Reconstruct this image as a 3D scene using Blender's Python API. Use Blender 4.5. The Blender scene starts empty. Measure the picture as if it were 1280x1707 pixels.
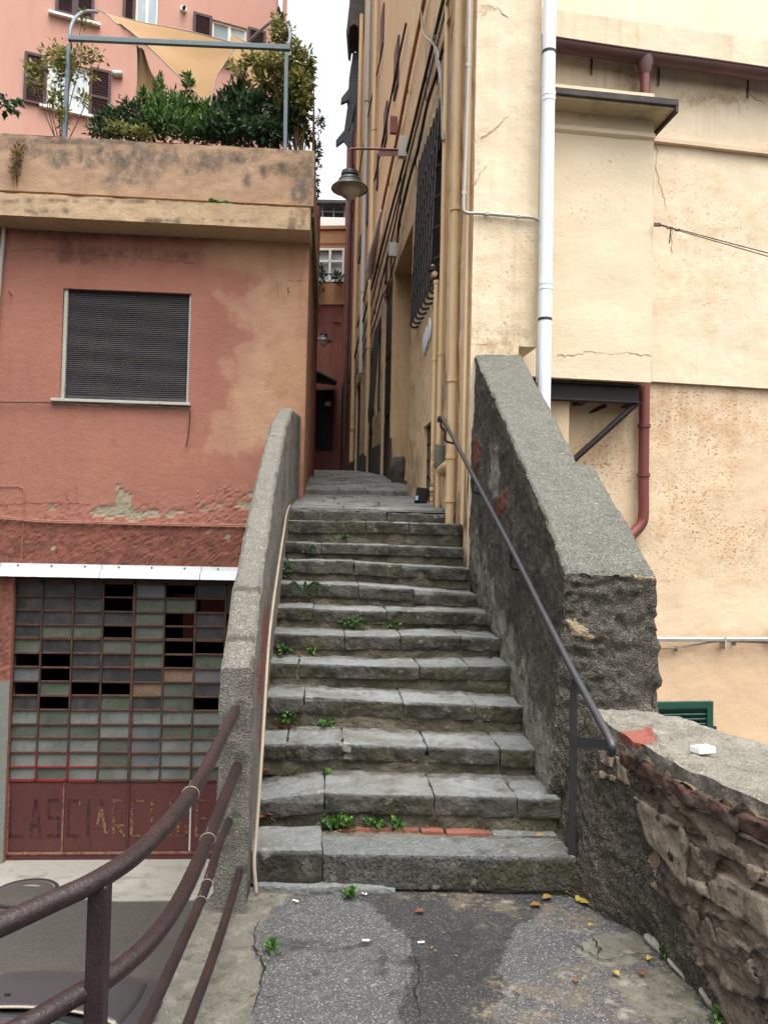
import bpy, math, random
import numpy as np
from mathutils import Vector, Matrix
random.seed(7); RNG = np.random.default_rng(11)
scene = bpy.context.scene
COL = scene.collection
# ------------------------------------------------------------------ camera model
FPX, CX, CY = 1282.0, 640.0, 853.5
PITCH, ROLL, EYE = math.radians(2.0), 0.022, 1.65
_F = Vector((0, math.cos(PITCH), math.sin(PITCH)))
_U0 = Vector((0, -math.sin(PITCH), math.cos(PITCH))); _R0 = Vector((1, 0, 0))
_R = _R0*math.cos(ROLL) + _U0*math.sin(ROLL)
_U = -_R0*math.sin(ROLL) + _U0*math.cos(ROLL)
E = Vector((0, 0, EYE))
def ray(px, py): return _F + _R*((px-CX)/FPX) + _U*((CY-py)/FPX)
def at(px, py, d):
    r = ray(px, py); return E + r*(d/r.y)
def onz(px, py, z):
    r = ray(px, py); return E + r*((z-EYE)/r.z)
class Plane:                      # vertical plane through two points given by image column and distance
    def __init__(s, a, b, off=0.0):
        s.p = Vector((a[0], a[1], 0)); t = Vector((b[0]-a[0], b[1]-a[1], 0)); s.u = t.normalized()
        s.n = Vector((s.u.y, -s.u.x, 0))
        if off: s.p = s.p + s.n*off
    def hit(s, px, py):
        r = ray(px, py); return E + r*((s.p-E).dot(s.n)/r.dot(s.n))
    def uz(s, px, py):
        q = s.hit(px, py); return ((q-s.p).dot(s.u), q.z)
    def pt(s, u, z, o=0.0): return s.p + s.u*u + Vector((0, 0, z)) + s.n*o
    def shift(s, o):
        q = Plane.__new__(Plane); q.p = s.p + s.n*o; q.u = s.u; q.n = s.n; return q
def colx(px, d): q = at(px, 880, d); return (q.x, d)
_Rn, _Un, _Fn = (np.array(v) for v in (_R, _U, _F)); _En = np.array(E)
def topix(P):
    Q = np.asarray(P) - _En; d = Q @ _Fn
    return np.stack([CX + FPX*(Q @ _Rn)/d, CY - FPX*(Q @ _Un)/d], -1)
# ------------------------------------------------------------------ noise
_perm = RNG.permutation(256); _perm = np.concatenate([_perm, _perm, _perm])
_g = RNG.normal(size=(256, 3)); _g /= np.linalg.norm(_g, axis=1)[:, None]
def pn(P):
    P = np.asarray(P, float); i = np.floor(P).astype(int); f = P - i; i &= 255
    w = f*f*f*(f*(f*6-15)+10); out = 0
    for a in (0, 1):
        for b in (0, 1):
            for c in (0, 1):
                h = _perm[_perm[_perm[i[:, 0]+a]+i[:, 1]+b]+i[:, 2]+c] & 255
                dd = f - np.array([a, b, c])
                v = (_g[h]*dd).sum(1)
                out = out + v*(w[:, 0] if a else 1-w[:, 0])*(w[:, 1] if b else 1-w[:, 1])*(w[:, 2] if c else 1-w[:, 2])
    return out*1.6
def fbm(P, s=1.0, o=4, g=0.5):
    P = np.asarray(P, float)*s; t = 0; a = 1
    for k in range(o): t = t + a*pn(P + 17.3*k); P = P*2.03; a *= g
    return t
def cells(P, s):                  # cellular noise: distance to nearest, gap to second, id
    P = np.asarray(P, float)*s; i = np.floor(P).astype(int)
    d1 = np.full(len(P), 9.0); d2 = d1.copy(); idd = np.zeros(len(P))
    for a in (-1, 0, 1):
        for b in (-1, 0, 1):
            for c in (-1, 0, 1):
                j = (i + np.array([a, b, c])) & 255
                h = _perm[_perm[_perm[j[:, 0]]+j[:, 1]]+j[:, 2]] & 255
                q = i + np.array([a, b, c]) + 0.5 + 0.42*_g[h]
                d = np.linalg.norm(P-q, axis=1)
                m = d < d1
                d2 = np.where(m, d1, np.minimum(d2, d)); idd = np.where(m, h/255.0, idd); d1 = np.where(m, d, d1)
    return d1, d2-d1, idd
def sstep(a, b, x):
    t = np.clip((x-a)/(b-a), 0, 1); return t*t*(3-2*t)
# ------------------------------------------------------------------ objects
def tagit(o, label=None, cat=None, group=None, kind=None):
    if label: o['label'] = label
    if cat: o['category'] = cat
    if group: o['group'] = group
    if kind: o['kind'] = kind
    return o
def thing(name, label, cat, loc=(0, 0, 0), group=None):
    o = bpy.data.objects.new(name, None); COL.objects.link(o); o.location = loc
    o.empty_display_size = 0.1
    return tagit(o, label, cat, group)
def root_of(o):
    p = Vector(o.location)
    while o.parent: o = o.parent; p = p + Vector(o.location)
    return p
def dup(o, parent=None, shift=None, label=None):
    c = o.copy(); COL.objects.link(c)
    if parent: c.parent = parent
    if shift is not None: c.location = Vector(o.location) + Vector(shift)
    if label: c['label'] = label
    for ch in [x for x in bpy.data.objects if x.parent == o]: dup(ch, c)
    return c
class MB:
    def __init__(s): s.v = []; s.f = []; s.m = []; s.a = {}; s.n = 0
    def add(s, V, Fc, mi=0, **attrs):
        V = np.asarray(V, float).reshape(-1, 3); b = s.n
        s.v.append(V); s.n += len(V)
        for q in Fc: s.f.append([int(x)+b for x in q]); s.m.append(mi)
        for k in set(list(s.a)+list(attrs)):
            if k not in s.a: s.a[k] = [np.zeros(b)] if b else []
            x = attrs.get(k, 0.0); s.a[k].append(np.broadcast_to(np.asarray(x, float), (len(V),)))
        return s
    def box(s, p, a, b, c, mi=0, **k):
        p, a, b, c = (np.array(x, float) for x in (p, a, b, c))
        V = [p, p+a, p+a+b, p+b, p+c, p+a+c, p+a+b+c, p+b+c]
        return s.add(V, [(0, 3, 2, 1), (4, 5, 6, 7), (0, 1, 5, 4), (1, 2, 6, 5), (2, 3, 7, 6), (3, 0, 4, 7)], mi, **k)
    def cbox(s, c, sx, sy, sz, mi=0, rz=0.0, **k):
        ca, sa = math.cos(rz), math.sin(rz)
        a = np.array([ca*sx, sa*sx, 0]); b = np.array([-sa*sy, ca*sy, 0]); z = np.array([0, 0, sz])
        return s.box(np.array(c, float)-a/2-b/2-z/2, a, b, z, mi, **k)
    def tube(s, pts, r, n=8, mi=0, cap=True, **k):
        P = [Vector(p) for p in pts]; m = len(P); V = []; Fc = []
        rr = r if hasattr(r, '__len__') else [r]*m
        T = [(P[min(i+1, m-1)]-P[max(i-1, 0)]).normalized() for i in range(m)]
        N = T[0].orthogonal().normalized()
        for i in range(m):
            N = (N - T[i]*N.dot(T[i])).normalized(); B = T[i].cross(N)
            for j in range(n):
                a = 2*math.pi*j/n; V.append(P[i] + (N*math.cos(a)+B*math.sin(a))*rr[i])
        for i in range(m-1):
            for j in range(n):
                q = (j+1) % n; Fc.append((i*n+j, i*n+q, (i+1)*n+q, (i+1)*n+j))
        if cap: Fc.append(tuple(range(n))[::-1]); Fc.append(tuple((m-1)*n+j for j in range(n)))
        return s.add([tuple(v) for v in V], Fc, mi, **k)
    def prism(s, poly, vec, mi=0, **k):
        P = np.array([tuple(p) for p in poly], float); n = len(P); v = np.array(tuple(vec), float)
        Fc = [tuple(range(n)), tuple(range(2*n-1, n-1, -1))] + [(i, n+i, n+(i+1) % n, (i+1) % n) for i in range(n)]
        return s.add(np.concatenate([P, P+v]), Fc, mi, **k)
    def lathe(s, c, prof, n=24, mi=0, **k):
        V = []; Fc = []; m = len(prof)
        for (r, z) in prof:
            for j in range(n):
                a = 2*math.pi*j/n; V.append((c[0]+r*math.cos(a), c[1]+r*math.sin(a), c[2]+z))
        for i in range(m-1):
            for j in range(n): q = (j+1) % n; Fc.append((i*n+j, i*n+q, (i+1)*n+q, (i+1)*n+j))
        return s.add(V, Fc, mi, **k)
    def leaf(s, p, d, nrm, L, W, mi=0, **k):
        p = Vector(p); d = Vector(d).normalized(); nn = Vector(nrm); sd = d.cross(nn)
        if sd.length < 1e-4: sd = d.orthogonal()
        sd.normalize(); up = sd.cross(d)
        m = p + d*L*.45
        V = [p, m + sd*W*.5 + up*W*.12, p + d*L - up*L*.12, m - sd*W*.5 + up*W*.12]
        return s.add([tuple(x) for x in V], [(0, 1, 2, 3)], mi, **k)
    def build(s, name, mats, parent=None, smooth=False, bevel=0, label=None, cat=None, group=None, kind=None, seg=2, auto=None):
        V = np.concatenate(s.v) if s.v else np.zeros((0, 3))
        me = bpy.data.meshes.new(name)
        loc = Vector((0, 0, 0))
        if parent is None and len(V):
            loc = Vector(((V[:, 0].min()+V[:, 0].max())/2, (V[:, 1].min()+V[:, 1].max())/2, V[:, 2].min()))
        elif parent is not None: loc = root_of(parent)
        V = V - np.array(loc)
        me.from_pydata(V.tolist(), [], s.f)
        for mm in (mats if isinstance(mats, (list, tuple)) else [mats]): me.materials.append(mm)
        me.polygons.foreach_set('material_index', s.m)
        if smooth: me.polygons.foreach_set('use_smooth', [True]*len(s.f))
        for k, x in s.a.items():
            at_ = me.attributes.new(k, 'FLOAT', 'POINT'); at_.data.foreach_set('value', np.concatenate(x))
        if smooth is True and auto is not None: me.set_sharp_from_angle(angle=math.radians(auto))
        me.update()
        o = bpy.data.objects.new(name, me); COL.objects.link(o)
        if parent is not None: o.parent = parent
        else: o.location = loc
        if bevel:
            b = o.modifiers.new('bevel', 'BEVEL'); b.width = bevel; b.segments = seg; b.limit_method = 'ANGLE'
        return tagit(o, label, cat, group, kind)
# ------------------------------------------------------------------ surface builders
def lattice(nu, nv, nw):
    """surface lattice of a block: params (n,3) and quads"""
    idx = {}; P = []
    def g(i, j, k):
        t = (i, j, k)
        if t not in idx: idx[t] = len(P); P.append((i/nu, j/nv, k/nw))
        return idx[t]
    Fc = []
    for j in range(nv):
        for k in range(nw):
            Fc.append((g(0, j, k), g(0, j, k+1), g(0, j+1, k+1), g(0, j+1, k))); Fc.append((g(nu, j, k), g(nu, j+1, k), g(nu, j+1, k+1), g(nu, j, k+1)))
    for i in range(nu):
        for k in range(nw):
            Fc.append((g(i, 0, k), g(i+1, 0, k), g(i+1, 0, k+1), g(i, 0, k+1))); Fc.append((g(i, nv, k), g(i, nv, k+1), g(i+1, nv, k+1), g(i+1, nv, k)))
    for i in range(nu):
        for j in range(nv):
            Fc.append((g(i, j, 0), g(i, j+1, 0), g(i+1, j+1, 0), g(i+1, j, 0))); Fc.append((g(i, j, nw), g(i+1, j, nw), g(i+1, j+1, nw), g(i, j+1, nw)))
    return np.array(P), Fc
def vnormals(V, Fc):
    Q = np.array(Fc); a = V[Q[:, 2]]-V[Q[:, 0]]; b = V[Q[:, 3]]-V[Q[:, 1]]
    n = np.cross(a, b); N = np.zeros_like(V)
    for k in range(4): np.add.at(N, Q[:, k], n)
    return N/(np.linalg.norm(N, axis=1)[:, None]+1e-12)
def tri8(c8, P):
    c = np.array([tuple(x) for x in c8], float); u, v, w = P[:, 0:1], P[:, 1:2], P[:, 2:3]; o = 0
    for a in (0, 1):
        for b in (0, 1):
            for d in (0, 1):
                o = o + c[a*4+b*2+d]*(u if a else 1-u)*(v if b else 1-v)*(w if d else 1-w)
    return o
def rock(mb, c8, res=.02, r=.012, amp=.006, sc=9.0, mi=0, chips=0.0, fn=None, **k):
    c = np.array([tuple(x) for x in c8], float)
    L = np.array([np.linalg.norm(c[4:]-c[:4], axis=1).mean(), np.linalg.norm(c[[2, 3, 6, 7]]-c[[0, 1, 4, 5]], axis=1).mean(), np.linalg.norm(c[1::2]-c[::2], axis=1).mean()])
    n = np.maximum(2, np.round(L/res).astype(int))
    P, Fc = lattice(*n)
    q = P*L; rr = min(r, L.min()*.45); cc = np.clip(q, rr, L-rr); d = q-cc; ln = np.linalg.norm(d, axis=1)[:, None]
    q = cc + d/np.maximum(ln, 1e-9)*rr
    V = tri8(c8, q/L); N = vnormals(V, Fc)
    h = fbm(V, sc, 4)*amp
    if chips:
        dd, gp, idd = cells(V, sc*1.3); h = h - chips*sstep(.45, .9, idd)*sstep(.1, .6, fbm(V, sc*.7, 2)+.3)
    V = V + N*h[:, None]
    if fn: k = dict(k, **fn(V))
    mb.add(V, Fc, mi, **k); return mb
def wallgrid(mb, pl, u0, u1, z0, z1, step, holes=(), mi=0, masks=None, disp=None, reveal=0.0, rmi=None, flip=False):
    """plane grid with rectangular holes (u0,u1,z0,z1), reveals going inwards"""
    def lines(a, b, ex):
        L = sorted({a, b, *[e for e in ex if a < e < b]}); out = []
        for p, q in zip(L[:-1], L[1:]):
            m = max(1, int(math.ceil((q-p)/step))); out += [p+(q-p)*t/m for t in range(m)]
        return np.array(out+[b])
    us = lines(u0, u1, [h[i] for h in holes for i in (0, 1)]); zs = lines(z0, z1, [h[i] for h in holes for i in (2, 3)])
    Ug, Zg = np.meshgrid(us, zs, indexing='ij'); nz = len(zs)
    V = np.array(pl.p)[None] + Ug.ravel()[:, None]*np.array(pl.u) + Zg.ravel()[:, None]*np.array([0, 0, 1.0])
    at_ = {}
    if masks:
        pxy = topix(V)
        for kx, fn in masks.items(): at_[kx] = fn(pxy, V)
    if disp is not None: V = V + np.array(pl.n)*disp(V, at_)[:, None]
    Fc = []
    for i in range(len(us)-1):
        for j in range(nz-1):
            uc, zc = (us[i]+us[i+1])/2, (zs[j]+zs[j+1])/2
            if any(h[0] < uc < h[1] and h[2] < zc < h[3] for h in holes): continue
            Fc.append((i*nz+j, (i+1)*nz+j, (i+1)*nz+j+1, i*nz+j+1))
    mb.add(V, Fc, mi, **at_)
    for h in holes:
        rv = h[4] if len(h) > 4 else reveal
        if rv <= 0: continue
        a, b, c, d = (pl.pt(h[0], h[2]), pl.pt(h[1], h[2]), pl.pt(h[1], h[3]), pl.pt(h[0], h[3])); w = -pl.n*rv
        Q = [tuple(x) for x in (a, b, c, d, a+w, b+w, c+w, d+w)]
        mb.add(Q, [(0, 1, 5, 4), (1, 2, 6, 5), (2, 3, 7, 6), (3, 0, 4, 7)], mi if rmi is None else rmi)
    return mb
def blobs(L, amp=.35, s=3.0, soft=.25, seed=0.0):
    """irregular stain shape: union of ellipses (px,py,rx,ry) broken by noise"""
    def f(pxy, V):
        n = fbm(np.asarray(V)+seed, s, 4); o = np.zeros(len(V))
        for (x, y, rx, ry) in L:
            r = np.sqrt(((pxy[:, 0]-x)/rx)**2 + ((pxy[:, 1]-y)/ry)**2)
            o = np.maximum(o, sstep(-soft, soft, 1-r+n*amp))
        return o
    return f
def capsules(L, amp=.3, s=5.0, soft=.3):
    def f(pxy, V):
        n = fbm(V, s, 3); o = np.zeros(len(V))
        for (x0, y0, x1, y1, w) in L:
            a = np.array([x0, y0]); b = np.array([x1, y1]); t = np.clip(((pxy-a) @ (b-a))/((b-a) @ (b-a)), 0, 1)
            r = np.linalg.norm(pxy-a-t[:, None]*(b-a), axis=1)/w
            o = np.maximum(o, sstep(-soft, soft, 1-r+n*amp))
        return o
    return f
def polymask(poly, amp=6.0, s=5.0, seed=0.0):
    Q = np.array(poly, float)
    def f(pxy, V):
        V = np.asarray(V)+seed; x = pxy[:, 0]+fbm(V, s, 4)*amp; y = pxy[:, 1]+fbm(V+9.1, s, 4)*amp; ins = np.zeros(len(x), bool)
        for i in range(len(Q)):
            (x0, y0), (x1, y1) = Q[i], Q[(i+1) % len(Q)]
            c = ((y0 > y) != (y1 > y)); ins ^= c & (x < (x1-x0)*(y-y0)/((y1-y0) if y1 != y0 else 1e-9)+x0)
        return ins.astype(float)
    return f
def smooth_path(pts, k=6):
    P = [Vector(p) for p in pts]; out = []
    for i in range(len(P)-1):
        p0 = P[max(i-1, 0)]; p1 = P[i]; p2 = P[i+1]; p3 = P[min(i+2, len(P)-1)]
        for j in range(k):
            t = j/k
            out.append(.5*((2*p1)+(p2-p0)*t+(2*p0-5*p1+4*p2-p3)*t*t+(3*p1-p0-3*p2+p3)*t**3))
    return out+[P[-1]]
# ------------------------------------------------------------------ materials
def lin(c):
    return tuple((x/255/12.92 if x/255 <= .04045 else ((x/255+.055)/1.055)**2.4) for x in c[:3]) + (1.0,)
def mat(name, base, rough=.85, layers=(), bump=(), spec=.3, metal=0.0, trans=None):
    """layers: ('n',scale,(sx,sy,sz),lo,hi,colour,fac) noise | ('a',attr,colour,fac) stain mask | ('v',scale,lo,hi,colour,fac) grains | ('ar',attr,colour,fac,scale) mask broken by noise
       bump: ('n',scale,dist[,stretch]) | ('v',scale,dist)"""
    m = bpy.data.materials.new(name); m.use_nodes = True; nt = m.node_tree; N = nt.nodes; Lk = nt.links
    bs = N['Principled BSDF']; bs.inputs['Roughness'].default_value = rough; bs.inputs['Metallic'].default_value = metal
    bs.inputs['Specular IOR Level'].default_value = spec
    tc = N.new('ShaderNodeTexCoord').outputs['Object']
    def mapped(st):
        if st in (None, (1, 1, 1)): return tc
        mp = N.new('ShaderNodeMapping'); mp.inputs['Scale'].default_value = st; Lk.new(tc, mp.inputs[0]); return mp.outputs[0]
    def noise(sc, st=None, det=5, dist=0.0, r=.6):
        t = N.new('ShaderNodeTexNoise'); t.inputs['Scale'].default_value = sc; t.inputs['Detail'].default_value = det
        t.inputs['Roughness'].default_value = r; t.inputs['Distortion'].default_value = dist; Lk.new(mapped(st), t.inputs['Vector']); return t.outputs['Fac']
    def mr(x, lo, hi, fac=1.0):
        t = N.new('ShaderNodeMapRange'); t.interpolation_type = 'SMOOTHSTEP'
        for i, v in enumerate((lo, hi, 0.0, fac)): t.inputs[i+1].default_value = v
        Lk.new(x, t.inputs[0]); return t.outputs[0]
    cur = None
    def mix(f, colr):
        nonlocal cur
        t = N.new('ShaderNodeMix'); t.data_type = 'RGBA'; Lk.new(f, t.inputs[0])
        if cur is None: t.inputs[6].default_value = lin(base)
        else: Lk.new(cur, t.inputs[6])
        t.inputs[7].default_value = lin(colr); cur = t.outputs[2]
    for L in layers:
        if L[0] == 'n': mix(mr(noise(L[1], L[2]), L[3], L[4], L[6]), L[5])
        elif L[0] == 'v':
            t = N.new('ShaderNodeTexVoronoi'); t.inputs['Scale'].default_value = L[1]; Lk.new(tc, t.inputs['Vector'])
            s = N.new('ShaderNodeSeparateColor'); Lk.new(t.outputs['Color'], s.inputs[0]); mix(mr(s.outputs[0], L[2], L[3], L[5]), L[4])
        elif L[0] == 'a':
            t = N.new('ShaderNodeAttribute'); t.attribute_name = L[1]; mix(mr(t.outputs['Fac'], 0, 1, L[3]), L[2])
        elif L[0] == 'an':      # ('an',attr,colour,fac,scale,lo,hi[,stretch]) mask times noise
            t = N.new('ShaderNodeAttribute'); t.attribute_name = L[1]; k_ = N.new('ShaderNodeMath'); k_.operation = 'MULTIPLY'
            Lk.new(t.outputs['Fac'], k_.inputs[0]); Lk.new(mr(noise(L[4], L[7] if len(L) > 7 else None), L[5], L[6], L[3]), k_.inputs[1]); mix(k_.outputs[0], L[2])
        elif L[0] == 'ar':
            t = N.new('ShaderNodeAttribute'); t.attribute_name = L[1]
            a = N.new('ShaderNodeMath'); a.operation = 'MULTIPLY_ADD'; Lk.new(t.outputs['Fac'], a.inputs[0]); a.inputs[1].default_value = 1.0
            nn = N.new('ShaderNodeMath'); nn.operation = 'SUBTRACT'; Lk.new(noise(L[4]), nn.inputs[0]); nn.inputs[1].default_value = .5
            n2 = N.new('ShaderNodeMath'); n2.operation = 'MULTIPLY'; Lk.new(nn.outputs[0], n2.inputs[0]); n2.inputs[1].default_value = L[5] if len(L) > 5 else 1.6
            Lk.new(n2.outputs[0], a.inputs[2]); mix(mr(a.outputs[0], .25, .85, L[3]), L[2])
    if cur is None: bs.inputs['Base Color'].default_value = lin(base)
    else: Lk.new(cur, bs.inputs['Base Color'])
    prev = None
    for B in bump:
        if B[0] == 'w':
            t = N.new('ShaderNodeTexWave'); t.inputs['Scale'].default_value = B[1]; t.inputs['Distortion'].default_value = 6; t.inputs['Detail'].default_value = 3; t.inputs['Detail Scale'].default_value = 2; mp = N.new('ShaderNodeMapping'); mp.inputs['Rotation'].default_value = (0, 0, .9); Lk.new(tc, mp.inputs[0]); Lk.new(mp.outputs[0], t.inputs['Vector']); h = t.outputs['Fac']
        elif B[0] == 'n': h = noise(B[1], B[3] if len(B) > 3 else None, 6)
        else:
            t = N.new('ShaderNodeTexVoronoi'); t.inputs['Scale'].default_value = B[1]; Lk.new(tc, t.inputs['Vector']); h = t.outputs['Distance']
        b = N.new('ShaderNodeBump'); b.inputs['Distance'].default_value = B[2]; b.inputs['Strength'].default_value = 1.0; Lk.new(h, b.inputs['Height'])
        if prev: Lk.new(prev, b.inputs['Normal'])
        prev = b.outputs[0]
    if prev: Lk.new(prev, bs.inputs['Normal'])
    if trans: bs.inputs['Transmission Weight'].default_value = trans
    return m
# ------------------------------------------------------------------ palette
m_red = mat('red_render', (147, 100, 86), .92, [('n', .55, None, .40, .70, (158, 108, 90), .7), ('n', 1.7, (1, 1, .5), .46, .76, (138, 88, 73), .55), ('n', 5, (2, 2, .3), .5, .8, (130, 84, 71), .35), ('n', 60, None, .5, .85, (132, 85, 72), .35), ('a', 'lower', (120, 72, 59), .85), ('an', 'lower', (92, 58, 48), .6, 14, .46, .64), ('an', 'grime', (84, 56, 47), .7, 7, .35, .7, (1, 1, .5)), ('a', 'beige', (178, 142, 110), .72), ('an', 'beige', (150, 112, 88), .55, 4, .45, .65), ('ar', 'worn', (176, 144, 120), .4, 3), ('a', 'flake', (146, 136, 116), 1), ('an', 'flake', (120, 104, 84), .6, 9, .45, .65), ('ar', 'dado', (110, 112, 105), 1, 40, .4)], [('n', 60, .004), ('n', 9, .01)])
m_redroom = mat('dull_red_render', (150, 84, 70), .9, [('n', 2, None, .4, .7, (128, 68, 58), .8), ('n', 14, None, .5, .75, (166, 100, 84), .4)], [('n', 40, .006)])
m_peach = mat('stained_peach_render', (160, 132, 108), .92, [('n', .8, None, .4, .7, (172, 143, 116), .7), ('n', 4, (1, 1, .5), .45, .8, (146, 119, 98), .5), ('n', 6, (3, 3, .2), .5, .78, (134, 112, 94), .4), ('an', 'stain', (84, 77, 70), .9, 8, .36, .62, (1, 1, .6)), ('an', 'stain', (104, 94, 84), .6, 40, .42, .6), ('an', 'grime', (94, 86, 76), .85, 11, .35, .62), ('n', 30, None, .5, .75, (142, 114, 92), .4)], [('n', 50, .004), ('n', 7, .012)])
m_cornice = mat('cream_cornice', (176, 152, 122), .9, [('n', 1.5, (1, 1, .3), .45, .7, (164, 139, 110), .8), ('an', 'grime', (88, 78, 66), .85, 10, .35, .65, (1, 1, .5)), ('n', 6, (3, 3, .25), .5, .78, (146, 126, 102), .5)], [('n', 30, .006)])
m_pink = mat('pink_render', (192, 148, 134), .9, [('n', .3, None, .4, .7, (200, 158, 142), .7), ('n', 3, (2, 2, .4), .5, .75, (180, 134, 120), .4)], [('n', 40, .004)])
m_yel = mat('yellow_render', (214, 198, 173), .9, [('n', .7, None, .42, .7, (222, 206, 178), .8), ('n', 1.6, (1.4, 1.4, .4), .46, .8, (204, 182, 150), .55), ('n', 5, None, .48, .8, (206, 186, 154), .4), ('n', 3.5, (3, 3, .12), .52, .78, (198, 176, 144), .35), ('an', 'streak', (176, 154, 126), .4, 4, .46, .7, (3, 3, .12)), ('n', 34, None, .69, .77, (166, 134, 96), .4), ('an', 'grime', (164, 140, 108), .8, 9, .35, .7), ('an', 'grime', (142, 120, 90), .6, 40, .5, .65), ('an', 'speck', (150, 112, 76), .75, 34, .58, .66, (1, 1, 1.8)), ('an', 'speck', (196, 168, 130), .5, 5, .4, .7)], [('n', 70, .003), ('n', 5, .01)])
m_yel2 = mat('orange_yellow_render', (206, 184, 155), .9, [('n', .8, None, .42, .7, (212, 191, 164), .8), ('ar', 'low', (200, 168, 136), .7, 4), ('n', 1.6, (1.4, 1.4, .4), .46, .8, (196, 168, 134), .55), ('n', 5, None, .48, .8, (198, 170, 136), .4), ('an', 'streak', (166, 136, 106), .6, 4, .46, .7, (3, 3, .12)), ('an', 'speck', (126, 90, 62), .85, 30, .54, .63, (1, 1, 1.8)), ('an', 'speck', (186, 150, 112), .6, 5, .4, .7)], [('n', 70, .003), ('n', 5, .01)])
m_och = mat('ochre_alley_render', (200, 175, 140), .9, [('n', .9, None, .42, .7, (206, 184, 152), .8), ('n', 3, (2, 2, .25), .46, .78, (182, 148, 108), .65), ('n', 7, (2, 2, .5), .52, .76, (166, 132, 96), .5), ('an', 'grime', (108, 90, 72), .85, 8, .36, .66, (1, 1, .4)), ('an', 'grey', (150, 144, 136), .85, 6, .34, .6, (1, 1, .5)), ('n', 26, None, .62, .78, (150, 120, 88), .5)], [('n', 50, .005), ('n', 7, .014)])
m_cream = mat('pale_cream_render', (228, 212, 190), .9, [('n', .5, None, .4, .7, (222, 204, 178), .7), ('n', 3, (2, 2, .2), .5, .8, (212, 192, 164), .4)], [('n', 40, .004)])
m_conc = mat('weathered_concrete', (131, 127, 119), .92, [('n', 1.6, None, .42, .7, (144, 141, 131), .7), ('n', 5, None, .48, .75, (99, 96, 88), .65), ('v', 230, .62, .95, (176, 172, 164), .6), ('v', 220, .0, .3, (73, 70, 63), .65), ('n', 24, None, .56, .76, (157, 154, 145), .4), ('n', 9, (2, 2, .3), .54, .74, (86, 83, 75), .5), ('ar', 'moss', (63, 67, 45), .75, 8, 2.0), ('ar', 'brick', (114, 71, 58), .85, 16, 1.6), ('ar', 'dark', (62, 60, 53), .75, 8, 2.0)], [('v', 170, .006), ('n', 60, .008), ('n', 18, .010)])
m_cap = mat('rough_coping_concrete', (129, 128, 120), .95, [('n', 2.2, None, .42, .68, (143, 142, 133), .8), ('n', 7, None, .48, .75, (101, 103, 93), .6), ('v', 230, .6, .95, (172, 172, 163), .7), ('v', 250, 0, .35, (72, 73, 65), .75), ('n', 40, None, .58, .72, (159, 159, 151), .6), ('n', 26, None, .70, .74, (189, 187, 183), .8)], [('v', 160, .008), ('n', 60, .012), ('n', 14, .012)])
m_rc = mat('dark_roughcast', (106, 101, 91), .95, [('n', 1.3, (1, 1, .5), .42, .66, (128, 123, 113), .8), ('n', 3.2, (1, 1, .6), .44, .74, (78, 73, 62), .75), ('v', 230, .60, .95, (158, 153, 144), .65), ('v', 220, 0, .34, (50, 47, 40), .75), ('n', 40, None, .55, .75, (148, 142, 130), .55), ('n', 18, None, .54, .72, (60, 56, 47), .5), ('ar', 'moss', (68, 68, 46), .65, 9, 2.0), ('ar', 'pale', (146, 141, 133), .75, 9, 1.8), ('ar', 'dark', (56, 52, 44), .65, 7, 1.8), ('ar', 'brick', (116, 66, 52), 1, 9, 1.2), ('an', 'brick', (92, 84, 74), .9, 16, .50, .6), ('ar', 'cream', (156, 140, 114), .9, 18, 1.4)], [('v', 130, .010), ('n', 45, .018), ('n', 14, .02)])
m_stone = mat('grey_slab_stone', (98, 100, 99), .84, [('n', 1.3, None, .40, .64, (117, 119, 119), .85), ('n', 3.2, None, .46, .68, (85, 85, 79), .7), ('n', 11, None, .46, .70, (74, 73, 68), .6), ('n', 26, None, .52, .72, (132, 132, 130), .5), ('v', 240, .7, .95, (141, 141, 137), .35), ('n', 2.1, None, .56, .72, (79, 76, 59), .45), ('ar', 'dirt', (63, 57, 46), .75, 12, 2.2), ('a', 'front', (61, 55, 46), .72), ('an', 'front', (35, 31, 25), .85, 5, .36, .60), ('an', 'front', (61, 59, 35), .6, 3, .5, .66), ('an', 'front', (107, 103, 91), .55, 13, .55, .70), ('ar', 'moss', (53, 57, 31), .75, 14, 2.2), ('n', 9, None, .64, .70, (146, 146, 140), .5)], [('n', 90, .005), ('n', 30, .018), ('n', 9, .02)])  # front layers: stains and weathering, plus riser shade painted into the colour
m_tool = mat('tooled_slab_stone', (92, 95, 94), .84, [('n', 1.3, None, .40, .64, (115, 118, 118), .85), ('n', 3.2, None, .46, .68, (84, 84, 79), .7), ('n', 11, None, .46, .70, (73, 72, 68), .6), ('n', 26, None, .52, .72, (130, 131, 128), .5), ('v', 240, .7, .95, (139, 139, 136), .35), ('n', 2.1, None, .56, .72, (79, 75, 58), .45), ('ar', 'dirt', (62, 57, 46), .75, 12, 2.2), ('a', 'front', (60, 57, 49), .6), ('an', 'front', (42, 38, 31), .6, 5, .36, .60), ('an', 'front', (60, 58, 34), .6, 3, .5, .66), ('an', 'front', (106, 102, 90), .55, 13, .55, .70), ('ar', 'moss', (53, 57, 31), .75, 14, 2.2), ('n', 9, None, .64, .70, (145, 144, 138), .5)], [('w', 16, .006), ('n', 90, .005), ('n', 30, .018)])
m_mortar = mat('old_step_mortar', (84, 79, 67), .95, [('n', 3, None, .42, .68, (106, 101, 88), .8), ('n', 9, None, .46, .72, (46, 43, 34), .85), ('ar', 'moss', (62, 66, 38), .7, 12, 2.0), ('n', 36, None, .56, .74, (134, 128, 115), .5)], [('n', 40, .016), ('n', 12, .03)])
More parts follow.
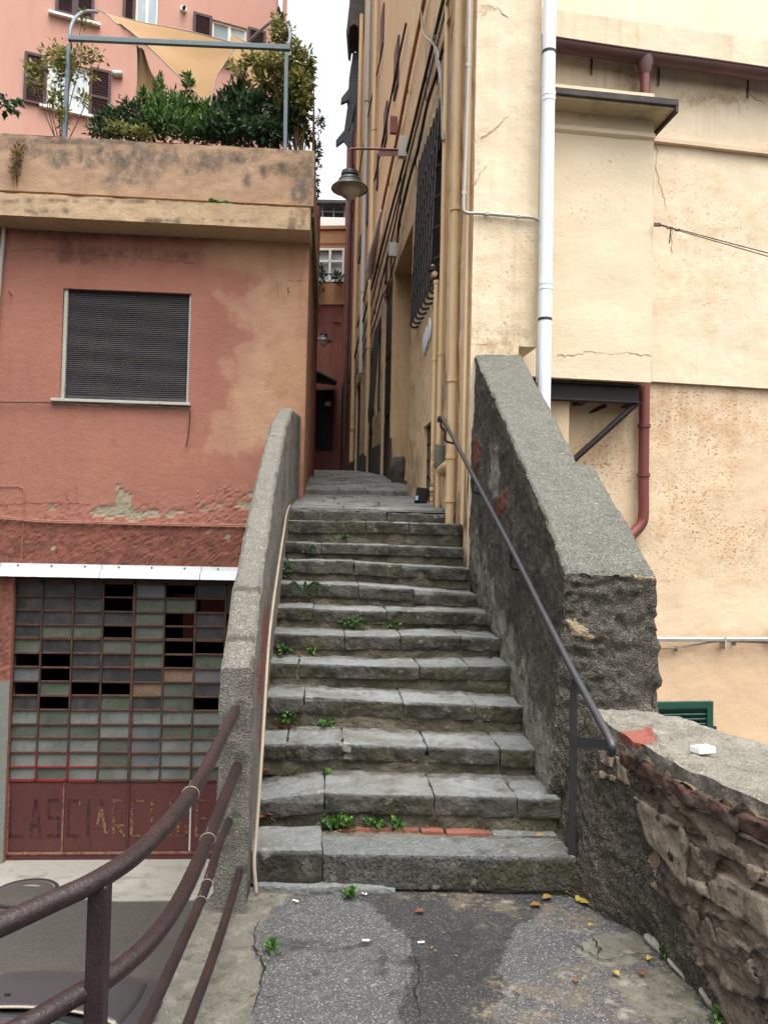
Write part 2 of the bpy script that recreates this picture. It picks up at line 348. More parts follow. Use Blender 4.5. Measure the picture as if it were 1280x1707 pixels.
m_asph = mat('worn_asphalt', (86, 86, 88), .92, [('n', 1.5, None, .4, .7, (97, 97, 99), .7), ('n', 6, None, .46, .75, (70, 70, 72), .65), ('v', 270, .55, .95, (128, 128, 130), .75), ('v', 290, 0, .35, (52, 52, 54), .7), ('v', 200, .9, .98, (164, 163, 160), .65), ('n', 22, None, .52, .74, (112, 112, 113), .4), ('ar', 'dark', (42, 41, 42), .85, 9, 1.3), ('v', 230, .82, .98, (122, 117, 106), .6), ('an', 'stain', (38, 38, 39), .7, 16, .36, .6), ('an', 'dirt', (100, 91, 78), .75, 9, .40, .64), ('an', 'dirt', (136, 126, 108), .6, 44, .52, .64), ('ar', 'conc', (106, 103, 92), .85, 7, 1.8), ('an', 'conc', (128, 124, 112), .7, 11, .46, .66), ('an', 'conc', (76, 73, 63), .7, 16, .50, .68), ('an', 'white', (146, 143, 134), .7, 24, .42, .62), ('an', 'moss', (72, 75, 48), .65, 12, .4, .66), ('n', 70, None, .67, .75, (150, 147, 140), .35)], [('v', 220, .006), ('n', 30, .012), ('n', 9, .015)])
m_road = mat('lower_road_asphalt', (58, 56, 51), .9, [('n', 1.1, None, .4, .7, (68, 64, 59), .8), ('n', 9, None, .5, .75, (49, 46, 42), .5), ('v', 120, .7, .95, (85, 82, 77), .5), ('n', 30, None, .7, .76, (105, 98, 77), .5)], [('n', 90, .004)])
m_apron = mat('apron_concrete', (129, 126, 118), .9, [('n', 1.3, None, .42, .7, (142, 139, 130), .8), ('n', 6, None, .5, .72, (101, 99, 91), .7), ('n', 2, (.6, 3, 1), .56, .68, (82, 80, 73), .5)], [('n', 60, .003), ('n', 8, .006)])
m_rust = mat('rust_brown_paint', (38, 28, 29), .33, [('n', 5, None, .45, .7, (50, 34, 33), .8), ('n', 24, None, .52, .70, (28, 22, 23), .7), ('n', 60, None, .64, .72, (80, 54, 46), .5)], [('n', 120, .002), ('n', 25, .003)], spec=.5)
m_iron = mat('dark_iron', (42, 42, 45), .42, [('n', 30, None, .5, .75, (58, 57, 59), .6), ('n', 90, None, .64, .74, (96, 80, 68), .4)], [('n', 80, .001)], spec=.5)
m_black = mat('black_iron', (38, 36, 36), .6, [('n', 20, None, .5, .75, (64, 54, 48), .6)], spec=.4)
m_gateiron = mat('rusted_gate_iron', (66, 46, 38), .75, [('n', 8, None, .45, .68, (92, 58, 42), .8), ('n', 50, None, .55, .72, (44, 34, 32), .6), ('ar', 'red', (104, 34, 32), .9, 20, .8)], [('n', 90, .002)])
m_gatered = mat('faded_red_steel', (74, 38, 36), .65, [('n', 2.5, None, .42, .7, (82, 44, 41), .8), ('n', 9, (1, 1, .3), .50, .75, (58, 32, 32), .7), ('n', 40, None, .64, .74, (112, 84, 68), .45)], [('n', 30, .002)], spec=.4)
m_letold = mat('worn_cream_letter', (124, 98, 68), .8, [('n', 9, None, .44, .60, (71, 35, 32), .8), ('n', 40, None, .46, .56, (68, 34, 31), .9)])
m_letdark = mat('ghost_letter', (50, 29, 29), .75, [('n', 20, None, .46, .60, (76, 39, 36), .85)])
m_gD = mat('dusty_dark_glass', (44, 45, 46), .28, [('n', 3, (1, 1, .6), .40, .68, (66, 66, 64), .8), ('n', 12, (1, 1, .4), .5, .75, (84, 80, 74), .5), ('n', 50, None, .52, .75, (92, 90, 84), .35)], spec=.5)
m_gG = mat('mossy_green_glass', (76, 80, 70), .6, [('n', 4, None, .42, .66, (62, 76, 60), .8), ('n', 90, None, .5, .7, (108, 108, 98), .6), ('n', 11, (1, 1, .5), .54, .72, (50, 62, 48), .6), ('n', 6, (1, 1, .6), .56, .72, (92, 86, 72), .6)], [('n', 120, .003)])
m_gL = mat('frosted_pale_glass', (108, 112, 107), .5, [('n', 5, (1, 1, .5), .42, .7, (88, 92, 87), .8), ('n', 14, (1, 1, .5), .5, .75, (76, 78, 72), .6), ('n', 3, None, .56, .7, (78, 92, 74), .6), ('n', 70, None, .55, .72, (128, 130, 124), .4)], [('n', 90, .003)])
m_gd = mat('frosted_grey_glass', (92, 94, 94), .5, [('n', 6, (1, 1, .4), .42, .7, (74, 77, 78), .8), ('n', 70, None, .55, .72, (120, 122, 118), .4)], [('n', 90, .002)])
m_gT = mat('brown_board_pane', (112, 92, 76), .8, [('n', 8, None, .4, .7, (92, 74, 60), .8)])
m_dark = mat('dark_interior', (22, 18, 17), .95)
m_white = mat('white_paint', (226, 224, 218), .5, [('n', 9, (1, 1, .3), .52, .75, (196, 192, 182), .5)], spec=.4)
m_zinc = mat('white_flashing', (196, 199, 202), .45, [('n', 5, (.3, 1, 1), .5, .75, (172, 174, 176), .6)], spec=.5)
m_pvc = mat('white_pvc_pipe', (222, 227, 234), .35, [('n', 3, (1, 1, .2), .5, .75, (200, 205, 212), .6)], spec=.5)
m_galv = mat('grey_conduit', (168, 166, 160), .5, [('n', 8, (1, 1, .3), .5, .75, (140, 136, 128), .6)], spec=.5)
m_shut = mat('black_roller_slat', (56, 54, 56), .55, [('n', 3, (.4, 1, 2), .45, .7, (72, 68, 70), .6), ('n', 4, (1, 1, 3), .48, .70, (70, 62, 50), .6), ('n', 60, None, .58, .75, (104, 96, 86), .4)], spec=.35)
m_brown = mat('brown_shutter_paint', (72, 52, 54), .6, [('n', 10, None, .5, .75, (88, 66, 66), .5)])
m_gut = mat('brown_copper_gutter', (92, 62, 60), .45, [('n', 4, (.4, 1, 1), .45, .7, (110, 76, 72), .7), ('n', 30, None, .55, .75, (68, 46, 46), .5)], spec=.5)
m_dp = mat('maroon_downpipe', (104, 50, 46), .45, [('n', 4, (1, 1, .2), .45, .7, (122, 64, 58), .7), ('n', 40, None, .6, .75, (84, 40, 38), .5)], spec=.5)
m_slate = mat('slate_slab', (66, 60, 58), .8, [('n', 6, None, .45, .7, (88, 80, 76), .7), ('n', 30, None, .6, .75, (116, 108, 100), .4)], [('n', 30, .006)])
m_canun = mat('canopy_underside', (170, 156, 128), .9, [('n', 5, None, .45, .7, (140, 128, 106), .8)], [('n', 20, .006)])
m_beam = mat('dark_steel_beam', (44, 38, 38), .6, [('n', 12, None, .5, .75, (70, 52, 48), .6)])
m_tan = mat('ochre_painted_pipe', (198, 172, 134), .55, [('n', 4, (1, 1, .3), .45, .7, (186, 156, 116), .8), ('n', 5, (4, 4, .3), .56, .75, (160, 128, 90), .6), ('an', 'rust', (52, 38, 30), .95, 26, .44, .52), ('n', 40, None, .60, .75, (150, 118, 84), .5)], spec=.4)
m_cable = mat('black_cable', (48, 42, 40), .7, [('n', 6, None, .45, .7, (86, 70, 58), .7)])
m_gcable = mat('grey_cable', (140, 134, 124), .7, [('n', 9, None, .5, .75, (110, 104, 94), .6)])
m_tcable = mat('tan_cable', (160, 116, 70), .7, [('n', 6, None, .45, .7, (112, 78, 46), .7)])
m_rcable = mat('red_painted_cable', (150, 104, 88), .7, [('n', 9, None, .5, .75, (120, 76, 62), .6)])
m_beigep = mat('beige_conduit', (138, 127, 111), .6, [('n', 5, (1, 1, .3), .45, .7, (118, 106, 90), .7), ('n', 30, None, .60, .75, (92, 80, 66), .5)], spec=.4)
m_green = mat('green_shutter_paint', (24, 66, 56), .5, [('n', 12, None, .5, .75, (34, 82, 70), .5)], spec=.4)
m_bluegrey = mat('grey_green_steel', (98, 112, 118), .5, [('n', 9, None, .5, .72, (122, 134, 136), .6), ('n', 40, None, .62, .75, (90, 80, 70), .5)], spec=.4)
m_sail = mat('tan_sail_cloth', (146, 117, 82), .9, [('n', 3, None, .42, .7, (154, 126, 92), .6), ('n', 60, (1, 1, 4), .5, .75, (122, 97, 66), .4)], [('n', 140, .002)])
m_rstone = mat('brown_rubble_stone', (92, 82, 71), .92, [('a', 'tone', (140, 126, 108), .8), ('n', 2.6, None, .42, .66, (118, 106, 91), .6), ('n', 7, (1, .7, 1.5), .46, .72, (66, 56, 48), .75), ('an', 'tone', (128, 98, 70), .6, 3, .45, .6), ('n', 30, (1, .8, 1.4), .54, .74, (152, 140, 124), .5), ('n', 12, None, .60, .70, (144, 137, 124), .5), ('ar', 'gap', (56, 49, 41), .9, 14, 1.2), ('an', 'gap', (30, 25, 21), .95, 6, .42, .58), ('n', 3, None, .58, .72, (74, 72, 54), .45)], [('n', 16, .018, (1, .8, 1.6)), ('n', 50, .014)])
m_fstone = mat('flat_pale_stone', (114, 103, 90), .88, [('n', 4, (1, 1, 2), .42, .68, (130, 118, 103), .8), ('n', 9, (1, 1, .4), .46, .70, (84, 73, 61), .8), ('n', 60, None, .56, .74, (142, 131, 116), .45), ('n', 18, None, .58, .7, (70, 62, 52), .6)], [('n', 12, .015), ('n', 50, .008)])
m_brick = mat('old_red_brick', (70, 47, 41), .92, [('n', 6, None, .42, .7, (56, 40, 36), .8), ('n', 16, None, .48, .70, (50, 43, 38), .9), ('n', 9, None, .50, .68, (84, 76, 67), .75), ('n', 3, None, .56, .7, (98, 57, 48), .5)], [('n', 30, .02)])
m_tile = mat('red_tile', (118, 72, 60), .88, [('n', 8, None, .42, .7, (100, 60, 50), .8), ('n', 14, None, .50, .70, (92, 84, 68), .8)], [('n', 60, .006)])
m_lowcap = mat('lichen_coping', (108, 104, 95), .95, [('n', 2.2, None, .42, .66, (126, 121, 111), .85), ('n', 6, None, .46, .72, (80, 76, 67), .8), ('n', 7, None, .62, .70, (168, 166, 158), .75), ('v', 230, .62, .95, (150, 146, 136), .6), ('n', 26, None, .54, .74, (76, 71, 62), .65), ('n', 60, None, .6, .75, (150, 146, 137), .5), ('ar', 'red', (128, 74, 64), 1, 12, .9)], [('n', 60, .012), ('n', 14, .03)])
m_trim = mat('dull_white_trim', (168, 165, 157), .6, [('n', 9, (1, 1, .3), .5, .75, (140, 135, 125), .6)])
m_pale = mat('pale_pebble', (122, 118, 109), .9, [('n', 8, None, .45, .7, (102, 97, 89), .8), ('n', 50, None, .55, .74, (141, 136, 129), .5)], [('n', 40, .006)])
def leafmat(name, c1, c2, c3):
    m = bpy.data.materials.new(name); m.use_nodes = True; nt = m.node_tree; N = nt.nodes; L = nt.links; b = N['Principled BSDF']
    a = N.new('ShaderNodeAttribute'); a.attribute_name = 'tint'; r = N.new('ShaderNodeValToRGB')
    r.color_ramp.elements[0].color = lin(c1); r.color_ramp.elements[1].color = lin(c3); e = r.color_ramp.elements.new(.5); e.color = lin(c2)
    L.new(a.outputs['Fac'], r.inputs[0]); L.new(r.outputs[0], b.inputs['Base Color']); b.inputs['Roughness'].default_value = .5; b.inputs['Specular IOR Level'].default_value = .35
    b.inputs['Subsurface Weight'].default_value = 0.0
    t = N.new('ShaderNodeBsdfTranslucent'); mx = N.new('ShaderNodeMixShader'); mx.inputs[0].default_value = .25
    L.new(r.outputs[0], t.inputs[0]); L.new(b.outputs[0], mx.inputs[1]); L.new(t.outputs[0], mx.inputs[2]); L.new(mx.outputs[0], N['Material Output'].inputs[0])
    return m
m_lfG = leafmat('fresh_green_leaf', (36, 60, 26), (62, 100, 40), (108, 140, 62))
m_lfD = leafmat('dark_green_leaf', (28, 46, 28), (46, 72, 40), (84, 108, 62))
m_lfY = leafmat('yellow_green_leaf', (82, 88, 44), (128, 128, 64), (168, 158, 96))
m_lfB = leafmat('dry_brown_leaf', (92, 70, 46), (132, 102, 66), (150, 128, 70))
m_lfO = leafmat('fallen_leaf', (96, 56, 40), (128, 92, 52), (164, 150, 70))
m_rough = mat('brown_roughcast', (106, 99, 88), .95, [('n', 1.6, None, .42, .68, (126, 119, 107), .8), ('n', 5, None, .46, .72, (82, 75, 64), .75), ('v', 200, .58, .95, (136, 128, 116), .7), ('v', 210, 0, .34, (40, 36, 30), .75), ('n', 3, None, .56, .7, (72, 70, 48), .5)], [('v', 130, .012), ('n', 45, .016), ('n', 14, .02)])
m_stem = mat('brown_stem', (86, 68, 50), .9)
ZROAD = -2.22
# ------------------------------------------------------------------ LEFT BUILDING
LF = Plane(colx(0, 9.05), colx(515, 9.3))
def rect(pl, tl, tr, br, bl):
    a, b, c, d = (pl.uz(*q) for q in (tl, tr, br, bl))
    return ((a[0]+d[0])/2, (b[0]+c[0])/2, (c[1]+d[1])/2, (a[1]+b[1])/2)
uR = LF.uz(511, 600)[0]; uL = LF.uz(-330, 700)[0]
lb = thing('red_house', 'red rendered house with shuttered window, rusty glazed gate and terrace parapet on the left', 'house', LF.pt(0, ZROAD))
wn = rect(LF, (106, 482), (319, 488), (315, 672), (100, 665)) + (.13,)
gt = rect(LF, (22, 958), (412, 968), (400, 1436), (8, 1432)); gt = (gt[0], gt[1], ZROAD-.06, gt[3], .16)
zc0 = LF.uz(0, 376)[1]
mb = MB()
def rdisp(V, a): return a['rough']*(fbm(V, 14, 3)*.007 + fbm(V, 34, 2)*.006) + fbm(V, 1.2, 2)*.006 - a['flake']*.008
wallgrid(mb, LF, uL, uR, ZROAD-.3, zc0+.25, .03, [wn, gt], masks={
    'beige': blobs([(468, 505, 48, 70), (462, 590, 42, 50), (440, 665, 40, 55), (490, 620, 30, 120), (430, 425, 70, 40), (490, 450, 40, 60), (425, 720, 30, 40)], .7, 2.2, .8),
    'worn': blobs([(420, 640, 40, 90), (395, 720, 50, 40), (440, 520, 50, 50)], .8, 3, .5, 5),
    'flake': blobs([(208, 832, 11, 18), (195, 852, 42, 9), (240, 856, 48, 7), (172, 851, 25, 7), (208, 858, 20, 9), (412, 842, 16, 4), (425, 824, 14, 3), (345, 848, 12, 2), (88, 846, 5, 5), (366, 842, 6, 4), (380, 892, 5, 6), (350, 886, 6, 4), (90, 912, 4, 5)], .75, 9, .08),
    'lower': lambda p, V: sstep(862, 880, p[:, 1]-p[:, 0]*.03+fbm(V, 5, 3)*6),
    'rough': lambda p, V: np.maximum(sstep(815, 880, p[:, 1]+fbm(V, 3, 3)*20), blobs([(380, 850, 60, 40)], .5)(p, V)) * (p[:, 1] < 1130),
    'grime': blobs([(120, 380, 220, 14), (300, 392, 260, 12), (215, 425, 190, 16), (290, 930, 200, 14), (60, 905, 60, 18), (320, 905, 90, 20), (240, 880, 180, 6), (8, 1000, 12, 120)], .7, 3, .5, 3),
    'dado': lambda p, V: sstep(1128, 1140, p[:, 1])}, disp=rdisp)
rbk = wn[0], wn[1], wn[2], wn[3]
# side wall along the alley and the far sides of the volume
cR = LF.pt(uR, 0); sideP = Plane((cR.x, cR.y), colx(515, 13.5))
wallgrid(mb, sideP, 0.004, (Vector(colx(515, 13.5))-Vector((cR.x, cR.y))).length, 1.2, zc0+2.1, .12, masks={'beige': blobs([(500, 600, 60, 200)], .5, 2), 'grime': blobs([(516, 560, 10, 260)], .6, 4)})
cL = LF.pt(uL, 0)
mb.add([tuple(LF.pt(uL, ZROAD-.3)), tuple(LF.pt(uL, ZROAD-.3, -4)), tuple(LF.pt(uL, zc0+.2, -4)), tuple(LF.pt(uL, zc0+.2))], [(0, 1, 2, 3)])
mb.build('wall', m_red, lb)
# window
W = MB(); T = LF.shift(-.075)
npitch = .0245; z = wn[2]+.05; prof = []
while z < wn[3]-.005:
    prof += [(0.0, z), (.010, z+.006), (.010, z+.017), (0.0, z+.0225)]; z += npitch
nuS = 14; V = []
for (o, zz) in prof:
    for i in range(nuS+1):
        t = i/nuS; V.append(tuple(T.pt(wn[0]+.04+(wn[1]-wn[0]-.06)*t, zz + .003*math.sin(t*9+zz*5) - .004*math.sin(t*math.pi), o+.003*math.sin(zz*23+t*4))))
Fq = [(r*(nuS+1)+i, r*(nuS+1)+i+1, (r+1)*(nuS+1)+i+1, (r+1)*(nuS+1)+i) for r in range(len(prof)-1) for i in range(nuS)]
W.add(V, Fq); W.build('shutter', m_shut, lb, label='dark roller shutter pulled all the way down')
W = MB()
for a, b in ((wn[0]+.002, wn[0]+.045), (wn[1]-.03, wn[1]-.002)):
    W.box(LF.pt(a, wn[2]+.003, -.10), LF.u*(b-a), LF.n*.075, (0, 0, wn[3]-wn[2]-.006))
W.box(LF.pt(wn[0]+.046, wn[2]+.004, -.095), LF.u*(wn[1]-wn[0]-.078), LF.n*.05, (0, 0, .045), 1)
W.build('window_frame', [m_trim, m_shut], lb, bevel=.004)
W = MB(); W.box(LF.pt(wn[0]-.09, wn[2]-.035, -.12), LF.u*(wn[1]-wn[0]+.12), LF.n*.165, (0, 0, .036)); W.build('window_sill', m_trim, lb, bevel=.006)
# gate
gate = bpy.data.objects.new('garage_gate', None); COL.objects.link(gate); gate.parent = lb
G = LF.shift(-.09)
rows = ["DDDBdBDD", "DDDBGGBD", "DDDDGBDB", "DGGBGBDD", "GDDgGBBB", "BBDDGBGD", "dBDDDTdD", "BGBBTGDD", "DBDGDGBG", "LgLLLLLL", "GGGLdGGL", "LLLGdLLd", "LLLGdLLL", "LgLLLLGL"]
xs = [22.5, 72.5, 124, 174, 225.6, 276.6, 327.5, 378, 429]
ux = [G.uz(x, 975)[0] for x in xs]; zt = G.uz(150, 972)[1]; zb = G.uz(150, 1302)[1]; hz = (zt-zb)/14
cm = {'D': 0, 'G': 1, 'g': 1, 'L': 2, 'd': 3, 'T': 4, 'B': None}
pm = MB(); fr = MB(); 
for r, row in enumerate(rows):
    for c, ch in enumerate(row):
        if cm[ch] is None: continue
        a = ux[c]; b = ux[c+1]; z0 = zt-(r+1)*hz; tilt = random.uniform(-.006, .006)
        p = [G.pt(a, z0, tilt-.008), G.pt(b, z0, -tilt-.008), G.pt(b, z0+hz, tilt*.5-.008), G.pt(a, z0+hz, -.008)]
        pm.prism(p, -LF.n*.004, cm[ch])
pm.build('glass_panes', [m_gD, m_gG, m_gL, m_gd, m_gT], gate)
def redat(z): return 0.9 if z < zb+hz*1.1 else 0.0
for i, u in enumerate(ux):
    w = .034 if i in (0, 4, 8) else .02
    for s in range(14):
        fr.box(G.pt(u-w/2, zb+s*hz, -.02), LF.u*w, LF.n*.036, (0, 0, hz), red=[redat(zb+s*hz)*(i < 3)]*8)
for r in range(15):
    for c in range(8):
        jz = random.uniform(-.004, .004)
        fr.box(G.pt(ux[c]+.018, zb+r*hz-.011+jz, -.016), LF.u*(ux[c+1]-ux[c]-.036), LF.n*.03, (0, 0, .022 if r not in (0, 10, 14) else .034), red=[redat(zb+r*hz)*(c < 3)]*8)
fr.box(G.pt(gt[0]+.004, zt+.018, -.03), LF.u*(gt[1]-gt[0]-.008), LF.n*.05, (0, 0, gt[3]-zt-.022))
fr.box(G.pt(gt[0]+.004, zb-.02, -.03), LF.u*(ux[0]-gt[0]-.022), LF.n*.05, (0, 0, zt-zb+.034))
fr.build('gate_frame', m_gateiron, gate, bevel=.003, seg=1)
zp = G.uz(150, 1421)[1]; zq = ZROAD+.016
pn_ = MB(); up = [gt[0]+.006, G.uz(106, 1360)[0], G.uz(214, 1360)[0], G.uz(318, 1360)[0], gt[1]-.004]
for a, b in zip(up[:-1], up[1:]): pn_.box(G.pt(a+.012, zp+.012, -.03), LF.u*(b-a-.024), LF.n*.034, (0, 0, zb-zp-.03))
for k, u in enumerate(up): pn_.box(G.pt(u-.011, zp+.011, -.03), LF.u*.022, LF.n*.046, (0, 0, zb-zp-.03), 1 if k in (0, 1) else (2 if k == 3 else 0))
pn_.box(G.pt(up[0], zp-.02, -.03), LF.u*(up[-1]-up[0]), LF.n*.05, (0, 0, .028), 1)
pn_.box(G.pt(up[0], zq, -.04), LF.u*(up[-1]-up[0]), LF.n*.05, (0, 0, zp-.022-zq), 0)
m_gtrim = mat('peeled_gate_trim', (118, 84, 70), .8, [('n', 14, None, .44, .6, (92, 42, 38), .9), ('n', 60, None, .5, .7, (150, 120, 100), .5)])
pn_.build('gate_panel', [m_gatered, m_gtrim, m_galv], gate, bevel=.003, seg=1)
GL = G.shift(.0062); LT = [[], []]
def stroke(k, a, b, w=.030):
    p = Vector(GL.hit(*a)); q = Vector(GL.hit(*b)); d = (q-p).normalized(); s = d.cross(LF.n).normalized()*w/2; p = p-d*w*.4; q = q+d*w*.4
    LT[k].append((a[0], [p-s, q-s, q+s, p+s]))
def letters():
    t, b, m_ = 1334, 1393, 1363
    def E(k, x, w): stroke(k, (x, t), (x-2, b)); stroke(k, (x, t), (x+w, t+1)); stroke(k, (x-2, b), (x+w-2, b+1)); 
    stroke(1, (19, t), (17, b)); stroke(1, (17, b), (36, b+1)); stroke(0, (19, t), (21, t+4), .022)
    stroke(1, (51, b), (60, t)); stroke(1, (60, t), (68, b)); stroke(1, (55, 1376), (64, 1376))
    stroke(1, (98, t), (82, t)); stroke(1, (82, t), (82, m_)); stroke(1, (82, m_), (98, m_)); stroke(1, (98, m_), (98, b)); stroke(1, (98, b), (81, b))
    stroke(1, (131, t), (115, t)); stroke(1, (115, t), (114, b)); stroke(1, (114, b), (131, b)); stroke(0, (133, t+2), (134, t+8), .02)
    stroke(1, (148, t), (147, b))
    stroke(0, (161, b-6), (169, t+8)); stroke(0, (169, t+8), (177, b-4)); stroke(0, (165, 1378), (174, 1378), .02); stroke(1, (169, t), (171, t+7))
    stroke(0, (191, t), (189, b-5)); stroke(0, (191, t), (206, t+1), .022); stroke(0, (206, t+1), (206, t+18), .02); stroke(0, (190, 1376), (206, 1376), .02); stroke(0, (196, 1376), (207, b), .024)
    stroke(0, (221, t), (219, b)); stroke(0, (221, t), (241, t+1)); stroke(0, (219, b), (240, b), .02)
    stroke(0, (254, t), (253, b)); stroke(0, (253, b), (268, b), .022)
    stroke(0, (285, t), (284, b))
    stroke(0, (299, t), (297, b)); stroke(0, (299, 1364), (310, 1366), .02); stroke(0, (310, 1366), (311, b), .024); stroke(0, (297, b), (311, b)); stroke(0, (299, t), (309, t+2), .02)
    E(0, 329, 19); stroke(0, (328, m_+1), (342, m_+1), .02)
letters()
for (x0, x1) in ((10, 40), (48, 72), (76, 102), (110, 138), (142, 156), (158, 182), (186, 212), (216, 246), (250, 272), (280, 292), (294, 316), (322, 352)):
    m = MB()
    for k in (0, 1):
        for (xa, qd) in LT[k]:
            if x0 <= xa <= x1: m.prism(qd, LF.n*(.0015+.0004*k), k)
    m.build('letter', [m_letold, m_letdark], gate)
# dark garage behind the gate
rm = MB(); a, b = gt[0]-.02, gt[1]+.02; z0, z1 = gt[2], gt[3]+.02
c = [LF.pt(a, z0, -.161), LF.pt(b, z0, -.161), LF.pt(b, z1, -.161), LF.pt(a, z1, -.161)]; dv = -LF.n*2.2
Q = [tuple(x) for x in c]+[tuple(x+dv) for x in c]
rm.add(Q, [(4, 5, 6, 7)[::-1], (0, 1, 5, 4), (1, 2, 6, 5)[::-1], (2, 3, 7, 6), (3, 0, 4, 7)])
rp = G.shift(-1.1)
for (x0, y0, x1, y1) in ((290, 990, 330, 1015), (335, 1000, 400, 1020), (305, 1020, 325, 1066)):
    p = [rp.hit(x0, y0), rp.hit(x1, y0), rp.hit(x1, y1), rp.hit(x0, y1)]; rm.prism(p, -LF.n*.02, 1)
rm.build('garage_interior', [m_dark, m_redroom], gate)
# flashing over the gate
fl = MB(); zf = LF.uz(0, 941)[1]; zf2 = LF.uz(0, 960)[1]; a = uL; b = uR-.02
zr0 = LF.uz(0, 938)[1]; sl = (LF.uz(400, 950)[1]-zr0)/(LF.uz(400, 950)[0])
for i in range(5):
    p = a+(b-a)*i/5; q = a+(b-a)*(i+1)/5 - .008; h = zr0
    fl.prism([LF.pt(p, h, .006), LF.pt(p, h, .016), LF.pt(p, h-.055, .018), LF.pt(p, h-.066, .085), LF.pt(p, h-.15, .115), LF.pt(p, h-.15, .095), LF.pt(p, h-.07, .006)], LF.u*(q-p))
    for kx in range(3): fl.cbox(LF.pt(p+(q-p)*(kx+.5)/3, h-.026, .018), .018, .012, .018, 1)
fl.build('flashing', [m_zinc, m_black], lb)
# cornice + parapet
zs1 = LF.shift(.34); ztp = zs1.uz(0, 320)[1]; zbt = zs1.uz(0, 358)[1]; u0, u1 = uL, zs1.uz(517, 380)[0]
mb = MB(); zs1b = (ztp, zbt)
gm = {'grime': blobs([(505, 350, 22, 14), (500, 375, 24, 14), (60, 352, 60, 4), (330, 368, 120, 4), (250, 335, 300, 3)], .8, 6, .4)}
wallgrid(mb, zs1, u0, u1, zbt, ztp, .035, masks=gm, disp=lambda V, a: fbm(V, 4, 3)*.008)
LFw = LF
mb.add([tuple(x) for x in (zs1.pt(u0, zbt), zs1.pt(u1, zbt), LF.pt(u1, zbt-.03, -.05), LF.pt(u0, zbt-.03, -.05))], [(3, 2, 1, 0)])
mb.add([tuple(x) for x in (zs1.pt(u0, ztp), zs1.pt(u1, ztp), LF.pt(u1, ztp+.02, -.05), LF.pt(u0, ztp+.02, -.05))], [(0, 1, 2, 3)])
mb.add([tuple(x) for x in (zs1.pt(u1, zbt), LF.pt(u1, zbt-.03, -.4), LF.pt(u1, ztp+.02, -.4), zs1.pt(u1, ztp))], [(0, 1, 2, 3)])
mb.build('cornice', m_cornice, lb)
PP = LF.shift(.27); zp0 = ztp+.055; zp1 = PP.uz(0, 222)[1]; upr = PP.uz(524, 290)[0]
mb = MB(); st = blobs([(135, 262, 55, 16), (215, 280, 40, 26), (245, 255, 30, 20), (290, 262, 42, 12), (340, 278, 22, 10), (375, 262, 60, 9), (485, 282, 36, 18), (500, 310, 14, 22), (50, 250, 60, 10), (120, 238, 90, 5), (410, 300, 6, 14), (440, 290, 5, 12)], .9, 4.5, .5)
gr = blobs([(260, 232, 300, 7), (40, 215, 60, 8), (480, 252, 60, 6), (518, 300, 6, 60)], .9, 5, .4)
nP = 9
wallgrid(mb, PP, u0, upr, zp0, zp1, .035, masks={'stain': st, 'grime': gr}, disp=lambda V, a: fbm(V, 3, 3)*.010)
q = lambda u, z, o: tuple(PP.pt(u, z, o))
mb.add([q(u0, zp1, 0), q(upr, zp1, 0), q(upr, zp1+.012, -.2), q(u0, zp1+.012, -.2)], [(0, 1, 2, 3)], grime=1)
mb.add([q(upr, zp0, 0), q(upr, zp0, -.2), q(upr, zp1+.012, -.2), q(upr, zp1, 0)], [(0, 1, 2, 3)], grime=.6)
mb.add([q(u0, zp0, 0), q(upr, zp0, 0), q(upr, zp0, -.2), q(u0, zp0, -.2)], [(3, 2, 1, 0)])
mb.add([q(u0, zp0, -.2), q(upr, zp0, -.2), q(upr, zp1+.012, -.2), q(u0, zp1+.012, -.2)], [(3, 2, 1, 0)])
wr = Plane((PP.pt(upr, 0).x, PP.pt(upr, 0).y), colx(522, 13.4))
wallgrid(mb, wr, .2, 4.0, zp0, zp1, .15, masks={'grime': blobs([(520, 250, 10, 60)], .6)})
mb.box(PP.pt(u0, ztp-.01, -.19), PP.u*(upr-u0), PP.n*.03, (0, 0, .075)); mb.build('parapet', m_peach, lb)
mb = MB(); mb.add([q(u0, zp0+.02, -.2), q(upr, zp0+.02, -.2), q(upr, zp0+.02, -4.2), q(u0, zp0+.02, -4.2)], [(0, 1, 2, 3)]); mb.build('terrace_floor', m_apron, lb)
# ------------------------------------------------------------------ foliage helpers
def foliage(mb, L, n, ll, lw, droop=0.0, up=.3, shell=.55, tmin=0.0, tmax=1.0):
    """leaves spread through ellipsoids (centre, rx, ry, rz); n leaves per blob scaled by size"""
    tot = sum(b[1]*b[3] for b in L)
    for (c, rx, ry, rz) in L:
        c = Vector(c)
        k = max(6, int(n*rx*rz/tot))
        for _ in range(k):
            v = Vector((random.gauss(0, 1), random.gauss(0, 1), random.gauss(0, 1))).normalized()
            s = shell + (1-shell)*random.random() if random.random() < .75 else random.random()
            s *= random.uniform(.75, 1.18)
            p = Vector(c) + Vector((v.x*rx*s, v.y*ry*s, v.z*rz*s))
            d = (v*.7 + Vector((random.gauss(0, .6), random.gauss(0, .6), random.gauss(0, .5)+up-droop)))
            nn = Vector((random.gauss(0, .6), random.gauss(-.4, .6), random.gauss(.7, .5)))
            sc = random.uniform(.6, 1.25)
            mb.leaf(p, d, nn, ll*sc, lw*sc, 0, tint=min(1, max(0, random.gauss(.42, .3)*(tmax-tmin)+tmin+(p.z-c.z)/max(rz, .01)*.15)))
def pb(px, py, d, rx, rz, ry=None):
    k = d/FPX; return (at(px, py, d), rx*k, (ry if ry else rx)*k, rz*k)
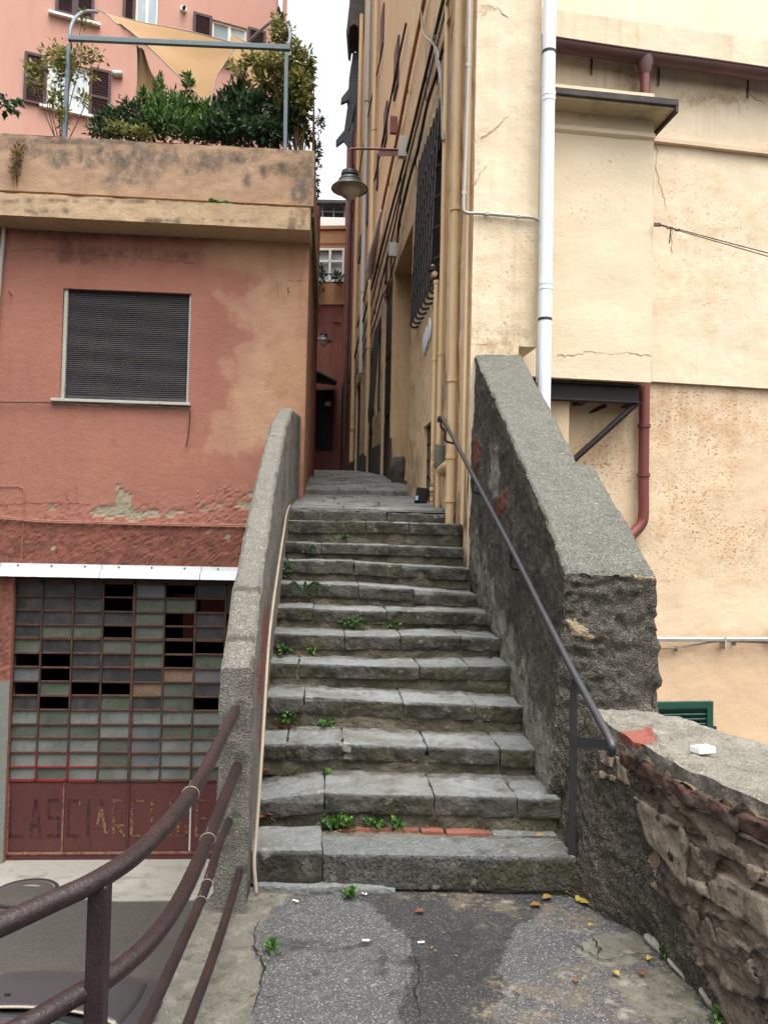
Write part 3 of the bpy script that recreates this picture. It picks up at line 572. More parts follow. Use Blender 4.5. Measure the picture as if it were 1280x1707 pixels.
def plant(name, label, cat, spec, base, lm, n, ll, lw, group=None, stems=5, sr=.01, parts=True, **kw):
    t = thing(name, label, cat, base, group)
    f = MB(); foliage(f, spec, n, ll, lw, **kw); f.build('foliage', lm, t)
    s = MB()
    for i in range(stems):
        b = random.choice(spec); q = Vector(b[0]) + Vector((random.uniform(-.5, .5)*b[1], random.uniform(-.5, .5)*b[2], random.uniform(-.3, .6)*b[3]))
        p0 = Vector(base)+Vector((random.uniform(-.04, .04), random.uniform(-.04, .04), 0)); m = p0.lerp(q, .5)+Vector((random.uniform(-.1, .1), random.uniform(-.1, .1), 0))*b[1]*2
        s.tube(smooth_path([p0, m, q], 4), [sr*(1-.07*j) for j in range(9)], 5)
    s.build('stem', m_stem, t)
    return t
# ------------------------------------------------------------------ PINK HOUSE behind the terrace
BP = Plane(colx(-150, 14.4), colx(480, 17.2))
ph = thing('pink_house', 'tall pink house with brown louvred shutters rising behind the terrace', 'house', BP.pt(0, ZROAD))
wins = []
def wrect(*a): r = rect(BP, *a); wins.append(r+(.12,)); return r
w1 = wrect((95, -70), (160, -60), (158, 36), (93, 26)); w2 = wrect((228, -60), (266, -52), (264, 57), (227, 48))
w3 = wrect((354, 32), (412, 47), (411, 110), (353, 96)); w4 = wrect((80, 100), (150, 112), (147, 192), (78, 178))
uPL, uPR = BP.uz(-420, 400)[0], BP.uz(478, 40)[0]
mb = MB(); wallgrid(mb, BP, uPL, uPR, ZROAD, 15.5, .6, wins)
q = lambda u, z, o: tuple(BP.pt(u, z, o))
mb.add([q(uPR, ZROAD, 0), q(uPR, ZROAD, -8), q(uPR, 15.5, -8), q(uPR, 15.5, 0)], [(0, 1, 2, 3)])
mb.build('wall', m_pink, ph)
m_sky = mat('bright_window_glass', (150, 168, 176), .08, [('n', 1.2, None, .4, .7, (206, 214, 218), .9)], spec=.8)
for r in wins:
    fr = MB(); t = .045
    for a, b, c, d in ((r[0]+.005, r[1]-.005, r[2]+.005, r[2]+t), (r[0]+.005, r[1]-.005, r[3]-t, r[3]-.005), (r[0]+.005, r[0]+t, r[2]+t, r[3]-t), (r[1]-t, r[1]-.005, r[2]+t, r[3]-t), ((r[0]+r[1])/2-.03, (r[0]+r[1])/2+.03, r[2]+t, r[3]-t)):
        fr.box(BP.pt(a, c, -.09), BP.u*(b-a), BP.n*.05, (0, 0, d-c))
    wo = fr.build('window', m_white, ph)
    gl = MB(); gl.box(BP.pt(r[0]+.02, r[2]+.02, -.08), BP.u*(r[1]-r[0]-.04), BP.n*.01, (0, 0, r[3]-r[2]-.04)); gl.build('pane', m_sky, wo)
    sl = MB(); sl.box(BP.pt(r[0]-.12, r[2]-.06, -.02), BP.u*(r[1]-r[0]+.24), BP.n*.12, (0, 0, .05)); sl.build('sill', m_white, wo)
def louvre(r, side):
    w = (r[1]-r[0])*.5 + .02; u0 = r[0]-w-.01 if side < 0 else r[1]+.01
    s = MB(); z0, z1 = r[2]-.02, r[3]+.02; zm = z0+(z1-z0)*.42; t = .055
    for a, b, c, d in ((0, t, z0, z1), (w-t, w, z0, z1), (t, w-t, z0, z0+t), (t, w-t, z1-t, z1), (t, w-t, zm-t/2, zm+t/2)): s.box(BP.pt(u0+a, c, .02), BP.u*(b-a), BP.n*.04, (0, 0, d-c))
    for c, d in ((z0+t, zm-t/2), (zm+t/2, z1-t)):
        n = max(3, int((d-c)/.05))
        for i in range(n):
            zz = c+(d-c)*i/n; s.prism([BP.pt(u0+t, zz, .022), BP.pt(u0+t, zz+.006, .02), BP.pt(u0+t, zz+.05, .045), BP.pt(u0+t, zz+.044, .05)], BP.u*(w-2*t))
    s.build('shutter', m_brown, ph)
for r, sd in ((w2, (-1,)), (w3, (-1, 1)), (w4, (-1, 1))):
    for k in sd: louvre(r, k)
c = MB(); zz = (w1[2], w1[3])
for k in (0, 1):
    a = w1[0]+(w1[1]-w1[0])*k/2; w = (w1[1]-w1[0])/2
    for (s0, s1, z0, z1) in ((0, .06, w1[2], w1[3]), (w-.06, w-.004, w1[2], w1[3]), (.06, w-.06, w1[2], w1[2]+.07), (.06, w-.06, w1[2]+.75, w1[2]+.82)): c.box(BP.pt(a+s0, z0, .0), BP.u*(s1-s0), BP.n*.05, (0, 0, z1-z0))
    for i in range(30):
        zt_ = w1[2]+.07+i*.05; c.prism([BP.pt(a+.06, zt_, .005), BP.pt(a+.06, zt_+.006, .003), BP.pt(a+.06, zt_+.05, .03), BP.pt(a+.06, zt_+.044, .035)], BP.u*(w-.12))
c.build('shutter', m_brown, ph, label='pair of closed brown shutters')
p = MB(); p.tube([BP.hit(466, -60)+BP.n*.09, BP.hit(466, 36)+BP.n*.09, BP.hit(464, 200)+BP.n*.09], .055, 10); p.build('downpipe', m_pvc, ph, smooth=True)
p = MB(); p.tube([BP.hit(188, 125)+BP.n*.04, BP.hit(202, 125)+BP.n*.04+BP.u*.02], .07, 12); p.build('vent', m_galv, ph)
p = MB(); c_ = BP.hit(306, 16); p.tube([c_, c_+BP.n*.05], .07, 14); p.tube([c_+BP.n*.05, c_+BP.n*.16-Vector((0, 0, .05))], .035, 10, 1); p.build('wall_spotlight', [m_white, m_black], ph)
# ------------------------------------------------------------------ TERRACE
dT = 9.42
pg = thing('pergola', 'grey steel pergola frame with curved arms on the terrace parapet', 'pergola', at(472, 245, 9.15))
B0, B1 = at(118, 64, 9.12), at(484, 80, 9.3)
m = MB(); dv = (B1-B0).normalized(); m.box(B0-Vector((0, .025, .03)), dv*(B1-B0).length, (0, .05, 0), (0, 0, .06)); m.build('beam', m_bluegrey, pg, bevel=.004)
for (t_, b_) in ((at(116, 70, 9.12), at(101, 224, 9.0)), (at(478, 84, 9.3), at(473, 246, 9.15))):
    m = MB(); w = .046; b2 = Vector((b_.x, t_.y, b_.z-.05)); m.box(b2-Vector((w/2, w/2, 0)), (w, 0, 0), (0, w, 0), t_-b2-Vector((0, 0, .035))); m.build('post', m_bluegrey, pg, bevel=.004)
for P_ in ([(117, 68, 9.12), (119, 45, 9.2), (128, 28, 9.5), (143, 19, 9.95), (162, 20, 10.6)], [(481, 76, 9.3), (484, 58, 9.5), (478, 40, 9.9), (462, 32, 10.4), (440, 46, 11.1), (412, 72, 11.9)]):
    m = MB(); m.tube(smooth_path([at(*p_) for p_ in P_], 5), .022, 8); m.build('arm', m_bluegrey, pg, smooth=True)
def sail(label, c4, sag, nm='shade_sail', edge=None):
    A = [Vector(x) for x in c4]; n = 14; V = []; Fc = []
    ctr = sum(A, Vector())/4
    for i in range(n+1):
        for j in range(n+1):
            s, t = i/n, j/n; p = A[0]*(1-s)*(1-t)+A[1]*s*(1-t)+A[2]*s*t+A[3]*(1-s)*t
            e = 1-(2*s-1)**2; g = 1-(2*t-1)**2
            p = p.lerp(ctr, .10*(e*(1-g)+g*(1-e))) - Vector((0, 0, sag*e*g)) + Vector((0, .03*math.sin(7*s+3*t), .02*math.sin(9*t+2*s)))
            V.append(tuple(p))
    for i in range(n):
        for j in range(n): Fc.append((i*(n+1)+j, (i+1)*(n+1)+j, (i+1)*(n+1)+j+1, i*(n+1)+j+1))
    m = MB(); m.add(V, Fc)
    rim = [V[i*(n+1)] for i in range(n+1)]+[V[n*(n+1)+j] for j in range(1, n+1)]+[V[i*(n+1)+n] for i in range(n-1, -1, -1)]+[V[j] for j in range(n-1, 0, -1)]
    m.tube([tuple(x) for x in rim+[rim[0]]], .009, 5, 1)
    o = m.build(nm, [m_sail, m_beigep], smooth=True, label=label, cat='shade sail', group='shade sails over the terrace')
    return o
sail('large tan shade sail stretched under the pergola beam', (at(162, 16, 10.9), at(396, 74, 10.4), at(352, 176, 9.75), at(206, 44, 10.0)), .06)
sail('narrow tan sail flap hanging beside the bright green shrub', (at(229, 76, 10.3), at(238, 84, 10.2), at(274, 168, 10.1), at(226, 172, 10.2)), .02)
sail('tan shade sail under the vines at the right end of the pergola', (at(386, 56, 11.2), at(474, 96, 10.6), at(440, 170, 10.3), at(366, 92, 10.5)), .10)
for (px, py, d, px2, py2, d2) in ((160, 20, 10.6, 166, 18, 10.7),):
    pass
# wire fence
wf = MB(); fp = Plane(colx(-40, 9.25), colx(150, 9.3))
for k in range(22):
    u = fp.uz(-40, 200)[0]+k*.068; zb_ = zp1-.02; wf.tube([fp.pt(u, zb_), fp.pt(u, zb_+.2), fp.pt(u+.034, zb_+.235), fp.pt(u+.068, zb_+.2)], .007, 4)
for h in (.06, .13, .19): wf.tube([fp.pt(fp.uz(-40, 200)[0]+.07*i, zp1-.02+h+.006*math.sin(i*2)) for i in range(22)], .006, 4)
wf.build('wire_fence', m_gateiron, label='low rusty wire mesh fence with looped top on the terrace parapet', cat='fence')
bz = lambda px, d: Vector((at(px, 230, d).x, d, zp0+.05))
plant('terrace_shrub', 'dark small-leaved shrub at the left end of the terrace hedge', 'shrub', [pb(185, 205, 9.7, 26, 24), pb(222, 196, 9.9, 30, 30), pb(165, 215, 9.6, 16, 14), pb(235, 220, 9.6, 30, 14), pb(255, 205, 9.8, 24, 26), pb(190, 225, 9.55, 40, 12)], bz(200, 9.7), m_lfD, 2500, .08, .03, 'shrubs along the terrace parapet')
plant('terrace_shrub', 'bright green upright shrub in the middle of the terrace hedge', 'shrub', [pb(295, 190, 9.8, 38, 32), pb(265, 195, 9.7, 25, 34), pb(335, 198, 9.8, 26, 30), pb(313, 145, 9.9, 7, 26), pb(266, 150, 9.9, 8, 24), pb(290, 212, 9.6, 50, 18), pb(345, 215, 9.7, 30, 20), pb(240, 165, 9.9, 8, 16), pb(325, 225, 9.6, 40, 10)], bz(300, 9.8), m_lfG, 3200, .095, .034, 'shrubs along the terrace parapet', up=.9)
plant('terrace_shrub', 'dark broad-leaved shrub at the right end of the terrace hedge', 'shrub', [pb(395, 175, 9.9, 32, 26), pb(430, 190, 9.8, 40, 36), pb(385, 210, 9.7, 40, 26), pb(450, 220, 9.6, 30, 22), pb(360, 190, 10, 22, 30), pb(485, 200, 9.6, 22, 40), pb(365, 222, 9.6, 40, 14), pb(420, 228, 9.6, 50, 12), pb(402, 158, 10, 20, 20)], bz(420, 9.8), m_lfD, 3600, .11, .05, 'shrubs along the terrace parapet', up=.2)
plant('low_plant', 'lime green low plant at the foot of the dark terrace shrub', 'plant', [pb(200, 218, 9.4, 26, 8), pb(240, 222, 9.45, 16, 7)], bz(205, 9.45), m_lfY, 260, .07, .04, stems=3)
plant('climbing_vine', 'sparse yellowish vine climbing the left pergola post', 'vine', [pb(100, 95, 9.25, 34, 20), pb(130, 90, 9.3, 30, 14), pb(72, 110, 9.3, 16, 10), pb(62, 140, 9.3, 20, 12), pb(160, 92, 9.3, 18, 9), pb(52, 112, 9.3, 18, 8), pb(150, 130, 9.3, 14, 8), pb(112, 105, 9.25, 30, 18), pb(108, 120, 9.2, 18, 26), pb(95, 160, 9.2, 16, 26), pb(138, 165, 9.3, 14, 14), pb(108, 195, 9.15, 12, 24), pb(140, 32, 9.9, 14, 12)], Vector((at(104, 220, 9.2).x, 9.2, zp1)), m_lfY, 1500, .07, .03, 'vines on the pergola', stems=11, sr=.008, shell=.2)
plant('climbing_vine', 'dense yellow-green vine falling over the right corner of the pergola', 'vine', [pb(470, 60, 9.9, 22, 26), pb(490, 100, 9.6, 18, 34), pb(497, 140, 9.5, 18, 36), pb(506, 175, 9.5, 14, 30), pb(455, 105, 9.6, 30, 18), pb(425, 105, 9.7, 26, 12), pb(445, 135, 9.7, 26, 18), pb(400, 118, 9.8, 20, 8), pb(515, 140, 9.9, 8, 40), pb(478, 130, 9.6, 20, 24), pb(512, 225, 9.6, 10, 16), pb(490, 170, 9.6, 18, 40), pb(500, 210, 9.6, 14, 30), pb(470, 170, 9.7, 18, 30), pb(512, 110, 9.7, 12, 36), pb(465, 35, 10, 12, 14)], Vector((at(500, 240, 9.5).x, 9.5, zp1)), m_lfY, 4200, .085, .036, 'vines on the pergola', stems=22, sr=.010, shell=.3, droop=.3)
plant('hanging_plant', 'thin green creeper hanging past the corner of the parapet', 'plant', [pb(530, 250, 10.6, 5, 40), pb(527, 310, 10.6, 4, 26), pb(534, 200, 10.6, 6, 20)], at(529, 236, 10.6), m_lfD, 190, .07, .035, stems=5, sr=.006, shell=.1, droop=.6)
plant('creeper_plant', 'ivy sprig hanging into view at the left edge above the terrace wall', 'plant', [pb(14, 174, 9.2, 18, 9), pb(4, 178, 9.2, 12, 8)], at(-20, 190, 9.2), m_lfD, 60, .10, .07, stems=4, sr=.007, up=-.2)
PPd = PP
plant('wall_weed', 'dry tuft growing out of the stained parapet near its left end', 'weed', [(PP.hit(30, 268)+PP.n*.05, .05, .05, .14), (PP.hit(36, 252)+PP.n*.05, .06, .05, .1), (PP.hit(28, 295)+PP.n*.04, .04, .04, .1)], PP.hit(30, 312), m_lfB, 130, .085, .018, stems=7, sr=.004, up=.5, shell=.1)
plant('wall_weed', 'small green weed rooted on the cornice ledge', 'weed', [(zs1.pt(zs1.uz(352, 330)[0], ztp+.03, -.05), .06, .03, .03), (zs1.pt(zs1.uz(374, 330)[0], ztp+.02, -.05), .06, .03, .025)], zs1.pt(zs1.uz(360, 330)[0], ztp, -.05), m_lfG, 90, .035, .025, stems=3, sr=.003)
# cables on the red facade
def wallcable(name, label, pl, pts, r, m, off=.02, cat='cable', clips=0, group=None, k=5, n=6):
    pa = smooth_path([pl.hit(*p)+pl.n*off for p in pts], k); c = MB(); c.tube(pa, r, n)
    for i in range(clips):
        p = pa[int((i+.5)/clips*(len(pa)-1))]; c.cbox(p-pl.n*off*.3+Vector((0, 0, -r*1.5)), .014, off*1.4, r*5, 0)
    return c.build(name, m, smooth=True, label=label, cat=cat, group=group, auto=40)
wallcable('wall_cable', 'brown cable running under the roller shutter and hanging down at its right', LF, [(-120, 660), (0, 671), (80, 672), (160, 677), (215, 676), (300, 682), (316, 682), (318, 692), (316, 720), (312, 745)], .007, m_cable, .04)
c = MB()
for o_, dz in ((.022, 0), (.024, -.018)): c.tube(smooth_path([LF.hit(*p)+LF.n*o_+Vector((0, 0, dz)) for p in ((-160, 853), (0, 862), (80, 868), (160, 870), (260, 873), (420, 876))], 5), .009, 6)
for i in range(14):
    p = LF.hit(-20+i*32, 862+i*1.1)+LF.n*.016; c.cbox(p-Vector((0, 0, .012)), .012, .03, .05)
c.build('wall_cable', m_rcable, smooth=True, label='pair of red painted cables clipped across the facade above the white flashing', cat='cable', auto=40)
wallcable('wall_pipe', 'grey pipe bending down the facade at the left edge under the cornice', LF, [(-60, 352), (-10, 360), (8, 374), (9, 400), (3, 470), (-8, 640), (-18, 930)], .022, m_galv, .05, 'pipe')
wallcable('wall_cable', 'thin red painted wire looping at the left edge above the cable pair', LF, [(-60, 812), (20, 811), (36, 813), (41, 822), (40, 870), (37, 935)], .005, m_rcable, .012)
for i, (px, py) in enumerate(((20, 492), (481, 486))):
    h = MB(); p = LF.hit(px, py); h.tube([p-LF.n*.01, p+LF.n*.06, p+LF.n*.07+Vector((0, 0, .025))], .006, 6); h.build('wall_hook', m_gateiron, label=('small rusty hook left of the roller shutter', 'small rusty hook on the beige patch right of the roller shutter')[i], cat='hook')
# ------------------------------------------------------------------ LOWER ROAD
r = MB(); n = 40
V, Fc = [], []
r.add([(-14, -6, ZROAD), (-.2, -6, ZROAD), (-.2, 9.6, ZROAD), (-14, 9.6, ZROAD)], [(0, 1, 2, 3)])
r.build('lower_road', m_road, kind='structure')
r = MB(); ed = [(-120, 1478), (-40, 1482), (0, 1486), (20, 1476), (95, 1478), (110, 1496), (200, 1502), (340, 1500), (420, 1500)]
top = [LF.pt(u, ZROAD+.012, -.1) for u in (LF.uz(460, 1430)[0], uL)]
P_ = [onz(x, y, ZROAD+.012) for x, y in ed] + [Vector((t.x, t.y, ZROAD+.012)) for t in top]
r.prism([(p.x, p.y, p.z) for p in P_], (0, 0, -.02)); r.build('concrete_apron', m_apron, kind='structure')
mc = onz(42, 1490, ZROAD); t = thing('manhole_cover', 'round iron manhole cover in the lower road before the gate', 'manhole cover', mc)
m = MB(); m.lathe((mc.x, mc.y, mc.z), [(.34, .004), (.34, .018), (.30, .018), (.30, .012)], 36); m.build('rim', m_black, t, smooth=True, auto=30)
m = MB(); m.lathe((mc.x, mc.y, mc.z), [(.30, .004), (.29, .015), (.20, .015), (.19, .012), (.05, .012), (0.001, .012)], 36); m.build('cover', m_road, t)
# ------------------------------------------------------------------ PARKED CAR (hood towards the gate)
m_car = mat('grey_car_paint', (76, 73, 75), .33, [('n', 40, None, .5, .75, (82, 78, 80), .5)], spec=.55, metal=.35)
m_glass = mat('car_glass', (46, 52, 58), .08, spec=.7); m_rub = mat('black_rubber', (24, 24, 25), .7); m_rim = mat('wheel_rim', (150, 150, 152), .35, metal=.7)
m_line = mat('pale_seal', (150, 142, 122), .5)
cxr, zr = -2.13, ZROAD
car = thing('parked_car', 'grey car parked below the railing, its hood towards the gate', 'car', (cxr, 3.9, zr))
def station(y):
    S = [(1.85, .70, .45, .80), (2.0, .80, .42, .90), (2.6, .84, .36, .93), (3.9, .85, .34, .94), (4.75, .85, .34, .93), (5.2, .83, .34, .86), (5.5, .78, .36, .76), (5.7, .66, .40, .64), (5.78, .50, .42, .55)]
    ys = [s[0] for s in S]; return [float(np.interp(y, ys, [s[k] for s in S])) for k in (1, 2, 3)]
ys = np.linspace(1.85, 5.78, 60); V = []; np_ = 13
for y in ys:
    w, zb_, zt_ = station(y); h = zt_-zb_
    half = [(w*.86, 0), (w*.97, h*.12), (w, h*.45), (w*.985, h*.78), (w*.95, h*.93), (w*.86, h*.99), (0, h*1.015)]
    for sx, pts in ((1, half[:-1]), (0, [half[-1]]), (-1, half[:-1][::-1])):
        for (a, b) in pts: V.append((cxr+(a*sx), y, zr+zb_+b))
m = MB(); Fc = [(i*np_+j, i*np_+j+1, (i+1)*np_+j+1, (i+1)*np_+j) for i in range(59) for j in range(np_-1)]
Fc += [tuple(range(np_)), tuple(59*np_+j for j in range(np_))[::-1]]
m.add(V, Fc); m.build('body', m_car, car, smooth=True, auto=35)
def hood(s, t):      # s -1..1 across, t 0 rear .. 1 front
    w = .62+.04*t*(1-t)*4-.05*t; y = 4.70+.09*(1-s*s)*(1-t) + t*.86 - .10*s*s*t
    wz, zb_, zt_ = station(y); return Vector((cxr+s*w, y, zr+zt_+.016+.035*(1-abs(s)**2.2)-.02*abs(s)**6-.10*max(0, t-.8)**2*5))
V = [tuple(hood(-1+2*i/24, j/16)) for i in range(25) for j in range(17)]
m = MB(); m.add(V, [(i*17+j, (i+1)*17+j, (i+1)*17+j+1, i*17+j+1) for i in range(24) for j in range(16)])
hd = m.build('hood', m_car, car, smooth=True); sm = hd.modifiers.new('thick', 'SOLIDIFY'); sm.thickness = .014; sm.offset = -1
for s in (-1, 1):
    m = MB(); m.tube([hood(s*1.012, j/12)-Vector((0, 0, .012)) for j in range(13)], .007, 5)
    m.build('hood_gap', m_rub, car)
m = MB(); m.tube([hood(-1+2*i/24, 0)+Vector((0, -.006, .0)) for i in range(25)], .008, 6); m.build('hood_seal', m_line, car)
m = MB(); V = []
for i in range(25):
    s = -1+2*i/24; p = hood(s, 0); V += [tuple(p+Vector((0, -.012, -.03))), tuple(p+Vector((0, -.07-.04*(1-s*s), -.035))), tuple(p+Vector((0, -.15-.05*(1-s*s), -.01)))]
m.add(V, [(i*3+j, (i+1)*3+j, (i+1)*3+j+1, i*3+j+1) for i in range(24) for j in range(2)]); m.build('cowl', m_rub, car)
def ws(s, t):
    b = hood(s*.97, 0)+Vector((0, -.13-.05*(1-s*s), -.012)); e = Vector((cxr+s*.56, 3.88+.06*(1-s*s), zr+1.43-.04*s*s)); return b.lerp(e, t)+Vector((0, 0, .05*math.sin(math.pi*t)))
V = [tuple(ws(-1+2*i/16, j/8)) for i in range(17) for j in range(9)]; m = MB()
m.add(V, [(i*9+j, (i+1)*9+j, (i+1)*9+j+1, i*9+j+1) for i in range(16) for j in range(8)]); m.build('windscreen', m_glass, car, smooth=True)
m = MB(); R_ = [(ws(-1+2*i/12, 1)) for i in range(13)]; V = []
for y, z in ((3.9, 1.44), (3.2, 1.50), (2.5, 1.46), (2.05, 1.36)):
    for i in range(13): s = -1+2*i/12; V.append((cxr+s*.57, y+(.06*(1-s*s) if y == 3.9 else 0), zr+z-.05*s*s))
m.add(V, [(r_*13+i, r_*13+i+1, (r_+1)*13+i+1, (r_+1)*13+i) for r_ in range(3) for i in range(12)]); m.build('roof', m_car, car, smooth=True)
m = MB()
for s in (-1, 1):
    m.add([(cxr+s*.57, 3.9, zr+1.385), (cxr+s*.57, 2.05, zr+1.31), (cxr+s*.80, 1.95, zr+.9), (cxr+s*.80, 4.55, zr+.93)], [(0, 1, 2, 3)])
m.add([(cxr-.57, 2.05, zr+1.31), (cxr+.57, 2.05, zr+1.31), (cxr+.74, 1.9, zr+.86), (cxr-.74, 1.9, zr+.86)], [(0, 1, 2, 3)])
m.build('side_window', m_glass, car)
for s, p0, p1 in ((-.75, (-.72, .05), (.05, .22)), (0, (.02, .03), (.78, .16))):
    m = MB(); a = ws(p0[0], .02)+Vector((0, 0, .02)); b = ws(p1[0], .12)+Vector((0, .0, .02)); m.tube([a, a.lerp(b, .5)+Vector((0, 0, .01)), b], .007, 6); m.build('wiper', m_rub, car)
for s in (-.42, .43):
    m = MB(); p = hood(s*.62, .20); m.cbox(p+Vector((0, 0, .006)), .035, .018, .014); m.build('washer_nozzle', m_rub, car, bevel=.003)
wh = None
for s in (-1, 1):
    for y in (2.55, 5.02):
        if wh is None:
            wh = MB(); c0 = (cxr+s*.76, y, zr+.30)
            prof = [(.17, -.09), (.26, -.095), (.30, -.06), (.30, .06), (.26, .095), (.17, .09)]
            V = []; n = 28
            for (r0, x0) in prof:
                for j in range(n): a = 2*math.pi*j/n; V.append((c0[0]+x0, c0[1]+r0*math.cos(a), c0[2]+r0*math.sin(a)))
            wh.add(V, [(i*n+j, i*n+(j+1) % n, (i+1)*n+(j+1) % n, (i+1)*n+j) for i in range(5) for j in range(n)])
            wo = wh.build('wheel', m_rub, car, smooth=True); rm = MB()
            rm.tube([(c0[0]-.07, c0[1], c0[2]), (c0[0]+.07, c0[1], c0[2])], .18, 24); ro = rm.build('rim', m_rim, wo); w0 = (s, y)
        else: dup(wo, car, ((s-w0[0])*.76, y-w0[1], 0))
# ------------------------------------------------------------------ RETAINING WALL under the path edge, railing
EDGE = [(-.62, 9.0), (-.70, 3.9), (-.775, 3.45), (-.735, 2.6), (-.70, 1.75), (-.80, 1.42), (-1.25, 1.0), (-1.9, .5), (-2.6, -.4), (-2.6, -3)]
rw = MB()
for (a, b) in zip(EDGE[1:-1], EDGE[2:]):
    A = Vector((a[0], a[1], 0)); Bv = Vector((b[0], b[1], 0)); n_ = max(1, int((Bv-A).length/.25)); 
    for i in range(n_):
        p = A.lerp(Bv, i/n_); q = A.lerp(Bv, (i+1)/n_); rw.add([(p.x, p.y, ZROAD-.1), (q.x, q.y, ZROAD-.1), (q.x, q.y, -.004), (p.x, p.y, -.004)], [(0, 1, 2, 3)])
        rw.add([(p.x, p.y, -.004), (q.x, q.y, -.004), (q.x+.3, q.y, -.012), (p.x+.3, p.y, -.012)], [(0, 1, 2, 3)])
rw.build('retaining_wall', m_conc, label='grey concrete retaining wall between the path and the lower road', cat='wall')
rl = thing('pipe_railing', 'rusty brown four-tube railing curving from the concrete pillar to the left', 'railing', onz(168, 1478, 0) if False else (onz(168, 1478, .885).x, onz(168, 1478, .885).y, 0))
TB = [(.885, [(-330, 1672), (-140, 1602), (-60, 1570), (0, 1543), (90, 1502), (165, 1466), (240, 1413), (310, 1335), (350, 1270), (398, 1172), (406, 1158)], .0225),
      (.64, [(-160, 1820), (20, 1722), (60, 1700), (120, 1664), (180, 1630), (250, 1570), (300, 1500), (340, 1415), (375, 1330), (400, 1268), (406, 1254)], .0225),
      (.405, [(150, 1900), (232, 1725), (260, 1668), (300, 1580), (340, 1488), (365, 1410), (386, 1360), (392, 1348)], .017),
      (.186, [(250, 1900), (300, 1745), (320, 1690), (350, 1610), (380, 1520), (401, 1447), (406, 1435)], .017)]
paths = []
for z, P_, r_ in TB:
    pa = smooth_path([onz(x, y, z) for x, y in P_], 6); paths.append((pa, r_)); m = MB(); m.tube(pa, r_, 16); m.build('rail', m_rust, rl, smooth=True)
po = onz(168, 1464, .885); m = MB(); m.box((po.x-.021, po.y-.021, -.05), (.042, 0, 0), (0, .042, 0), (0, 0, .925)); m.build('post', m_rust, rl, bevel=.004)
p2 = onz(-330, 1672, .885); m = MB(); m.box((p2.x-.021, p2.y-.021, -.05), (.042, 0, 0), (0, .042, 0), (0, 0, .925)); m.build('post', m_rust, rl, bevel=.004)
for (k, py) in ((0, 1325), (1, 1400), (2, 1474), (2, 1500), (1, 1340), (2, 1470)):
    pa, r_ = paths[k]; pp = topix([tuple(x) for x in pa]); i = int(np.argmin(abs(pp[:, 1]-py))); i = min(max(i, 1), len(pa)-2)
    T_ = (pa[i+1]-pa[i-1]).normalized(); a = T_.orthogonal().normalized(); b = T_.cross(a)
    if py in (1340, 1470): continue
    ring = [pa[i]+(a*math.cos(2*math.pi*j/20)+b*math.sin(2*math.pi*j/20))*(r_+.002)+T_*.006*math.sin(2*math.pi*j/20) for j in range(21)]
    m = MB(); m.tube(ring, .0018, 5); hp = max(ring, key=lambda v: v.z); m.tube([hp, hp+Vector((.005, -.003, .018))], .0016, 5); m.build('cable_tie', m_beigep, rl)
# ------------------------------------------------------------------ LEFT STAIR PARAPET
LX = lambda d: np.interp(d, [3.4, 5.35, 7.39, 9.25, 9.6], [-.560, -.745, -.905, -1.03, -1.05])
LZ = lambda d: np.interp(d, [3.4, 3.44, 3.56, 3.83, 4.85, 6.45, 7.6, 9.25, 9.4], [1.07, 1.105, 1.17, 1.38, 1.89, 2.60, 2.92, 3.12, 3.13])
P, Fc = lattice(170, 7, 60)
d = 3.4+P[:, 0]*5.86; x = LX(d)-.142*(1-P[:, 1]); zt_ = LZ(d); zb_ = np.interp(d, [3.4, 4.2, 9.3], [-.03, -.4, -2.2]); zb_ = np.where(P[:, 1] > .5, np.interp(d, [3.4, 7.4, 9.3], [-.03, 1.5, 1.9]), zb_)
zb_ = np.interp(d, [3.4, 3.7, 7.4, 9.3], [-.03, -.03, 1.4, 1.8])
z = zb_+(zt_-zb_)*P[:, 2]
edge = (P[:, 2] > .999)*((P[:, 1] < .001)|(P[:, 1] > .999)); z = z-edge*.012; x = x+edge*np.where(P[:, 1] < .5, .008, -.008)
V = np.stack([x, d, z], 1); N = vnormals(V, Fc)
topm = P[:, 2] > .99; coarse = ((d > 3.86) & (d < 6.1))
V = V+N*(fbm(V, 7, 4)*.007+np.where(coarse & topm, fbm(V, 40, 3)*.006, 0))[:, None]
pxy = topix(V); inner = P[:, 1] > .99
jo = np.zeros(len(V))
for j in (3.57, 3.84, 6.12): jo = np.maximum(jo, topm*sstep(.028, .0, abs(d-j-.01*np.sin(x*60))))
V[:, 2] -= jo*.008
mb = MB(); mb.add(V, Fc, 0, moss=inner*sstep(.4, .0, z-zb_)*.7, brick=inner*blobs([(440, 1130, 10, 70), (442, 1060, 8, 60), (436, 1220, 5, 40)], .5, 5, .3)(pxy, V)*sstep(.12, .3, zt_-z), dark=np.maximum(jo, np.maximum(inner*sstep(.0, .5, fbm(V*np.array([4, 4, .6]), 1, 3))*.5, (P[:, 0] < .005)*np.maximum(blobs([(404, 1175, 14, 10), (404, 1265, 16, 16), (392, 1358, 10, 8), (404, 1450, 18, 8)], .5, 12, .4)(pxy, V)*.9, sstep(.2, .6, fbm(V, 5, 3))*.4))))
lp = thing('stair_parapet', 'narrow grey concrete parapet with end pillar on the left of the steps', 'wall', (-.63, 3.4, 0))
mb.build('parapet', m_conc, lp, smooth=True, auto=40)
dn = MB(); D = [3.42, 4, 5, 6, 7, 8, 9.25]
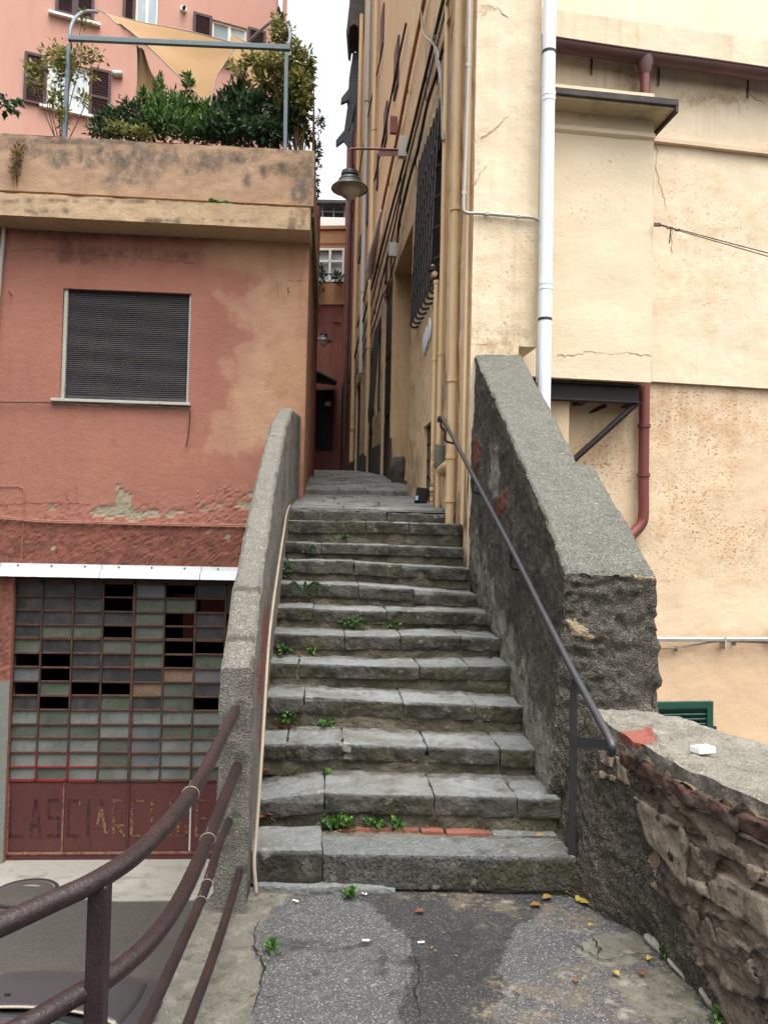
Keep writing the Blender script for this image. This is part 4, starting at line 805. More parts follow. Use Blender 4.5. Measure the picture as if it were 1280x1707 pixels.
for a, b in zip(D[:-1], D[1:]):
    for xx in (-.14,):
        za, zb2 = float(np.interp(a, [3.4, 3.7, 7.4, 9.3], [-.03, -.03, 1.4, 1.8]))+.03, float(np.interp(b, [3.4, 3.7, 7.4, 9.3], [-.03, -.03, 1.4, 1.8]))+.03
        dn.add([(LX(a)+xx, a, ZROAD-.1), (LX(b)+xx, b, ZROAD-.1), (LX(b)+xx, b, zb2), (LX(a)+xx, a, za)], [(0, 3, 2, 1)])
dn.build('footing', m_conc, lp)
LPi = Plane((float(LX(3.4))+.004, 3.4), (float(LX(9.25)), 9.25))
LPi.n = -LPi.n if LPi.n.x < 0 else LPi.n
def onparap(px, py, off):
    lo, hi = 3.36, 9.2
    for _ in range(40):
        m_ = (lo+hi)/2; q = topix([(float(LX(m_))+off, m_, 1.0)])[0]; 
        r_ = ray(px, py); t = m_/r_.y; xx = (E+r_*t).x
        if xx > float(LX(m_))+off: lo = m_
        else: hi = m_
    return E+ray(px, py)*(lo/ray(px, py).y)
pts = []
for (d_, h) in ((3.42, -.03), (3.44, .04), (3.52, .16), (3.66, .40), (3.9, .78), (4.3, 1.0), (5.0, 1.35), (6.0, 1.62), (6.8, 1.86), (7.3, 1.98)):
    pts.append((float(LX(d_))+.022, d_, h))
pc = [(428, 1492, 3.40), (424, 1440, 3.42), (427, 1395, 3.46), (437, 1250, 3.62), (447, 1085, 4.0), (455, 1010, 4.35), (462, 960, 4.75), (471, 900, 5.4), (478, 856, 6.3), (481, 842, 7.0)]
m = MB(); m.tube(smooth_path([(lambda q, d_: Vector((max(q.x, float(LX(d_))+.018), d_, q.z)))(at(x_, y_, d_), d_) for x_, y_, d_ in pc], 5), .0085, 8)
m.build('wall_conduit', m_beigep, smooth=True, label='beige conduit running down the inner side of the left parapet', cat='conduit')
# ------------------------------------------------------------------ PATH
def edgex(y):
    return np.interp(y, [-3, -.4, .5, 1.0, 1.42, 1.75, 2.6, 3.45, 3.9], [-2.6, -2.6, -1.9, -1.25, -.80, -.70, -.735, -.775, -.70])
ya = np.concatenate([np.linspace(-3, 1.6, 24), np.linspace(1.62, 2.4, 30), np.linspace(2.412, 3.95, 118)])
NX = 170; V = []
for y in ya:
    e0 = float(edgex(y)); xx = e0+(2.4-e0)*(np.linspace(0, 1, NX)**1.0); V.append(np.stack([xx, np.full(NX, y), np.zeros(NX)], 1))
V = np.concatenate(V); pxy = topix(np.where((V[:, 1] > .6)[:, None], V, np.array([0, .6, 0])))
A = {'dark': polymask([(598, 1492), (640, 1478), (690, 1470), (930, 1474), (905, 1510), (868, 1535), (850, 1570), (842, 1620), (826, 1680), (810, 1760), (664, 1760), (670, 1660), (688, 1600), (672, 1555), (635, 1525)], 13, 7)(pxy, V),
     'stain': blobs([(640, 1586, 18, 8), (636, 1612, 12, 18), (520, 1624, 12, 7), (450, 1660, 9, 5), (575, 1660, 7, 4), (610, 1575, 16, 5), (665, 1655, 12, 6), (470, 1570, 26, 9), (520, 1572, 34, 6), (1095, 1690, 20, 8), (870, 1660, 16, 10), (760, 1600, 60, 40), (545, 1480, 90, 8)], .9, 9, .4)(pxy, V),
     'dirt': blobs([(800, 1510, 44, 10), (760, 1497, 60, 6), (930, 1655, 80, 26), (870, 1690, 60, 24), (990, 1615, 60, 18), (1110, 1660, 80, 40), (1180, 1700, 60, 20), (930, 1530, 60, 16), (820, 1545, 20, 5)], 1.0, 6, .5)(pxy, V),
     'conc': np.maximum(polymask([(250, 1720), (330, 1500), (420, 1480), (494, 1487), (470, 1505), (432, 1535), (424, 1580), (440, 1615), (428, 1660), (416, 1720)], 9, 8)(pxy, V), np.maximum(polymask([(958, 1582), (1010, 1552), (1075, 1548), (1090, 1590), (1040, 1610), (1000, 1612)], 10, 8)(pxy, V), .75*polymask([(1010, 1640), (1060, 1600), (1150, 1640), (1190, 1720), (1120, 1720), (1050, 1680)], 26, 6)(pxy, V))),
     'white': blobs([(1020, 1668, 22, 7), (1040, 1690, 14, 8), (945, 1628, 14, 9), (975, 1552, 18, 6), (985, 1590, 16, 8), (845, 1505, 14, 3), (1000, 1690, 14, 5), (860, 1648, 10, 4), (640, 1560, 5, 3), (1055, 1640, 26, 5)], .8, 11, .3)(pxy, V),
     'moss': np.maximum(blobs([(450, 1560, 14, 40), (1150, 1700, 50, 14), (1080, 1620, 30, 14), (460, 1490, 40, 6), (1130, 1640, 30, 20)], .8, 8, .4)(pxy, V), 0)}
V[:, 2] = fbm(V, 2.2, 4)*.006 + fbm(V, 12, 2)*.002 + .006*A['dark'] + .012*A['conc']*sstep(-.2, -.7, V[:, 0])
mb = MB(); ny = len(ya); mb.add(V, [(i*NX+j, i*NX+j+1, (i+1)*NX+j+1, (i+1)*NX+j) for i in range(ny-1) for j in range(NX-1)], 0, **A)
mb.build('asphalt_path', m_asph, smooth=True, kind='structure')
g = MB(); g.add([(1.0, -20, ZROAD-.6), (40, -20, ZROAD-.6), (40, 40, ZROAD-.6), (1.0, 40, ZROAD-.6)], [(0, 1, 2, 3)]); g.build('courtyard_ground', m_road, kind='structure')
# ------------------------------------------------------------------ STEPS
ST = [((431, 1418), (538, 1417), (539, 1424), (946, 1429)), ((436, 1335), (540, 1322), (721, 1326), (920, 1331)), ((441, 1241), (571, 1238), (712, 1245), (888, 1251)), ((450, 1161), (535, 1160), (669, 1169), (855, 1178)), ((455, 1105), (640, 1110), (690, 1112), (835, 1110)), ((463, 1055), (575, 1059), (772, 1060), (817, 1064)), ((468, 1013), (592, 1014), (645, 1018), (797, 1021)), ((472, 972), (597, 975), (690, 982), (780, 991)), ((474, 934), (575, 935), (670, 941), (769, 947)), ((478, 902), (540, 906), (640, 908), (758, 913)), ((479, 867), (610, 869), (700, 872), (754, 874)), ((482, 850), (560, 851), (645, 854), (745, 858))]
JT = [(538,), (541, 724, 862), (477, 571, 712, 834), (507, 672, 792), (497, 700, 782), (575, 668, 768), (522, 645), (598, 690), (590, 668), (536, 650), (610, 682), (645,)]
STD = [3.65+.34*k for k in range(12)]
sc_ = thing('stone_staircase', 'worn grey stone steps climbing between the two parapets into the alley', 'stairs', (0.1, 3.65, 0))
stair_z = lambda d: np.interp(d, [3.65, 7.39], [.16, 1.93])
prevz = -.04
for k in range(12):
    d = STD[k]; xs_, ys_ = zip(*ST[k]); js = [xs_[0]-14]+list(JT[k])+[xs_[-1]+16]
    fy = lambda px: float(np.interp(px, xs_, ys_))
    res = .0125 if k < 4 else (.016 if k < 8 else .022); th = .155 if k == 0 else random.uniform(.085, .105)
    ztop = at(640, fy(640), d).z
    mb = MB()
    for bi, (a, b) in enumerate(zip(js[:-1], js[1:])):
        dj = d+random.uniform(-.012, .012); jz = random.uniform(-.004, .004)
        fl_, fr_ = at(a, fy(a), dj), at(b, fy(b), dj+random.uniform(-.008, .008)); g_ = .0015
        if k == 0: yy = fy(a+3 if bi else a); fl_ = at(a, 1424 if bi else 1418, dj); fr_ = at(b, 1429 if bi else 1417, dj)
        back = .40; sx = -.03
        fl_ = fl_+Vector((g_, 0, jz)); fr_ = fr_+Vector((-g_, 0, jz)); D_ = Vector((0, 0, -th-random.uniform(0, .012))); Bk = Vector((sx, back, random.uniform(.0, .008)))
        if k == 0: Bk = Vector((sx, .215 if bi else .30, .004))
        cut = lambda V, d=d, zt_=min(fl_.z, fr_.z): {'front': (V[:, 1] < d+.03)*sstep(.0, .02, zt_-V[:, 2]), 'moss': sstep(.03, .0, V[:, 2]-(prevz+.01))*sstep(-.1, .5, fbm(V, 5, 3)+.1)*.9+sstep(.6, .9, V[:, 0])*(V[:, 1] < d+.03)*.5, 'dirt': sstep(d+.20, d+.33, V[:, 1])*.7+sstep(.25, .6, fbm(V+3, 3, 3))*.35}  # front: riser faces coloured darker for weathering and for shade under overhead light
        c8 = [fl_+D_, fl_, fl_+Bk+D_, fl_+Bk, fr_+D_, fr_, fr_+Bk+D_, fr_+Bk]
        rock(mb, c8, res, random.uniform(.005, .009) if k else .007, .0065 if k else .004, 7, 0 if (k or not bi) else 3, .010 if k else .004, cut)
    # recessed lower riser and core
    l_, r_ = at(js[0], fy(js[0]), d), at(js[-1], fy(js[-1]), d); zb_ = prevz-.03
    o_ = Vector((0, .022, 0)); c8 = []
    for p in (l_, r_):
        for yy in (0, .44):
            for z_ in (zb_, p.z-(th*.55 if k else .03)): c8.append(Vector((p.x, p.y+yy, z_))+o_)
    rock(mb, c8, res*1.2, .01, .014, 8, 1, 0, lambda V: {'moss': sstep(.06, 0, V[:, 2]-prevz)*.6*sstep(-.2, .4, fbm(V, 4, 2))+sstep(.55, .9, V[:, 0])*.5})
    if k == 0:
        for (x0, x1, y0) in ((655, 700, 1380), (700, 742, 1383), (742, 822, 1386), (820, 930, 1390), (560, 655, 1379)):
            p, q = onz(x0+2, y0, ztop-.004), onz(x1-2, y0+.5, ztop-.004); B_ = Vector((-.01, .10, 0)); D_ = Vector((0, 0, -.05)); F_ = Vector((0, -.02, 0))
            rock(mb, [p+D_+F_, p+F_, p+D_+B_, p+B_, q+D_+F_, q+F_, q+D_+B_, q+B_], .014, .006, .006, 10, 2 if x0 < 800 else 0)
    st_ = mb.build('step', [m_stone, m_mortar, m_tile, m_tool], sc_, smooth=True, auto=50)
    if k == 0: st_['label'] = 'lowest step with tooled slab and red tile strip behind it'
    prevz = ztop
# low strip of worn stone under the first step
mb = MB(); p, q = onz(420, 1497, .0), onz(660, 1487, .0)
rock(mb, [Vector((p.x, 3.60, -.05)), Vector((p.x, 3.60, .045)), Vector((p.x, 3.72, -.05)), Vector((p.x, 3.72, .05)), Vector((q.x, 3.63, -.05)), Vector((q.x, 3.63, .03)), Vector((q.x, 3.72, -.05)), Vector((q.x, 3.72, .04))], .012, .01, .008, 8)
mb.build('footing_stone', m_stone, sc_, smooth=True, auto=50)
# ------------------------------------------------------------------ ALLEY PAVING
def alz(d): return np.interp(d, [7.3, 7.39, 10.38, 10.42, 14.4, 18.4, 22.7, 30], [1.925, 1.93, 2.235, 2.345, 2.86, 3.26, 3.64, 4.2])
AXL = lambda d: np.interp(d, [7.3, 9.25, 10.5, 24, 30], [-.97, -1.10, -1.3, -2.9, -3.4]); AXR = lambda d: np.interp(d, [7.3, 9.3, 10.4, 12, 24, 30], [.70, .48, .36, .30, -1.0, -1.4])
mb = MB(); dd = 7.52; row = 0
while dd < 23.5:
    L = random.uniform(.22, .38) if dd < 12 else random.uniform(.4, .7); nb = random.choice((2, 3)) if dd < 14 else 2; cuts = [0]+sorted(random.uniform(.2, .8) for _ in range(nb-1))+[1]
    if dd < 10.36 < dd+L: L = 10.36-dd
    for a, b in zip(cuts[:-1], cuts[1:]):
        P8 = []
        for t in (a, b):
            for y_ in (dd+.004, dd+L-.004):
                x_ = float(AXL(y_)+(AXR(y_)-AXL(y_))*t); zz = float(alz(y_)); P8 += [Vector((x_+(.004 if t == a else -.004), y_, zz-.09-(.06 if dd > 10.3 else 0))), Vector((x_+(.004 if t == a else -.004), y_, zz+random.uniform(-.006, .006)))]
        rock(mb, P8, .05 if dd < 11 else .12, .012, .010, 6, 0, .006, lambda V: {'dirt': sstep(0, .5, fbm(V, 3, 3))*.5})
    dd += L
    if abs(dd-10.36) < 1e-6: dd = 10.40
ya = np.linspace(7.42, 30, 100); V = []
for y in ya:
    for t in np.linspace(0, 1, 8): V.append((AXL(y)-.2+(AXR(y)-AXL(y)+.5)*t, y, alz(y)-.02))
mb.add(V, [(i*8+j, i*8+j+1, (i+1)*8+j+1, (i+1)*8+j) for i in range(99) for j in range(7)], 1)
mb.build('alley_pavement', [m_stone, m_mortar], smooth=True, auto=50, kind='structure')
# ------------------------------------------------------------------ RIGHT STAIR PARAPET
def rwx(d, top): return np.interp(d, [4.1, 6.95], [.972, .792]) if top else np.interp(d, [4.1, 5.35, 6.95], [.868, .80, .742])
rwz = lambda d: np.interp(d, [4.1, 4.5, 5.6, 6.95], [1.50, 1.79, 2.51, 3.36])
nu, nv, nw = 150, 34, 110
P, Fc = lattice(nu, nv, nw); u, v, w = P.T; d = 4.10+2.82*u
thk = np.where(d < 5.09, np.interp(d, [4.1, 5.09], [.475, .465]), np.interp(d, [5.09, 6.95], [.372, .425]))
zt_ = rwz(d)+.0*v; zb_ = np.where(v < .5, np.maximum(-.05, stair_z(d)-.3), -2.2)*1.0; zb_ = np.interp(v, [0, 1], [0, 1])*(-2.2)+(1-v)*np.maximum(-.05, stair_z(d)-.35)
z = zb_+(zt_-zb_)*w**.85; f = np.clip((z-0)/np.maximum(zt_, .1), 0, 1)
xi = rwx(d, False)+(rwx(d, True)-rwx(d, False))*f; xo = rwx(d, True)+thk+.04*(1-f)
y = d - .05*(1-f)*(u < .001)
V = np.stack([xi+(xo-xi)*v, y, z], 1); N = vnormals(V, Fc); pxy = topix(V)
inner = v < .001; topf = w > .999; near = u < .001
h = fbm(V, 5, 4)*.014+fbm(V, 22, 3)*.008
lay = fbm(V*np.array([2.5, 2.5, 9]), 2.2, 4); h = h+near*(lay*.016+fbm(V, 20, 3)*.012)
h = np.where(topf & ~near, fbm(V, 4, 3)*.008+fbm(V, 30, 2)*.005, h)
brk = np.maximum(polymask([(788, 790), (787, 755), (795, 724), (801, 745), (800, 770), (792, 785)], 3, 12)(pxy, V), polymask([(826, 862), (829, 832), (846, 812), (846, 838), (838, 862)], 3, 12)(pxy, V))*inner
h = h-brk*.012
ed = (topf & (inner | (v > .999) | near)) | (near & (inner | (v > .999)))
V = V+N*h[:, None]; V[:, 2] -= ed*(.012+.022*np.abs(fbm(V, 8, 3))); V[:, 0] += (topf & inner)*fbm(V, 9, 3)*.012; V[:, 0] += np.where(near & (v > .97), fbm(V, 9, 3)*.03, 0)
A = {'brick': brk, 'pale': inner*np.maximum(polymask([(816, 800), (815, 740), (829, 736), (833, 790), (828, 830), (818, 830)], 4, 10)(pxy, V), .75*capsules([(775, 900, 850, 1120, 22), (850, 1120, 930, 1350, 30)], .6, 5, .6)(pxy, V)),
     'dark': np.maximum(inner*.6*capsules([(800, 680, 930, 960, 26), (860, 930, 960, 1120, 34)], .7, 4, .6)(pxy, V), inner*.8*blobs([(800, 880, 6, 60), (860, 1000, 14, 60)], .7, 6, .5)(pxy, V)),
     'moss': inner*.7*sstep(.30, .05, z-stair_z(d)+.1)+near*.15,
     'cream': near*np.maximum(polymask([(944, 1036), (962, 1034), (985, 1060), (975, 1070), (948, 1055)], 6, 9)(pxy, V), polymask([(1030, 956), (1098, 948), (1098, 966), (1070, 966)], 5, 12)(pxy, V))}
Q = np.array(Fc); tf = topf[Q].all(1) & True
mi = [1 if t else 0 for t in tf]
sp = thing('stair_parapet', 'massive roughcast parapet with broad grey sloping top on the right of the steps', 'wall', (1.1, 5.4, 0))
mb = MB(); mb.add(V, Fc, 0, **A); mb.m = mi; mb.build('parapet', [m_rc, m_cap], sp, smooth=True, auto=60)
# ------------------------------------------------------------------ LOW RUBBLE WALL
bx_ = lambda d: np.interp(d, [.6, 1.2, 2.2, 2.64, 2.886, 3.2, 3.35, 3.5, 3.65, 4.2], [1.77, 1.53, 1.26, 1.205, 1.185, 1.155, 1.10, .99, .905, .88])
tx_ = lambda d: np.interp(d, [.6, 1.2, 2.0, 2.63, 3.05, 3.6, 3.9, 4.2], [2.0, 1.80, 1.52, 1.31, 1.175, 1.10, 1.09, 1.07])
ox_ = lambda d: np.interp(d, [.6, 1.2, 2.63, 3.37, 3.97, 4.2], [2.7, 2.5, 1.96, 1.69, 1.46, 1.42])
ZL = .735
nu, nv, nw = 250, 14, 74; P, Fc = lattice(nu, nv, nw); u, v, w = P.T; d = .7+3.46*u**.75
z = -.06+(ZL+.06)*w; f = np.clip(z/ZL, 0, 1)
xi = bx_(d)+(tx_(d)-bx_(d))*f**1.15; V = np.stack([xi+(ox_(d)-xi)*v, d, z-(v > .5)*(1-w)*2.2*(v-.5)*2], 1)
pxy = topix(V); N = vnormals(V, Fc); inner = v < .001
rough = sstep(16, -16, pxy[:, 0]-(1040+(pxy[:, 1]-1250)*.33)+fbm(V, 6, 3)*30)
S = V*np.array([1.8, 3.2, 7.6])+fbm(V, 4, 2)[:, None]*.35; d1, gp, idd = cells(S, 1.0)
S2 = V*np.array([4, 9, 17])+fbm(V, 7, 2)[:, None]*.4; e1, gp2, id2 = cells(S2, 1.0)
st_h = sstep(0, .18, gp)*(.020+.030*idd)+sstep(0, .2, gp2)*.008*id2+fbm(V*np.array([1, 1, 2.4]), 9, 4)*.014+fbm(V, 34, 2)*.005-.022
h = np.where(inner, (1-rough)*st_h+rough*(fbm(V, 5, 4)*.016+fbm(V, 30, 3)*.009), fbm(V, 6, 3)*.01)
V = V+N*h[:, None]
rwl = thing('rubble_wall', 'low crumbling rubble wall with brick course and flat coping on the right', 'wall', (1.4, 2.8, 0))
A = {'gap': inner*(1-rough)*np.maximum(sstep(.15, .02, gp), .5*sstep(.1, .0, gp2)), 'rough': inner*rough, 'tone': inner*idd}
mb = MB(); mb.add(V, Fc, 0, **A); mb.m = [1 if r_ > .5 else 0 for r_ in (inner*rough)[np.array(Fc)].mean(1)]; mb.build('rubble', [m_rstone, m_rough], rwl, smooth=True, auto=70)
# coping
nu, nv, nw = 200, 44, 3; P, Fc = lattice(nu, nv, nw); u, v, w = P.T; d = .7+3.43*u**.8
x0 = tx_(d)+.012+.02*fbm(np.stack([d*0, d, d*0], 1), 6, 3); V = np.stack([x0+(ox_(d)+.02-x0)*v, d, ZL-.01+.055*w+.02*(1-v)*0], 1); N = vnormals(V, Fc)
pxy = topix(V); red = polymask([(1030, 1222), (1080, 1216), (1094, 1232), (1070, 1246), (1040, 1244)], 5, 12)(pxy, V)
crk = capsules([(1020, 1200, 1080, 1215, 2.2), (1080, 1215, 1100, 1240, 2.2), (1090, 1240, 1130, 1275, 2.0)], .5, 14, .5)(pxy, V)
V = V+N*(fbm(V, 4, 4)*.016+fbm(V, 20, 3)*.008-crk*.014)[:, None]
mb = MB(); mb.add(V, Fc, 0, red=red); mb.build('coping', m_lowcap, rwl, smooth=True, auto=60)
# bricks under the coping, big flat stones in the face
dd = 3.52
while dd > 1.5:
    L = random.uniform(.15, .24); a, b = dd, dd-L; mb = MB(); P8 = []
    for q_ in (a-.006, b+.006):
        xx = float(tx_(q_))-.022+random.uniform(-.012, .008)
        for s_ in (0, .12):
            for z_ in (ZL-.075, ZL-.008): P8.append(Vector((xx+s_, q_, z_+random.uniform(-.008, .006))))
    rock(mb, P8, .012, .010, .010, 12, 0, .014); mb.build('brick', m_brick, rwl, smooth=True, auto=60); dd -= L
def onface(px, py, off=0.0):
    r = ray(px, py); lo, hi = .8, 4.4
    def g(t):
        p = E+r*(t/r.y); f = min(max(p.z/ZL, 0), 1); return p.x-(float(bx_(t))+(float(tx_(t))-float(bx_(t)))*f**1.15-off)
    for _ in range(40):
        m_ = (lo+hi)/2
        if g(m_) < 0: lo = m_
        else: hi = m_
    return E+r*(lo/r.y)
for q4, mm in (([(1056, 1325), (1146, 1384), (1147, 1478), (1084, 1402)], m_fstone), ([(1180, 1443), (1310, 1516), (1310, 1582), (1190, 1502)], m_fstone), ([(1001, 1248), (1025, 1255), (1023, 1278), (1004, 1272)], m_fstone), ([(1029, 1258), (1047, 1272), (1051, 1311), (1033, 1298)], m_fstone), ([(1001, 1283), (1028, 1294), (1027, 1302), (1004, 1298)], m_fstone),
               ([(1174, 1376), (1238, 1414), (1247, 1446), (1186, 1416)], m_rstone), ([(1152, 1404), (1172, 1420), (1183, 1462), (1163, 1448)], m_rstone), ([(1250, 1440), (1300, 1462), (1300, 1490), (1254, 1465)], m_fstone), ([(1150, 1462), (1180, 1480), (1188, 1500), (1156, 1478)], m_fstone), ([(1150, 1510), (1186, 1530), (1210, 1600), (1165, 1570)], m_rstone), ([(1196, 1540), (1260, 1590), (1268, 1640), (1205, 1600)], m_rstone)):
    P_ = [onface(x, y, .004) for x, y in q4]; B_ = Vector((.10, .02, 0)); F_ = Vector((-.016, -.003, 0)); tl, tr, br, bl = P_
    mb = MB(); rock(mb, [bl+F_, tl+F_, bl+B_, tl+B_, br+F_, tr+F_, br+B_, tr+B_], .010, .007, .012, 9, 0, .016); mb.build('stone', mm, rwl, smooth=True, auto=60)
for i, (px, py, a, b) in enumerate(((1104, 1573, .05, .028), (1119, 1582, .06, .03), (1143, 1614, .05, .025), (1197, 1640, .10, .04), (1228, 1684, .09, .035))):
    p = onz(px-(10 if i < 3 else 24), py+8, 0.0)+Vector((0, 0, .012)); t_ = Vector((.35, -.95, -.15)).normalized()*a; s_ = Vector((.02, .012, 0)); w_ = Vector((-.01, .02, b*.55)); mb = MB()
    rock(mb, [p-t_-w_-s_, p-t_+w_-s_, p-t_-w_+s_, p-t_+w_+s_, p+t_-w_-s_, p+t_+w_-s_, p+t_-w_+s_, p+t_+w_+s_], .010, .018, .008, 12)
    mb.build('loose_stone', m_pale, smooth=True, auto=60, cat='stone', group='pale stones at the foot of the rubble wall',
             label=('small pale stone nearest the concrete patch at the rubble wall foot', 'second pale stone leaning at the rubble wall foot beside the concrete patch', 'smallest separate pale stone between the two pairs along the rubble wall foot', 'longest pale stone lying along the rubble wall foot', 'pale stone nearest the viewer at the rubble wall foot')[i])
# ------------------------------------------------------------------ HANDRAIL
HP = Plane(colx(733, 7.3), colx(955, 3.72)); hr = thing('handrail', 'dark iron handrail on brackets along the right parapet of the steps', 'handrail', HP.hit(955, 1440))
pa = smooth_path([HP.hit(*p) for p in ((731, 702), (735, 696), (752, 724), (800, 815), (858, 926), (905, 1021), (955, 1120), (1000, 1203), (1014, 1230), (1020, 1245), (1017, 1257))], 6)
m = MB(); m.tube(pa, [.0175]*len(pa), 12); m.build('rail', m_iron, hr, smooth=True, auto=40)
pt, pq = HP.hit(957, 1122), at(951, 1448, 3.74); m = MB(); m.box((pt.x-.018, pt.y-.01, pq.z-.03), (.033, 0, 0), (0, .02, 0), (pq.x-pt.x+.0, 0, 0) if False else (0, 0, pt.z-pq.z)); m.build('post', m_iron, hr, bevel=.003)
a, b = Vector((pt.x-.024, pt.y-.014, at(955, 1232, 3.7).z)), HP.hit(1016, 1243); m = MB(); dv = b-a; m.box(a-Vector((0, 0, .02)), dv, (0, .01, 0), (0, 0, .042)); m.build('tie_bar', m_iron, hr, bevel=.002)
for (px, py) in ((742, 716), (788, 796), (851, 917), (735, 700)):
    p = HP.hit(px, py); dz = .11 if px != 735 else .08; wl = Vector((.10 if px != 735 else .02, .05, -.015)); m = MB(); m.tube(smooth_path([p, p+Vector((0, .0, -dz*.8)), p+Vector((.015, 0, -dz)), p+Vector((.03, .01, -dz-.005)), p+Vector((0, 0, -dz))+wl], 4), .011, 8); m.build('bracket', m_black, hr, smooth=True)
# ------------------------------------------------------------------ WEEDS, LEAVES, LITTER
def stepz(py_hint, px): return None
def surf(px, py):
    """height of the walking surface seen at a pixel"""
    best = onz(px, py, .01)
    for k in range(12):
        d = STD[k]; xs_, ys_ = zip(*ST[k]); zt_ = at(px, float(np.interp(px, xs_, ys_)), d).z; q = onz(px, py, zt_+.004)
        if d-.01 <= q.y <= d+.345: return q
        q2 = at(px, py, d-.006)
        z0 = 0 if k == 0 else at(px, float(np.interp(px, *zip(*ST[k-1]))), STD[k-1]).z
        if z0 <= q2.z <= zt_: return q2
    return best
WD = [(565, 1372, 32, 12, 'green weed mat behind the first step edge left of the tiles', 300), (632, 1374, 11, 7, 'small weed tuft over the red tiles left of centre', 40), (662, 1375, 12, 9, 'weed tuft growing between the middle red tiles', 45), (612, 1372, 6, 5, 'tiny weed sprout between two tufts on the tile strip', 20), (478, 1198, 15, 10, 'leafy weed at the left wall on the third step', 70), (545, 1206, 14, 6, 'flat weed in the corner of the fourth riser', 50), (588, 1038, 26, 9, 'wide weed clump at the foot of the seventh riser', 120), (655, 1042, 14, 7, 'faint weed patch right of the wide clump', 40), (476, 946, 11, 13, 'dark ivy-like weed against the left parapet high on the steps', 90), (574, 896, 8, 4, 'small bright weed near the top of the steps', 36), (522, 914, 6, 6, 'weed sprig left of a stone joint near the top', 26), (472, 1083, 14, 7, 'weed among dead leaves at the left wall midway up', 50), (520, 1086, 10, 4, 'sparse weed midway up right of the dead leaves', 24), (582, 1492, 9, 8, 'weed at the foot of the lowest riser', 50), (455, 1581, 8, 9, 'weed in the asphalt crack beside the concrete strip', 40), (518, 994, 8, 6, 'small weed under the fern', 30), (543, 1290, 8, 4, 'tiny weed in the joint of the second step', 18), (1110, 1594, 8, 7, 'small weed by the pale stones at the rubble wall', 26), (1200, 1700, 16, 12, 'broad-leaved weed at the bottom edge by the rubble wall', 30), (480, 1084, 5, 3, 'weed tip beside the conduit midway up', 12)]
for (px, py, rx, ry, lab, n) in WD:
    p = surf(px, py+ry*.6); k = p.y/FPX; t = thing('weed', lab, 'weed', p, 'weeds growing in the steps and path'); f = MB()
    foliage(f, [(p+Vector((0, .01, ry*k*.7)), rx*k, min(.05, rx*k), ry*k)], n, .026 if n < 100 else .022, .02, up=.6, shell=.2); f.build('foliage', m_lfG, t)
    s_ = MB()
    for i in range(max(3, n//12)): q = p+Vector((random.uniform(-.8, .8)*rx*k, random.uniform(-.02, .02), 0)); s_.tube([q, q+Vector((random.uniform(-.01, .01), 0, ry*k*random.uniform(.6, 1.4)))], .0014, 4)
    s_.build('stem', m_lfG, t)
fp_ = surf(505, 990); fe = thing('fern', 'arching fern rooted on the left of the eighth step', 'fern', fp_); f = MB()
for a in (-.3, .0, .25, .6, 2.6, 3.0, 1.2):
    L = random.uniform(.12, .20)*(1 if a < 1 else .6); pts_ = [fp_+Vector((math.cos(a)*L*t, -.03-.02*t, .07*math.sin(t*2.6)+.02*t)) for t in np.linspace(0, 1, 12)]; f.tube(pts_, .0016, 4, tint=.3)
    for i in range(2, 12):
        for s_ in (-1, 1): f.leaf(pts_[i], Vector((math.cos(a)*.5, -.3, s_*.9-.2)), (0, -1, .4), .045*(1.1-i/13), .011, 0, tint=random.uniform(.2, .7))
f.build('frond', m_lfD, fe)
LV = [(893, 1511, 'yellow leaf on the asphalt before the right end of the first step', .5, .030), (968, 1500, 'yellow leaf lying at the handrail foot', .9, .04), (960, 1488, 'orange-red leaf in the corner below the handrail post', .1, .045), (976, 1507, 'pale yellow leaf nearest the roughcast wall base', .8, .032), (900, 1395, 'yellow-green leaf on the right end of the first step', .7, .03), (912, 1498, 'dull yellow leaf left of the handrail foot', .6, .03), (985, 1545, 'small yellow leaf on the mortar patch', .8, .025), (1082, 1600, 'thin yellow leaf by the wall foot', .9, .03), (1026, 1625, 'narrow yellowish leaf on the open asphalt at right', .9, .028), (440, 1363, 'brown leaf at the left end of the first tread', .1, .05), (446, 1360, 'rust leaf among the crumbs by the left parapet', .0, .04), (455, 1215, 'brown leaf beside the leafy weed on the third step', .05, .04), (470, 1213, 'russet leaf under the leafy weed', .1, .035), (500, 966, 'brown leaf high on the steps near the fern', .1, .035), (515, 967, 'dull orange leaf right of another near the fern', .2, .035), (490, 1003, 'brown leaf below the fern', .05, .03), (468, 1093, 'russet leaf midway up at the left wall', .1, .035), (500, 1094, 'long brown leaf midway up beside the weeds', .05, .04), (1070, 1624, 'dark orange leaf on the concrete patch', .1, .03), (700, 1522, 'crumpled brown leaf on the dark asphalt patch', .15, .035), (443, 1286, 'dry leaf at the left end of the second tread', .1, .035), (960, 1636, 'orange scrap of leaf beside a pale spot of concrete', .2, .025)]
